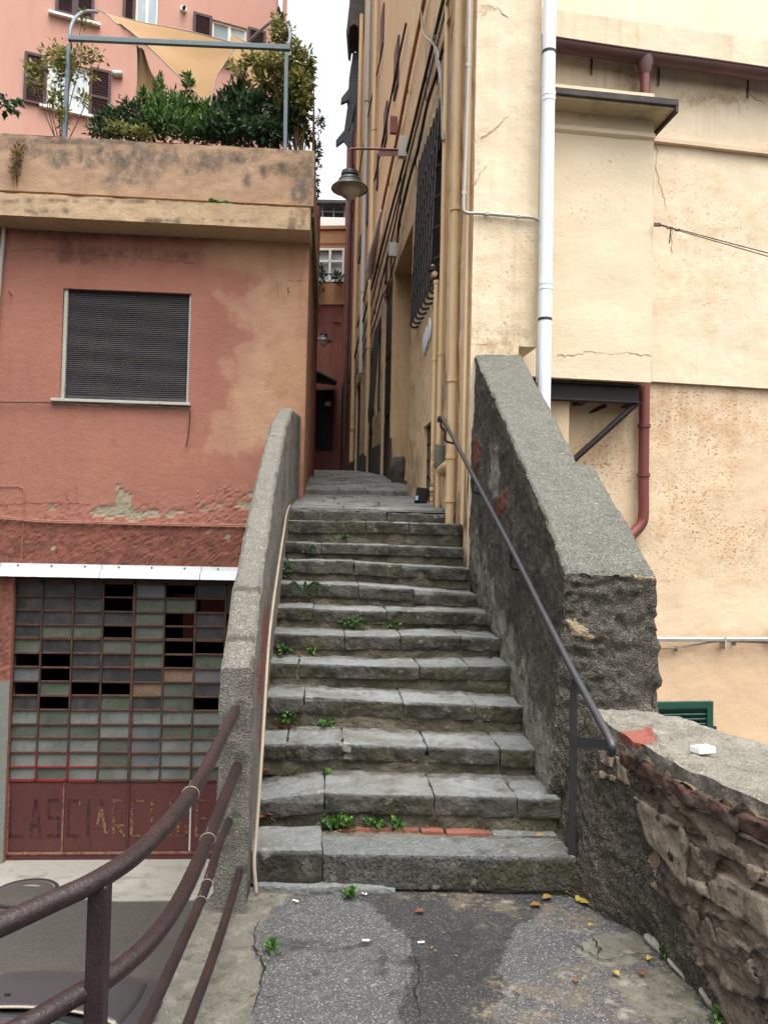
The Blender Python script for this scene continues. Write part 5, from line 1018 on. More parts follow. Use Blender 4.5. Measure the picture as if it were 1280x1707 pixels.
for (px, py, lab, tint, L) in LV:
    L = L*(1.9 if tint > .4 and px > 880 and py < 1520 else 1.3)
    p = surf(px, py)+Vector((0, 0, .004)); a = random.uniform(0, 6.28); m = MB(); dirv = Vector((math.cos(a), math.sin(a), 0)); sd = Vector((-math.sin(a), math.cos(a), 0)); V = []; n = 6
    for i in range(n+1):
        t = i/n; w_ = L*.34*math.sin(math.pi*t)**.8; c_ = p+dirv*(L*(t-.5))+Vector((0, 0, .006*math.sin(t*3)+.002)); V += [tuple(c_-sd*w_+Vector((0, 0, .002*math.sin(math.pi*t)))), tuple(c_), tuple(c_+sd*w_+Vector((0, 0, .003*math.sin(math.pi*t))))]
    m.add(V, [(i*3+j, i*3+j+1, (i+1)*3+j+1, (i+1)*3+j) for i in range(n) for j in range(2)], 0, tint=tint); m.tube([p-dirv*L*.5, p-dirv*L*.7+Vector((0, 0, .004))], .0012, 4, 0, tint=tint*.5)
    m.build('fallen_leaf', m_lfO, label=lab, cat='leaf', group='fallen leaves')
m = MB()
for (px, py, lab) in ((489, 1500, 'white cigarette end beside the concrete strip'), (604, 1567, 'cigarette end on the grey asphalt near the dark patch'), (696, 1571, 'cigarette end on the dark patch'), (1002, 1413, None)):
    if not lab: continue
    p = onz(px, py, .011); m = MB(); a = random.uniform(-.6, .6); m.tube([p, p+Vector((math.cos(a)*.028, math.sin(a)*.028, 0))], .004, 8); m.build('cigarette_end', m_white, label=lab, cat='cigarette end', group='cigarette ends')
for (px, py, lab) in ((985, 1512, 'white paper scrap beside the yellow leaves at the handrail foot'), (608, 1493, 'white paper scrap by the weed at the lowest riser')):
    p = onz(px, py, .008); m = MB(); V = [(p.x+random.uniform(-.004, .004)+i*.007-.01, p.y+random.uniform(-.004, .004)+j*.008, p.z+random.uniform(0, .01)) for i in range(4) for j in range(3)]
    m.add(V, [(i*3+j, (i+1)*3+j, (i+1)*3+j+1, i*3+j+1) for i in range(3) for j in range(2)]); m.build('paper_scrap', m_white, label=lab, cat='paper scrap')
p = onz(1171, 1254, ZL+.052); m = MB(); t = thing('cigarette_pack', 'white cigarette pack lying on the flat coping of the rubble wall', 'cigarette pack', p)
m.cbox(p+Vector((0, 0, .013)), .086, .056, .024, 0, .35); m.build('box', m_white, t, bevel=.002)
m = MB(); m.cbox(p+Vector((0, 0, .0255)), .03, .057, .0012, 0, .35); m.build('lid', m_galv, t)

m = MB()
def crumb(px, py, n, sx, sy, smax=.022):
    for _ in range(n):
        x_, y_ = random.gauss(px, sx), random.gauss(py, sy); p = surf(x_, y_)
        if p.y > 8 or p.y < 2.4: continue
        L = random.uniform(.006, smax); dv_ = Vector((random.uniform(-1, 1), random.uniform(-1, 1), random.uniform(-.1, .3)))
        m.leaf(p+Vector((0, 0, .004)), dv_, (random.uniform(-.3, .3), random.uniform(-.3, .3), 1), L, L*random.uniform(.3, .6), 0, tint=min(1, max(0, random.gauss(.25, .25))))
for (px, py, n, sx, sy) in ((442, 1364, 40, 12, 4), (480, 1213, 46, 20, 3), (500, 1092, 50, 26, 2), (505, 1003, 40, 22, 2), (520, 966, 34, 20, 2), (450, 1288, 14, 10, 3), (800, 1384, 30, 60, 2), (640, 1384, 26, 60, 3), (470, 1250, 8, 20, 2), (620, 1292, 18, 90, 2), (700, 1213, 16, 80, 2), (660, 1140, 20, 90, 2), (960, 1500, 30, 16, 8), (1000, 1540, 24, 30, 14), (1100, 1610, 30, 40, 24), (900, 1520, 20, 80, 14), (700, 1490, 40, 110, 4), (480, 1496, 20, 40, 4), (760, 1560, 14, 120, 40), (1080, 1670, 26, 70, 24), (840, 1640, 14, 120, 40), (440, 1600, 20, 14, 50), (540, 1130, 16, 60, 2), (600, 1045, 20, 60, 2)): crumb(px, py, n, sx, sy)
m.build('leaf_litter', m_lfB, label='scattered crumbs of dead leaves along the risers and path edges', cat='leaf litter', kind='stuff')

for pts in ([(433, 1532), (426, 1555), (424, 1580), (436, 1600), (441, 1618), (430, 1660), (418, 1700)], [(952, 1566), (975, 1588), (1004, 1600), (1050, 1592), (1100, 1588)], [(440, 1603), (500, 1577), (560, 1582), (615, 1572), (650, 1560)], [(985, 1560), (1000, 1580), (994, 1600)], [(700, 1700), (690, 1655), (700, 1620), (690, 1590)]):
    P_ = []
    for p0, p1 in zip(pts[:-1], pts[1:]):
        for t in np.linspace(0, 1, 7)[:-1]: P_.append(onz(p0[0]+(p1[0]-p0[0])*t+random.uniform(-3, 3), p0[1]+(p1[1]-p0[1])*t+random.uniform(-2, 2), .006))
    V = []; 
    for i, p_ in enumerate(P_):
        w_ = random.uniform(.001, .0045)*math.sin(math.pi*(i+.5)/len(P_))**.4; q_ = P_[min(i+1, len(P_)-1)]-P_[max(i-1, 0)]; s_ = Vector((-q_.y, q_.x, 0)).normalized()*w_
        z_ = float(fbm(np.array([[p_.x, p_.y, 0]]), 2.2, 4)[0]*.006+fbm(np.array([[p_.x, p_.y, 0]]), 12, 2)[0]*.002)+.009
        V += [(p_.x-s_.x, p_.y-s_.y, z_), (p_.x+s_.x, p_.y+s_.y, z_)]
    m = MB(); m.add(V, [(2*i, 2*i+1, 2*i+3, 2*i+2) for i in range(len(P_)-1)]); m.build('path_crack', m_dark, kind='structure')
# ------------------------------------------------------------------ RIGHT: YELLOW HOUSE along the alley
AW = Plane((-1.067, 22.7), (.75, 6.9)); RF1 = Plane((.75, 6.9), (1.39, 6.98))
yh = thing('yellow_house', 'tall yellow house with pipes and barred window forming the right side of the alley', 'house', (.75, 6.9, 0))
ulen = (Vector((.75, 6.9))-Vector((-1.067, 22.7))).length
def hole(xn, xf, yt, yb, dep, ym=None, zb=None):
    a = AW.uz(xf, ym or yt)[0]; b = AW.uz(xn, ym or yt)[0]; xm = (xn+xf)/2
    return (a, b, zb if zb is not None else AW.uz(xm, yb)[1], AW.uz(xm, yt)[1], dep)
fz = lambda px: float(alz(AW.hit(px, 800).y))-.05
H = {'door': hole(722, 705, 706, 830, .22, 760, fz(713)), 'win': hole(735, 701, 222, 492, .18, 360), 'niche': hole(684, 653.5, 424, 800, .30, 600, fz(668)), 'door2': hole(651, 637, 486, 790, .07, 640, fz(644)), 'win2': hole(634, 625, 545, 690, .08, 620), 'door3': hole(621, 612, 592, 780, .07, 690, fz(616)), 'door4': hole(600, 593, 640, 780, .07, 700, fz(596))}
mb = MB(); hl = list(H.values())
wm = {'grime': np.zeros, 'grey': np.zeros}
g1 = blobs([(745, 700, 10, 60), (735, 640, 6, 50), (735, 170, 8, 60), (700, 300, 8, 60), (650, 760, 30, 30), (690, 790, 12, 30), (752, 820, 8, 60), (720, 120, 8, 40), (770, 860, 12, 40), (640, 450, 30, 60)], .8, 4, .5)
g2 = blobs([(750, 650, 7, 50), (733, 420, 4, 16), (748, 160, 5, 80), (738, 755, 4, 30), (722, 90, 12, 40), (705, 250, 8, 50)], .7, 5, .4)
wallgrid(mb, AW, 0, ulen, 0, 8.2, .07, hl, masks={'grime': g1, 'grey': g2}, disp=lambda V, a: fbm(V, 2.5, 4)*.012)
wallgrid(mb, AW, 0, ulen, 8.2, 19, .5)
mb.build('alley_wall', m_och, yh)
mb = MB(); zov = RF1.uz(880, 578)[1]; ux1 = RF1.uz(864, 600)[0]; ux2 = RF1.uz(897, 400)[0]
wallgrid(mb, RF1, .002, ux1, -2.2, zov, .08, masks={'grime': blobs([(825, 560, 50, 24), (840, 590, 40, 14)], .8, 4, .5), 'speck': blobs([(830, 520, 60, 90)], .5, 2, .6)})
wallgrid(mb, RF1, .002, ux2, zov, 9, .035, masks={'streak': lambda p_, V: .4+.6*sstep(360, 480, p_[:, 1]), 'grime': blobs([(825, 562, 46, 22), (800, 20, 20, 10), (790, 300, 8, 60)], .8, 4, .5), 'speck': np.vectorize(float) and blobs([(830, 480, 70, 90), (850, 400, 60, 40)], .5, 2, .7)}, disp=lambda V, a: fbm(V, 2, 4)*.008)
wallgrid(mb, RF1, .002, ux2, 9, 19, .5)
q = lambda u, z, o: tuple(RF1.pt(u, z, o))
mb.add([q(ux1, zov, 0), q(ux2, zov, 0), q(ux2, zov, -1.6), q(ux1, zov, -1.6)], [(3, 2, 1, 0)])
mb.add([q(ux2, zov, 0), q(ux2, zov, -3), q(ux2, 19, -3), q(ux2, 19, 0)], [(0, 1, 2, 3)])
mb.add([q(ux1, -2.2, 0), q(ux1, -2.2, -2), q(ux1, zov, -2), q(ux1, zov, 0)], [(0, 1, 2, 3)])
mb.build('front_wall', m_yel, yh)
# doors, window leaf, grille
for k in ('door', 'door2', 'door3', 'door4', 'win', 'win2'):
    h = H[k]; m = MB(); m.box(AW.pt(h[0]+.005, h[2], -h[4]-.02), AW.u*(h[1]-h[0]-.01), AW.n*.03, (0, 0, h[3]-h[2]-.01))
    if k.startswith('door'):
        for j in range(3): m.box(AW.pt(h[0]+.06, h[2]+.15+j*(h[3]-h[2]-.3)/3, -h[4]+.01), AW.u*(h[1]-h[0]-.12), AW.n*.015, (0, 0, (h[3]-h[2])/3-.2))
    m.build('door' if k.startswith('door') else 'window', m_black if k != 'win' else m_dark, yh, label={'door': 'low dark door at the head of the steps', 'door2': 'tall dark door beyond the niche'}.get(k))
h = H['niche']; m = MB(); m.box(AW.pt(h[0], h[2], -h[4]-.02), AW.u*(h[1]-h[0]), AW.n*.02, (0, 0, h[3]-h[2])); m.build('niche_wall', m_och, yh)
m = MB(); h = H['win']; nb = 8
for i in range(nb):
    u = h[0]+.03+(h[1]-h[0]-.06)*i/(nb-1); P_ = []
    for t in np.linspace(0, 1, 12): P_.append(AW.pt(u, h[3]-.02-(h[3]-h[2]+.10)*t, .03+.075*t**.8))
    P_ += [AW.pt(u, h[2]-.135, .10), AW.pt(u, h[2]-.15, .08), AW.pt(u, h[2]-.15, .04), AW.pt(u, h[2]-.13, .0)]; m.tube(P_, .015, 6)
for t in (.04, .22, .38, .54, .70, .86, .99):
    z_ = h[3]-.02-(h[3]-h[2]+.10)*t; o_ = .03+.075*t**.8; m.box(AW.pt(h[0]-.04, z_, o_-.005), AW.u*(h[1]-h[0]+.06), AW.n*.012, (0, 0, .03))
    m.tube(smooth_path([AW.pt(h[1]+.01, z_+.015, o_), AW.pt(h[1]+.06, z_+.02, o_*.8), AW.pt(h[1]+.09, z_+.05, .0)], 4), .012, 6)
m.build('window_grille', m_black, yh)
m = MB(); h = H['win2']
for i in range(6): u = h[0]+.03+(h[1]-h[0]-.06)*i/5; m.tube([AW.pt(u, h[3], .02), AW.pt(u, h[2]+.1, .12), AW.pt(u, h[2]-.08, .10)], .014, 5)
m.build('window_grille', m_black, yh)
m = MB(); h = H['door']
for i in range(5): z_ = h[2]+.15+i*.2; m.box(AW.pt(h[0]+.02, z_, -.06), AW.u*(h[1]-h[0]-.04), AW.n*.02, (0, 0, .03))
for i in range(5): u = h[0]+.06+(h[1]-h[0]-.12)*i/4; m.tube([AW.pt(u, h[2]+.02, -.05), AW.pt(u, h[3]-.02, -.05)], .009, 6)
m.build('door_grille', m_black, yh)
m_plinth = mat('dark_grey_plinth', (74, 70, 68), .85, [('n', 3, None, .45, .7, (92, 86, 80), .7), ('n', 9, None, .55, .72, (54, 50, 48), .6)], [('n', 30, .006)])
ua, ub = AW.uz(575, 780)[0], AW.uz(652, 780)[0]; n = 30
edges = [H[k][i] for k in ('door2', 'door3', 'door4') for i in (0, 1)]; ed = sorted([e for e in edges]+[ua, ub])
for a, b in zip(ed[:-1], ed[1:]):
    if any(abs(a-H[k][0]) < 1e-6 for k in ('door2', 'door3', 'door4')): continue
    za = AW.pt(a, 0).y; m = MB(); m.prism([AW.pt(a, float(alz(AW.pt(a, 0).y))-.1, .0), AW.pt(b, float(alz(AW.pt(b, 0).y))-.1, .0), AW.pt(b, float(np.interp(AW.pt(b, 0).y, [12.5, 22], [3.30, 3.85])), .0), AW.pt(a, float(np.interp(za, [12.5, 22], [3.30, 3.85])), .0)], AW.n*.03); m.build('plinth', m_plinth, yh)
for (xa, xb, y0, y1) in ((657, 668, 78, 150), (640, 648, 182, 238), (635, 642, 22, 80), (598, 603, 400, 432), (629, 632, 262, 312), (587, 590, 285, 335), (611, 615, 330, 372), (604, 607, 520, 548), (643, 647, 440, 470)):
    a, b = AW.uz(xa, (y0+y1)/2)[0], AW.uz(xb, (y0+y1)/2)[0]; z0, z1 = AW.uz((xa+xb)/2, y1)[1], AW.uz((xa+xb)/2, y0)[1]
    mid_ = (a+b)/2; a, b = mid_-(b-a)*.28, mid_+(b-a)*.28; m = MB(); m.box(AW.pt(a, z0, .004), AW.u*(b-a), AW.n*.03, (0, 0, z1-z0)); 
    m.build('shutter', m_brown, yh)
p = at(655, 770, 11.7); fl0 = float(alz(11.7)); m = MB(); x0, x1 = at(652, 790, 11.75).x, at(674, 790, 11.75).x
rock(m, [Vector((x0, 11.7, fl0-.1)), Vector((x0, 11.7, fl0+.25)), Vector((x0+.02, 12.1, fl0)), Vector((x0+.03, 12.1, fl0+.44)), Vector((x1, 11.65, fl0-.1)), Vector((x1, 11.65, fl0+.44)), Vector((x1, 12.1, fl0)), Vector((x1, 12.1, fl0+.44))], .04, .04, .03, 5)
m.build('stone_block', m_rc, smooth=True, auto=60, label='mossy stone block at the wall foot beyond the niche in the alley', cat='stone block')
# cables along the alley wall
CB = 'cables along the alley wall'
wallcable('alley_cable', 'thick tan conduit, uppermost line running along the alley wall', AW, [(722, -40), (715, 0), (690, 118), (666, 240), (645, 335), (628, 420), (600, 545)], .026, m_tcable, .06, 'cable', 4, CB)
wallcable('alley_cable', 'black cable bundle below the thick tan conduit along the alley wall', AW, [(757, -30), (748, 0), (716, 130), (686, 250), (655, 362), (629, 462), (602, 565), (585, 640)], .022, m_cable, .06, 'cable', 5, CB)
wallcable('alley_cable', 'grey cable beside the black bundle along the alley wall', AW, [(766, -30), (756, 0), (722, 132), (692, 250), (662, 360), (634, 465), (608, 570)], .018, m_gcable, .06, 'cable', 4, CB)
wallcable('alley_cable', 'sagging dark cable dropping from the wall corner to the grey junction box', AW, [(747, 80), (735, 128), (720, 175), (704, 250), (690, 296), (678, 345), (671, 375), (669, 405)], .020, m_cable, .06, 'cable', 3, CB)
wallcable('alley_cable', 'thin dark cable from the junction box down along the alley', AW, [(690, 250), (668, 352), (655, 410), (642, 462), (628, 520), (600, 610)], .013, m_cable, .05, 'cable', 3, CB)
wallcable('alley_cable', 'thin brown cable lowest of those crossing the alley wall', AW, [(664, 430), (650, 480), (640, 500), (622, 560), (590, 640), (580, 668)], .013, m_cable, .05, 'cable', 2, CB)
wallcable('alley_cable', 'bundle of grey cables drooping down the wall near the house corner', AW, [(711, -10), (712, 40), (716, 60), (732, 74), (740, 92), (745, 130), (748, 190), (750, 235)], .016, m_gcable, .07, 'cable', 0, CB)
wallcable('alley_cable', 'second grey cable looping above the drooping grey bundle', AW, [(737, 60), (734, 70), (738, 95), (744, 125), (747, 150), (749, 232)], .011, m_gcable, .08, 'cable', 0, CB)
wallcable('alley_cable', 'short tan cable high on the wall by the corner pipe', AW, [(757, 30), (752, 45), (748, 66), (744, 80)], .012, m_tcable, .05, 'cable', 3, CB)
wallcable('alley_cable', 'brown line descending the far part of the alley wall', AW, [(640, 90), (618, 190), (600, 300), (588, 380)], .016, m_cable, .05, 'cable', 2, CB)
wallcable('alley_cable', 'dark line crossing high above the far shutters of the alley', AW, [(682, 40), (664, 125), (645, 220), (630, 292), (622, 320)], .018, m_cable, .05, 'cable', 2, CB)
m = MB()
A_, B_ = AW.hit(644, 352)+AW.n*.10, AW.hit(626, 446)+AW.n*.12; m.tube([A_, A_.lerp(B_, .5)-Vector((0, 0, .05)), B_, B_-Vector((0, 0, .25))], [.02, .07, .10, .03], 8)
m.build('plastic_sheet', mat('hazy_plastic', (196, 190, 184), .5), smooth=True, label='whitish plastic sheet hanging on the alley cables', cat='plastic sheet')
for (px, py, w, hh, lab) in ((684, 250, .10, .30, 'grey electrical box at the foot of the lamp arm'), (666, 420, .10, .22, 'grey junction box with tangled wires on the alley wall'), (668, 212, .07, .28, 'maroon box beside the lamp arm')):
    p = AW.hit(px, py)+AW.n*.06; m = MB(); m.box(p-Vector((0, 0, hh/2)), AW.u*w, AW.n*.12, (0, 0, hh)); m.build('junction_box', m_dp if 'maroon' in lab else m_galv, label=lab, cat='junction box', bevel=.008)
m = MB(); p = AW.hit(666, 425)+AW.n*.1
for i in range(5): a = i*1.3; m.tube(smooth_path([p+Vector((0, 0, .1)), p+AW.u*(-.2-.03*i)+Vector((0, 0, .05)), p+AW.u*(-.25)+Vector((0, 0, -.15-.03*i)), p+Vector((0, 0, -.2))], 5), .008, 5)
m.build('wire_loop', m_cable, label='loops of loose wire around the junction box', cat='cable')
# pipes on the alley wall
def pipe(name, label, pts, r, m_, cat='pipe', rust=None, collars=(), group='pipes on the alley wall', n=12):
    t = thing(name, label, cat, pts[-1], group); m = MB(); P_ = smooth_path(pts, 10) if len(pts) > 2 else [Vector(pts[0]).lerp(Vector(pts[1]), i/40) for i in range(41)]
    for i in range(len(P_)): pass
    m.tube(P_, r, n); 
    if rust is not None: V = np.concatenate(m.v); m.a['rust'] = [rust(V)]
    m.build('pipe', m_, t, smooth=True, auto=40)
    for c_ in collars:
        i = int(c_*(len(P_)-2)); m = MB(); T_ = (P_[i+1]-P_[i]).normalized(); m.tube([P_[i]-T_*.018, P_[i]+T_*.018], r*1.22, n); m.build('collar', m_, t, smooth=True, auto=40)
    return t
av = lambda px, py, o: AW.hit(px, py)+AW.n*o
def vert(px, py, o, z1): p = av(px, py, o); return Vector((p.x, p.y, z1))
b = av(759, 884, .06); pipe('downpipe', 'broad ochre downpipe nearest the house corner, ending above the steps', [Vector((b.x, b.y, 12)), Vector((b.x, b.y, 6)), Vector((b.x, b.y, 3.2)), b], .044, m_tan, 'drainpipe', lambda V: sstep(2.0, 1.6, V[:, 2])*.45, (.45, .72, .86, .95))
m = MB(); m.tube([b, b-Vector((0, 0, .07))], .042, 12); m.build('pipe_outlet', m_white, label='white plastic outlet at the foot of the broad ochre downpipe', cat='pipe')
b = av(737, 848, .05); pipe('pipe', 'ochre pipe behind the handrail top, second from the corner', [vert(737, 848, .05, 12), vert(737, 848, .05, 5), vert(737, 848, .05, 3), b], .027, m_tan, collars=(.55, .8))
b = av(728.5, 848, .06); tp = av(733, 476, .06); pipe('pipe', 'ochre pipe with flaking rusty foot under the gas fitting', [Vector((b.x, b.y, tp.z)), Vector((b.x, b.y, 3)), b], .026, m_tan, rust=lambda V: sstep(2.95, 2.2, V[:, 2])*.75, collars=(.02, .35, .93))
m = MB(); p = av(733, 470, .08); m.tube([p, p+Vector((0, 0, .10))], .04, 10); m.tube([p+Vector((0, 0, .12)), p+Vector((0, 0, .16))], .05, 10); m.tube([p+Vector((0, 0, .05)), p+AW.u*.12+Vector((0, 0, .05))], .03, 8, 1); m.tube([p+Vector((0, 0, .16)), p+Vector((0, 0, .19))], .02, 8, 1)
m.build('gas_fitting', [m_black, m_tan], label='dark gas fitting atop the rusty-footed ochre pipe', cat='gas fitting')
e0 = av(741, 742, .05); m = MB(); m.tube(smooth_path([e0, e0-Vector((0, 0, .10)), e0-Vector((0, 0, .22)), e0-Vector((0, 0, .26))+AW.n*.02], 4), [.05, .05, .055, .06, .06, .06, .06, .06, .055, .05, .05, .04, .03], 12); m.build('cement_lump', m_conc, smooth=True, label='grey cement collar on the wall left of the pipe elbow', cat='cement collar')
e1 = av(745, 786, .06); m = MB(); m.tube(smooth_path([e1-Vector((0, 0, .02))-AW.n*.06, e1, e1+AW.u*.10+Vector((0, 0, .02)), av(757, 775, .06)], 5), .048, 12); m.build('pipe_elbow', m_tan, smooth=True, label='ochre elbow joining the broad downpipe from the wall', cat='pipe')
pipe('pipe', 'slim ochre pipe along the very corner of the yellow house', [vert(776, 850, .03, 12), vert(776, 850, .03, 1.8)], .018, m_tan, 'pipe')
P_ = [RF1.hit(781, -40)+RF1.n*.03, RF1.hit(779, 120)+RF1.n*.035, RF1.hit(773, 300)+RF1.n*.035, RF1.hit(771, 345)+RF1.n*.035, RF1.hit(775, 357)+RF1.n*.035, RF1.hit(800, 358)+RF1.n*.03, RF1.hit(860, 363)+RF1.n*.03, RF1.hit(888, 366)+RF1.n*.03, RF1.hit(899, 376)+RF1.n*.03, RF1.hit(900, 395)+RF1.n*.03, RF1.hit(899, 500)+RF1.n*.03, RF1.hit(897, 660)+RF1.n*.03]
t = thing('wall_conduit', 'pale conduit turning across the yellow front to the white downpipe', 'conduit', P_[-1]); m = MB(); m.tube(smooth_path(P_, 6), .015, 10); m.build('conduit', m_galv, t, smooth=True)
for (px, py) in ((779, 113), (772, 325), (810, 359), (862, 363), (900, 398), (899, 560)):
    m = MB(); p = RF1.hit(px, py)+RF1.n*.03; m.cbox(p, .04, .035, .03); m.build('clip', m_galv, t, bevel=.004)
for (px, py, z_) in ((620, 240, .05), (612, 500, .05)): pass
pipe('downpipe', 'grey zinc downpipe far along the alley wall', [vert(607, 622, .08, 16), vert(607, 622, .08, 8), av(607, 622, .08)], .06, m_galv, 'drainpipe', collars=(.3, .6))
pipe('downpipe', 'slim ochre downpipe beside the far grey one', [vert(617, 760, .08, 16), vert(617, 760, .08, 8), av(617, 760, .08)], .05, m_tan, 'drainpipe', collars=(.4, .75))
pipe('downpipe', 'ochre downpipe with knobbly collars beyond the dark doors', [vert(590.5, 770, .08, 16), vert(590.5, 770, .08, 8), av(590.5, 770, .08)], .06, m_tan, 'drainpipe', collars=(.86, .9, .94))
pipe('downpipe', 'dark brown downpipe where the yellow house meets the red one', [vert(579, 780, .10, 16), vert(579, 780, .10, 8), av(579, 740, .10)], .07, m_gut, 'drainpipe', collars=(.3, .6))
for i, (px, py) in enumerate(((718, 549), (713, 563), (709.5, 573))):
    c = av(px, py, .01); m = MB(); V = []; n = 20
    for (s_, o_) in ((1, 0), (1, .012), (.82, .02), (.0, .022)):
        for j in range(n): a = 2*math.pi*j/n; V.append(tuple(c+AW.u*(.088*s_*math.cos(a))+Vector((0, 0, .135*s_*math.sin(a)))+AW.n*o_))
    m.add(V, [(k*n+j, k*n+(j+1) % n, (k+1)*n+(j+1) % n, (k+1)*n+j) for k in range(3) for j in range(n)]); m.build('oval_plaque', m_pvc, smooth=True, auto=40, cat='plaque', group='white oval plaques below the barred window', label=('white oval plaque nearest the rusty-footed pipe', 'middle white oval plaque of three on the alley wall', 'white oval plaque farthest from the pipes')[i])
p = Vector((at(702, 832, 8.62).x, 8.62, float(alz(8.62)))); t = thing('black_box', 'small black box with blue-white label standing at the head of the steps', 'box', p)
m = MB(); a = np.array([.155, .02, 0]); m.prism([p+Vector((-.085, -.03, .008)), p+Vector((.06, -.03, .008)), p+Vector((.09, -.03, .17)), p+Vector((-.05, -.03, .185))], (.01, .12, .0)); m.build('case', m_rub, t, bevel=.015)
m = MB(); m.prism([p+Vector((-.072, -.033, .035)), p+Vector((-.04, -.033, .035)), p+Vector((-.034, -.033, .085)), p+Vector((-.066, -.033, .085))], (0, .002, 0)); m.build('label', mat('blue_label', (150, 190, 214), .6), t)
# ------------------------------------------------------------------ RIGHT HOUSE (projecting bay, gutter, wall receding to the right)
RF2 = Plane(colx(1087, 8.0), colx(1280, 8.22)); BX = Plane(colx(923, 7.42), colx(1087, 7.55))
rh = thing('cream_house', 'pale yellow house with projecting bay, brown gutter and slate canopy on the right', 'house', RF2.pt(0, -2.2))
ub0, ub1 = RF2.uz(880, 600)[0]-.4, RF2.uz(1500, 600)[0]; zl = RF2.uz(1180, 643)[1]; ztop = RF2.uz(1100, 96)[1]+.02
mb = MB(); bx0, bx1 = BX.uz(850, 400)[0], BX.uz(1087, 430)[0]
gsp = blobs([(1180, 700, 110, 70), (1150, 850, 90, 90), (1110, 700, 40, 60), (1230, 900, 60, 60), (1000, 780, 60, 60)], .5, 2.2, .8)
gso = blobs([(1180, 165, 110, 22), (1100, 220, 30, 14), (1180, 420, 90, 120), (1120, 320, 30, 60)], .6, 2, .8)
wallgrid(mb, RF2, ub0, ub1, -3.4, zl, .05, masks={'streak': lambda p_, V: sstep(820, 650, p_[:, 1])*.9, 'speck': gsp, 'low': lambda p_, V: sstep(1040, 1075, p_[:, 1]+fbm(V, 3, 3)*10)}, disp=lambda V, a: fbm(V, 2, 4)*.008)
mb.build('lower_wall', m_yel2, rh)
mb = MB(); RU = RF2.shift(.045); wallgrid(mb, RU, ub0, ub1, zl, ztop+.3, .05, masks={'streak': lambda p_, V: sstep(330, 120, p_[:, 1])*.9+sstep(560, 640, p_[:, 1])*.3, 'speck': gso, 'grime': blobs([(1190, 165, 100, 8), (1050, 130, 30, 30)], .7, 5, .5)}, disp=lambda V, a: fbm(V, 2, 4)*.008)
q = lambda pl, u, z, o=0: tuple(pl.pt(u, z, o))
mb.add([q(RU, ub0, zl), q(RU, ub1, zl), q(RF2, ub1, zl, -.05), q(RF2, ub0, zl, -.05)], [(3, 2, 1, 0)])
mb.build('upper_wall', m_yel, rh)
m = MB(); z_ = RU.uz(1180, 247)[1]; m.prism([RU.pt(RU.uz(1088, 235)[0]-.3, z_-.02, 0), RU.pt(RU.uz(1088, 235)[0]-.3, z_-.015, .05), RU.pt(RU.uz(1088, 235)[0]-.3, z_+.03, .05), RU.pt(RU.uz(1088, 235)[0]-.3, z_+.06, 0)], RU.u*4); m.build('string_course', m_yel2, rh)
# bay
zb0, zb1 = BX.uz(1000, 633)[1], BX.uz(1000, 205)[1]; mb = MB()
wallgrid(mb, BX, bx0, bx1, zb0, zb1+.35, .05, masks={'speck': blobs([(1010, 270, 30, 30), (1000, 330, 60, 40)], .5, 4, .6), 'grime': blobs([(1000, 180, 80, 14)], .7, 6, .4)}, disp=lambda V, a: fbm(V, 2, 4)*.006)
mb.add([q(BX, bx1, zb0), q(BX, bx1, zb0, -.7), q(BX, bx1, zb1+.35, -.7), q(BX, bx1, zb1+.35)], [(0, 1, 2, 3)])
mb.add([q(BX, bx0, zb0), q(BX, bx1, zb0), q(BX, bx1, zb0, -.7), q(BX, bx0, zb0, -.7)], [(3, 2, 1, 0)])
mb.build('bay', mat('bay_render', (212, 195, 168), .9, [('n', .8, None, .42, .7, (218, 202, 176), .8), ('an', 'speck', (150, 116, 80), .7, 34, .6, .68), ('an', 'grime', (170, 132, 96), .8, 8, .35, .7)], [('n', 55, .004), ('n', 8, .006)]), rh)
m = MB(); zf0 = BX.uz(1000, 222)[1]; m.prism([BX.pt(bx0, zf0-.03, 0), BX.pt(bx0, zf0-.01, .035), BX.pt(bx0, zf0+.03, .035), BX.pt(bx0, zf0+.05, 0)], BX.u*(bx1-bx0)); m.build('frieze', m_yel, rh)
CN = BX.shift(.26); zc_ = CN.uz(1030, 160)[1]; cu1 = CN.uz(1131, 186)[0]
m = MB(); m.box(CN.pt(bx0, zc_-.035, 0), CN.u*(cu1-bx0), -CN.n*.95, (0, 0, .065)); m.box(CN.pt(cu1-.03, zc_-.10, -.004), CN.u*.03, -CN.n*.9, (0, 0, .07)); m.build('canopy', m_slate, rh, bevel=.006)
m = MB(); m.box(CN.pt(bx0+.02, zc_-.058, -.03), CN.u*(cu1-bx0-.05), -CN.n*.88, (0, 0, .022)); m.build('canopy_soffit', m_canun, rh)
# steel brackets under the bay
BS = BX.shift(-.12); m = MB(); zz = zb0-.03; a, b = bx0, bx1-.07
m.box(BS.pt(a, zz-.15, 0), BS.u*(b-a), -BS.n*.012, (0, 0, .17)); m.box(BS.pt(a, zz-.165, .05), BS.u*(b-a), -BS.n*.11, (0, 0, .014)); m.box(BS.pt(a, zz+.0, .05), BS.u*(b-a), -BS.n*.11, (0, 0, .014))
for u in (bx0+.55, bx1-.62, bx1-.08): m.box(BS.pt(u, zz-.16, -.06), BS.u*.012, -BS.n*.55, (0, 0, .14)); m.box(BS.pt(u-.04, zz-.165, -.06), BS.u*.09, -BS.n*.55, (0, 0, .012))
s0 = BS.pt(bx1-.10, zz-.17, .0); s1 = at(930, 790, 7.75); m.tube([s0, s1], .032, 8); s2 = BS.pt(bx1-.65, zz-.17, -.3); m.tube([s2+Vector((.35, 0, .02)), s2+Vector((-.9, .15, -.55))], .02, 6)
m.build('bracket', m_beam, rh)
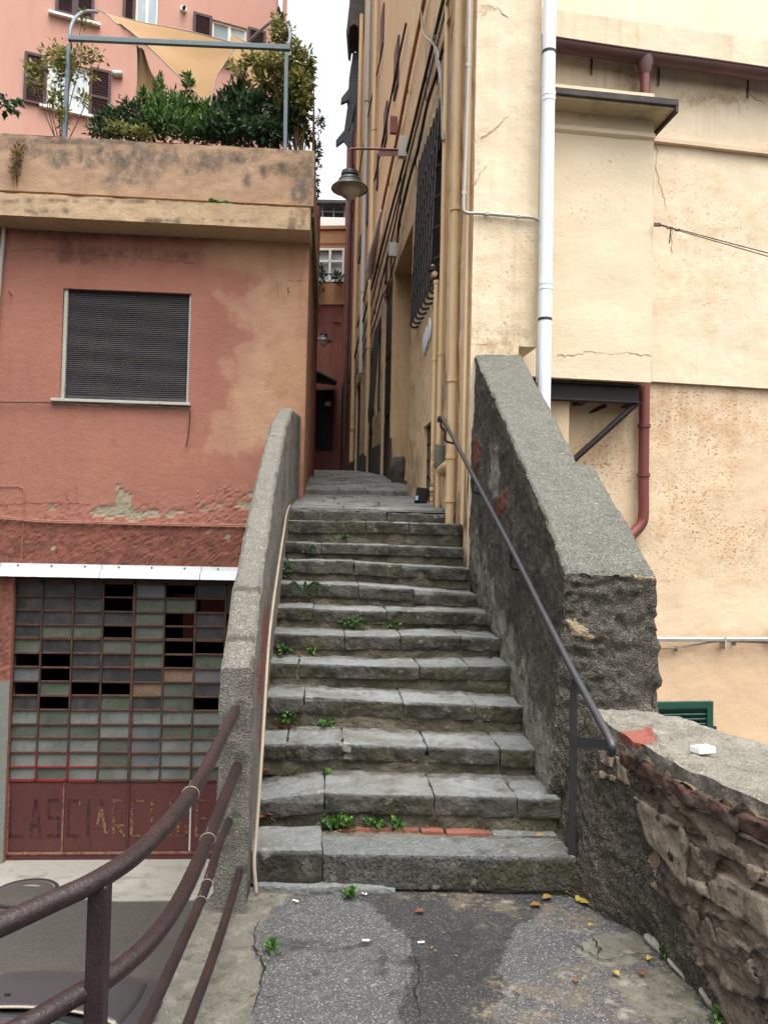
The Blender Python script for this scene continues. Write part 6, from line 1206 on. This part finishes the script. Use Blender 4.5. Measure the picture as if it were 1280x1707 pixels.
SW = Plane((1.36, 7.3), (1.36, 8.1)); m = MB(); m.box((1.2, 7.62, -2.2), (.62, 0, 0), (0, .6, 0), (0, 0, zb0+2.2-.02)); m.build('side_wall', m_yel2, rh)
# gutter and roof edge
GU = RF2.shift(.20); ga = [GU.hit(x, y) for x, y in ((880, 70), (925, 78), (1075, 100), (1180, 114), (1290, 130), (1420, 148))]
gt_ = thing('roof_gutter', 'brown half-round gutter with wall straps under the slate roof edge', 'gutter', ga[0]); m = MB(); pth = smooth_path(ga, 8); V = []; n = 12
for p in pth:
    for j in range(n+1): a = math.pi*j/n; V.append(tuple(p+GU.n*(-.085*math.cos(a))+Vector((0, 0, .04-.085*math.sin(a)))))
m.add(V, [(i*(n+1)+j, i*(n+1)+j+1, (i+1)*(n+1)+j+1, (i+1)*(n+1)+j) for i in range(len(pth)-1) for j in range(n)]); m.tube([p+GU.n*.088+Vector((0, 0, .04)) for p in pth], .009, 6)
o = m.build('trough', m_gut, gt_, smooth=True, auto=50)
for (px, y0, y1) in ((985, 92, 126), (1097, 108, 144), (1245, 130, 164)):
    a, b = RU.hit(px, y0)+RU.n*.01, RU.hit(px-1, y1)+RU.n*.01; m = MB(); m.box(b-RU.u*.011, RU.u*.022, RU.n*.006, a-b); m.tube(smooth_path([a, a+RU.n*.10-Vector((0, 0, .03)), a+RU.n*.2+Vector((0, 0, .0))], 4), .007, 5); m.build('strap', m_gut, gt_)
m = MB(); pts_ = [g_+Vector((0, 0, .06))-GU.n*.10 for g_ in ga]
for i in range(len(pts_)-1):
    L_ = (pts_[i+1]-pts_[i]).length; k_ = max(1, int(L_/.5))
    for j in range(k_):
        a, b = pts_[i].lerp(pts_[i+1], j/k_), pts_[i].lerp(pts_[i+1], (j+1)/k_-.006); dz = random.uniform(-.006, .006); off_ = GU.n*.12
        m.box(a+off_+Vector((0, 0, dz+(.01 if j % 2 else 0))), b-a, -GU.n*.7+Vector((0, 0, .30)), (0, 0, .028))
m.build('roof_slates', m_slate, rh)
do = GU.hit(1075, 96); to_ = CN.uz(1072, 170); m = MB(); dpp = thing('downpipe', 'brown downpipe with funnel outlet dropping from the gutter onto the canopy', 'drainpipe', (do.x, do.y, zc_))
m.lathe((do.x, do.y, 0), [(.085, do.z+.03), (.085, do.z-.07), (.055, do.z-.17), (.053, do.z-.18)], 16); m.build('outlet', m_gut, dpp, smooth=True, auto=40)
m = MB(); m.tube([(do.x, do.y, do.z-.16), (do.x, do.y, zc_)], .05, 14); m.build('pipe', m_dp, dpp, smooth=True, auto=40)
m = MB(); m.tube([(do.x, do.y, do.z-.40), (do.x, do.y, do.z-.42)], .056, 14); m.build('collar', m_dp, dpp, smooth=True, auto=40)
pb_ = RF2.shift(.10); P_ = [pb_.hit(1074, 600), pb_.hit(1073, 700), pb_.hit(1072, 800), pb_.hit(1072, 855), pb_.hit(1068, 874), pb_.hit(1052, 892), pb_.hit(1030, 912), pb_.hit(990, 950), pb_.hit(975, 985), pb_.hit(972, 1060), pb_.hit(970, 1400)]
pipe('downpipe', 'maroon downpipe below the bay bending behind the roughcast parapet', [(P_[0].x, P_[0].y, P_[0].z)]+P_[1:], .055, m_dp, 'drainpipe', collars=(.12, .2), group='maroon drainpipes of the cream house', n=14)
# white downpipe
P_ = [at(911.5, y_, 6.86) for y_ in (-60, 100, 300, 500, 700, 900)]
t = thing('downpipe', 'white plastic downpipe between the yellow corner and the bay', 'drainpipe', P_[-1]); m = MB(); m.tube([Vector((P_[2].x, P_[2].y, P_[i].z)) for i in range(6)], .060, 18); m.build('pipe', m_pvc, t, smooth=True, auto=40)
for y_, mm, r_ in ((88, m_black, .0635), (158, m_pvc, .066), (166, m_pvc, .064), (472, m_pvc, .066), (480, m_pvc, .064), (533, m_black, .0625)):
    z_ = at(911, y_, 6.86).z; m = MB(); m.tube([(P_[2].x, P_[2].y, z_-(.012 if mm is m_black else .02)), (P_[2].x, P_[2].y, z_+(.012 if mm is m_black else .02))], r_, 18); m.build('clamp' if mm is m_black else 'socket', mm, t, smooth=True, auto=40)
m = MB(); c_ = Vector((P_[2].x, P_[2].y, 0)); m.tube([Vector((c_.x-.075, c_.y-.03, at(900, y_, 6.86).z)) for y_ in (60, 140, 260, 420, 640)], .006, 6); m.build('wall_cable', m_gcable, label='thin grey cable running beside the white downpipe', cat='cable')
# details on the right wall
rp2 = RF2.shift(.06); wallcable('wall_pipe', 'grey pipe running level across the wall above the green shutter', RF2, [(960, 1063), (1110, 1064), (1200, 1064), (1290, 1064), (1420, 1064)], .026, m_galv, .08, 'pipe', 3)
wallcable('wall_cable', 'loose cable sagging just below the level grey pipe', RF2, [(980, 1082), (1110, 1079), (1150, 1074), (1190, 1068), (1240, 1069), (1300, 1071)], .010, m_gcable, .06, 'cable', 2)
m = MB(); p = RF2.hit(1276, 1052)+RF2.n*.1; m.tube(smooth_path([p+RF2.u*.1+Vector((0, 0, .06)), p+Vector((0, 0, .03)), p-Vector((0, 0, .03))], 4), .035, 10); m.build('pipe_elbow', m_tan, smooth=True, label='tan pipe elbow above the level grey pipe at the right edge', cat='pipe')
gs = rect(RF2, (1085, 1167), (1180, 1168), (1183, 1213), (1085, 1212)); u0_, u1_ = gs[0]-.5, gs[1]; zt2 = gs[3]; zb2 = zt2-1.1
t = thing('window_shutter', 'dark green louvred shutter low on the cream wall behind the parapet', 'shutter', RF2.pt(u1_, zb2)); m = MB(); f_ = .07
for a, b, c, d in ((u0_, u1_, zt2-f_, zt2), (u0_, u1_, zb2, zb2+f_), (u0_, u0_+f_, zb2+f_, zt2-f_), (u1_-f_, u1_, zb2+f_, zt2-f_), (u1_-f_-.62, u1_-f_-.55, zb2+f_, zt2-f_)): m.box(RF2.pt(a, c, .03), RF2.u*(b-a), RF2.n*.045, (0, 0, d-c))
m.build('frame', m_green, t, bevel=.004); m = MB(); z_ = zb2+f_
while z_ < zt2-f_-.03: m.prism([RF2.pt(u0_+f_, z_, .03), RF2.pt(u0_+f_, z_+.01, .028), RF2.pt(u0_+f_, z_+.055, .055), RF2.pt(u0_+f_, z_+.047, .062)], RF2.u*(u1_-u0_-2*f_)); z_ += .05
m.build('louvre', m_green, t); m = MB(); m.box(RF2.pt(u1_-.005, zt2-.36, .03), RF2.u*.045, RF2.n*.04, (0, 0, .10)); m.build('hinge', m_black, t)
w0 = BX.hit(1088, 373)+BX.n*.02; w1 = at(2100, 640, 5.2); wt = thing('clothes_line', 'pair of thin wires with small insulators stretched from the bay corner to the right', 'wire', w0)
m = MB(); m.tube([w0, w1], .005, 5); m.tube([w0+Vector((.03, 0, -.015)), w0.lerp(w1, .25)+Vector((0, 0, -.03)), w0.lerp(w1, .5)+Vector((0, 0, -.03)), w1+Vector((0, 0, -.005))], .0045, 5); m.build('wire', m_cable, wt)
for t_, s_ in ((.008, .028), (.035, .018), (.055, .02)): m = MB(); p = w0.lerp(w1, t_); m.cbox(p-Vector((0, 0, .008)), s_*2.4, s_, s_*1.3); m.build('insulator', m_gut, wt, bevel=.005)
m = MB(); p = w0.lerp(w1, .04); m.tube([p, p+Vector((-.015, 0, -.16))], .006, 5); m.build('hook', m_cable, wt)
# tall house behind
RF3 = Plane(colx(880, 9.6), colx(1290, 10.3)); bh = thing('tall_cream_house', 'plain pale cream house wall rising behind the slate roof edge', 'house', RF3.pt(0, 0))
mb = MB(); wallgrid(mb, RF3, -.4, RF3.uz(1700, 50)[0], -2, 19, .6); mb.build('wall', m_cream, bh)
# cracks in the render (fine proud lines of dirt)
def crack(name, label, pl, pts, r=.0025, jit=2.2, mcol=None):
    P_ = []; 
    for (a, b) in zip(pts[:-1], pts[1:]):
        L_ = math.hypot(b[0]-a[0], b[1]-a[1]); k_ = max(2, int(L_/5))
        for i in range(k_): P_.append(pl.hit(a[0]+(b[0]-a[0])*i/k_+random.uniform(-jit, jit), a[1]+(b[1]-a[1])*i/k_+random.uniform(-jit, jit))+pl.n*.002)
    P_.append(pl.hit(*pts[-1])); m = MB(); m.tube(P_, [r*random.uniform(.5, 1.2) for _ in P_], 4); return m
m_crk = mat('crack_dirt', (128, 96, 66), .95)
for pl, pts, par in ((RF1, [(783, 315), (796, 300), (803, 285), (812, 276)], yh), (RF1, [(800, 232), (830, 210), (860, 180), (892, 150)], yh), (RF1, [(800, 8), (830, 14), (848, 30)], yh), (BX, [(930, 592), (955, 594), (980, 585), (1020, 590), (1050, 588), (1084, 594)], rh), (RU, [(1092, 245), (1094, 280), (1105, 330), (1118, 372), (1120, 420)], rh), (RU, [(1225, 150), (1232, 190)], rh), (RU, [(1240, 150), (1275, 175)], rh)):
    crack('', '', pl, pts).build('crack', m_crk, par)
m_crk2 = mat('crack_dirt_red', (112, 64, 52), .95)
for pts in ([(20, 420), (60, 415), (110, 420), (170, 424), (240, 432), (330, 440)], [(0, 842), (60, 838), (120, 838), (155, 842)], [(460, 470), (465, 500)], [(480, 468), (505, 468)], [(110, 820), (116, 850)], [(128, 812), (130, 846)]): crack('', '', LF, pts).build('crack', m_crk2, lb)
# ------------------------------------------------------------------ STREET LAMPS
def lamp(L, arm_to, label, sc=1.0):
    t = thing('street_lamp', label, 'lamp', L, 'bell lamps on arms over the alley')
    m = MB(); m.lathe(L, [(q_[0]*sc, q_[1]*sc) for q_ in [(.001, .20), (.06, .20), (.115, .185), (.125, .15), (.125, .12), (.10, .105), (.13, .095), (.155, .07), (.16, .05), (.155, .045), (.20, .0), (.255, -.05), (.26, -.065), (.25, -.066), (.19, -.02), (.12, .0)]], 32)
    m.build('shade', mat('lamp_black', (46, 48, 52), .45, spec=.5) if 'lamp_black' not in bpy.data.materials else bpy.data.materials['lamp_black'], t, smooth=True, auto=50)
    m = MB(); m.lathe(L, [(q_[0]*sc, q_[1]*sc) for q_ in [(.15, -.02), (.155, -.06), (.145, -.11), (.11, -.16), (.06, -.19), (.045, -.20), (.03, -.22), (.001, -.225)]], 28); m.build('globe', bpy.data.materials.get('milky_glass') or mat('milky_glass', (206, 200, 186), .25, spec=.5), t, smooth=True)
    m = MB(); m.lathe(L, [(.255*sc, -.0665*sc), (.19*sc, -.030*sc), (.14*sc, -.012*sc)], 32); m.build('reflector', m_white, t, smooth=True)
    m = MB(); a = Vector(L)+Vector((0, 0, .2)); top = a+Vector((0, 0, arm_to.z-a.z)); m.tube(smooth_path([a, top-Vector((0, 0, .08)), top+(arm_to-top)*.06, arm_to], 6), .018, 8); 
    m.box(arm_to+(top-arm_to)*.45-Vector((0, 0, .10)), (arm_to-top)*.45, (0, .012, 0), (0, 0, .085), 0); m.build('arm', m_dp, t, smooth=True, auto=40)
    return t
dl = AW.hit(672, 250).y; Lp = at(583, 308, dl); lamp(Lp, AW.hit(672, 250)+AW.n*.03, 'black bell street lamp on a maroon arm hanging over the alley mouth', 1.12)
lamp(at(539, 566, 23), at(568, 538, 23.2), 'small dark street lamp far down the alley against the red house')
# ------------------------------------------------------------------ FAR END OF THE ALLEY
m_fred = mat('far_red_render', (116, 72, 64), .9, [('n', .6, None, .4, .7, (126, 82, 71), .7), ('n', 3, (2, 2, .3), .48, .74, (88, 54, 50), .6)], [('n', 30, .006)])
m_ftan = mat('far_tan_render', (160, 124, 92), .9, [('n', 1, None, .4, .7, (172, 124, 84), .8), ('n', 5, None, .5, .75, (140, 104, 72), .5)], [('n', 20, .01)])
PBP = Plane(colx(563, 27), colx(593, 20.3)); rd = thing('red_house', 'narrow red house beyond the yellow one at the far right of the alley', 'house', PBP.pt(0, 3.6))
mb = MB(); ul = (Vector(colx(593, 20.3))-Vector(colx(563, 27))).length; wallgrid(mb, PBP, 0, ul, 3.2, 16.2, .4); q0 = PBP.pt(0, 3.2)
mb.box(PBP.pt(0, 3.2, -.02), PBP.u*ul, -PBP.n*3, (0, 0, 13)); mb.build('wall', m_fred, rd)
m = MB(); 
for (a_, b_, y0, y1) in ((569, 573, 480, 560), (566, 570, 470, 600), (574, 577, 640, 690), (586, 589, 120, 220)):
    z0_, z1_ = PBP.uz((a_+b_)/2, y1)[1], PBP.uz((a_+b_)/2, y0)[1]; m = MB(); m.box(PBP.pt(PBP.uz(a_, y0)[0], z0_, .005), PBP.u*(PBP.uz(b_, y0)[0]-PBP.uz(a_, y0)[0]), PBP.n*.08, (0, 0, z1_-z0_)); m.build('shutter', m_green if y0 > 400 else m_black, rd)
m_bsh = mat('slate_blue_shutter', (66, 70, 82), .6, [('n', 9, (.3, 1, 6), .45, .6, (46, 50, 60), .8)])
for poly, d_ in (([(588, 88), (602, 86), (598, 186), (592, 222), (578, 170)], 21.2), ([(581, 148), (569, 163), (568, 172), (581, 166)], 21.0), ([(580, 172), (592, 172), (584, 214), (573, 222)], 21.1), ([(576, 214), (560, 234), (560, 243), (573, 234), (583, 248), (588, 222)], 20.9)):
    m = MB(); m.prism([at(x, y, d_) for x, y in poly], (0, .12, 0)); m.build('open_shutter', m_bsh, rd)
m = MB(); m.prism([at(x, y, 20.6) for x, y in ((586, -40), (622, -40), (606, 30), (600, 62), (597, 44), (590, 40), (583, 44), (581, 58), (577, 54), (582, 10))], (0, 1.2, 0)); m.build('eave', m_slate, rd)
m = MB(); p_ = [at(x, y, 24.8) for x, y in ((562, 785), (579, 783), (580, 757), (563, 758))]; 
LW2 = Plane(colx(521, 13.45), colx(512, 26.6)); dr = thing('dark_red_house', 'dull red house flank behind the corner on the left of the alley', 'house', LW2.pt(0, 2.3)); mb = MB(); wallgrid(mb, LW2, 0, (Vector(colx(512, 26.6))-Vector(colx(521, 13.45))).length, 1.8, 7.2, .3); mb.box(LW2.pt(0, 1.8, -2.6), LW2.u*13, LW2.n*2.55, (0, 0, 5.35)); mb.build('wall', m_fred, dr)
pd = at(527, 345, 13.3); pe = at(524, 470, 13.3); m = MB(); m.tube([Vector((pe.x+.02, 13.3, pd.z)), Vector((pe.x+.02, 13.3, 2.3))], .06, 10); m.build('downpipe', m_dp, smooth=True, auto=40, label='dark red downpipe at the left corner of the alley', cat='drainpipe')
FE = Plane(colx(480, 26.8), colx(600, 26.6)); fh = thing('far_house', 'red house closing the end of the alley with tan upper storey and white window', 'house', FE.pt(0, 3.9))
fw = rect(FE, (527, 412), (574, 418), (574, 474), (527, 468))+(.15,); fd = rect(FE, (513, 648), (555, 652), (555, 752), (513, 752))+(.3,)
zsp = FE.uz(545, 508)[1]; zt3 = FE.uz(545, 384)[1]
mb = MB(); wallgrid(mb, FE, FE.uz(420, 600)[0], FE.uz(640, 600)[0], 2.5, zsp, .5, [fd]); mb.build('lower_wall', m_fred, fh)
mb = MB(); FT = FE.shift(.06); wallgrid(mb, FT, FE.uz(420, 600)[0], FE.uz(640, 600)[0], zsp, zt3, .5, [fw]); mb.build('upper_wall', m_ftan, fh)
m = MB(); t_ = .07
for a, b, c, d in ((fw[0], fw[1], fw[2], fw[2]+t_), (fw[0], fw[1], fw[3]-t_, fw[3]), (fw[0], fw[0]+t_, fw[2]+t_, fw[3]-t_), (fw[1]-t_, fw[1], fw[2]+t_, fw[3]-t_), ((fw[0]+fw[1])/2-.04, (fw[0]+fw[1])/2+.04, fw[2]+t_, fw[3]-t_), (fw[0]+t_, fw[1]-t_, (fw[2]+fw[3])/2+.1, (fw[2]+fw[3])/2+.17)): m.box(FT.pt(a, c, -.05), FT.u*(b-a), FT.n*.07, (0, 0, d-c))
wo_ = m.build('window', m_white, fh); m = MB(); m.box(FT.pt(fw[0], fw[2], -.12), FT.u*(fw[1]-fw[0]), FT.n*.02, (0, 0, fw[3]-fw[2])); m.build('pane', m_sky, wo_)
m = MB(); m.box(FE.pt(fd[0], fd[2], -.3), FE.u*(fd[1]-fd[0]), FE.n*.03, (0, 0, fd[3]-fd[2]))
for i in range(7): m.tube([FE.pt(fd[0]+(fd[1]-fd[0])*(i+.5)/7, fd[2], -.1), FE.pt(fd[0]+(fd[1]-fd[0])*(i+.5)/7, fd[3], -.1)], .02, 5)
m.build('gate', m_black, fh)
m = MB(); m.prism([at(520, 615, 24.6), at(562, 637, 25.4), at(560, 643, 26.6), at(520, 638, 26.6)], (0, 0, .05)); m.build('canopy', mat('green_canopy', (52, 108, 72), .5), fh)
m = MB(); m.cbox(FE.hit(547, 674)+FE.n*.08, .2, .14, .16); m.build('wall_light', m_white, fh, bevel=.03)
m = MB(); m.box(FE.pt(FE.uz(420, 400)[0], zt3, .12), FE.u*4.8, -FE.n*.5, (0, 0, .12)); m.box(FE.pt(FE.uz(420, 400)[0], zt3-.5, .08), FE.u*4.8, -FE.n*.06, (0, 0, .14)); m.build('lintel', m_ftan, fh)
plant('potted_shrub', 'dark window-box plant in front of the far white window', 'plant', [pb(533, 458, 26.3, 9, 14), pb(563, 462, 26.3, 9, 11)], at(545, 472, 26.3), m_lfD, 220, .16, .07, stems=4)
plant('hanging_plant', 'withered creeper hanging under the far white window', 'plant', [pb(531, 500, 26.4, 3, 18), pb(536, 486, 26.4, 5, 8)], at(532, 474, 26.4), m_lfB, 50, .16, .07, stems=3)
bw = thing('roof_terrace', 'white roof terrace with railing above the far house', 'terrace', at(550, 385, 29)); m = MB(); a, b = at(500, 386, 29), at(610, 388, 29); m.box(Vector((a.x, 29, a.z-2)), (b.x-a.x, 0, 0), (0, 3, 0), (0, 0, 2+(at(550, 362, 29).z-a.z))); m.build('wall', m_white, bw)
m = MB(); z0_, z1_ = at(550, 362, 29).z, at(550, 340, 29).z
for x_ in np.linspace(a.x, b.x, 7): m.tube([(x_, 29.1, z0_), (x_, 29.1, z1_)], .03, 6)
for z_ in (z1_, (z0_+z1_)/2): m.tube([(a.x, 29.1, z_), (b.x, 29.1, z_)], .025, 6)
m.build('railing', m_bluegrey, bw); m = MB(); m.box(Vector((a.x, 30.5, z0_)), (b.x-a.x, 0, 0), (0, .2, 0), (0, 0, z1_-z0_-.1)); m.build('glazing', m_gD, bw)
m = MB(); m.box(Vector((a.x, 28.9, z1_)), (b.x-a.x, 0, 0), (0, 1.5, 0), (0, 0, .12)); m.build('roof', m_slate, bw)
# ------------------------------------------------------------------ CAMERA, LIGHT
cd = bpy.data.cameras.new('camera'); cam = bpy.data.objects.new('camera', cd); COL.objects.link(cam); scene.camera = cam
cd.sensor_fit = 'VERTICAL'; cd.sensor_height = 36.0; cd.lens = FPX/1707*36; cd.clip_start = .05; cd.clip_end = 500
cam.matrix_world = Matrix(((_R.x, _U.x, -_F.x, E.x), (_R.y, _U.y, -_F.y, E.y), (_R.z, _U.z, -_F.z, E.z), (0, 0, 0, 1)))
w = bpy.data.worlds.new('World'); scene.world = w; w.use_nodes = True; nt = w.node_tree; bg = nt.nodes['Background']
SUN_EL, SUN_AZ = math.radians(72), math.radians(150)
sk = nt.nodes.new('ShaderNodeTexSky'); sk.sky_type = 'NISHITA'; sk.sun_disc = False; sk.sun_elevation = SUN_EL; sk.sun_rotation = SUN_AZ; sk.dust_density = 9; sk.air_density = 1.6; sk.ozone_density = 1.0
hs = nt.nodes.new('ShaderNodeHueSaturation'); hs.inputs['Saturation'].default_value = .18; nt.links.new(sk.outputs[0], hs.inputs['Color']); nt.links.new(hs.outputs[0], bg.inputs[0]); bg.inputs[1].default_value = .15
sd = bpy.data.lights.new('sun', 'SUN'); sd.energy = .6; sd.angle = math.radians(60); sd.color = (1, .97, .92); so = bpy.data.objects.new('sun', sd); COL.objects.link(so)
# sun_rotation is measured clockwise from +Y seen from above
dirv = Vector((math.sin(SUN_AZ)*math.cos(SUN_EL), math.cos(SUN_AZ)*math.cos(SUN_EL), math.sin(SUN_EL)))
so.rotation_euler = (-dirv).to_track_quat('-Z', 'Y').to_euler(); so.location = (0, 0, 20)
scene.view_settings.view_transform = 'Standard'; scene.view_settings.look = 'None'; scene.view_settings.exposure = 1.35; scene.view_settings.gamma = 1
scene.render.engine = 'CYCLES'; scene.cycles.max_bounces = 6; scene.cycles.diffuse_bounces = 4; scene.cycles.glossy_bounces = 3; scene.cycles.use_denoising = True
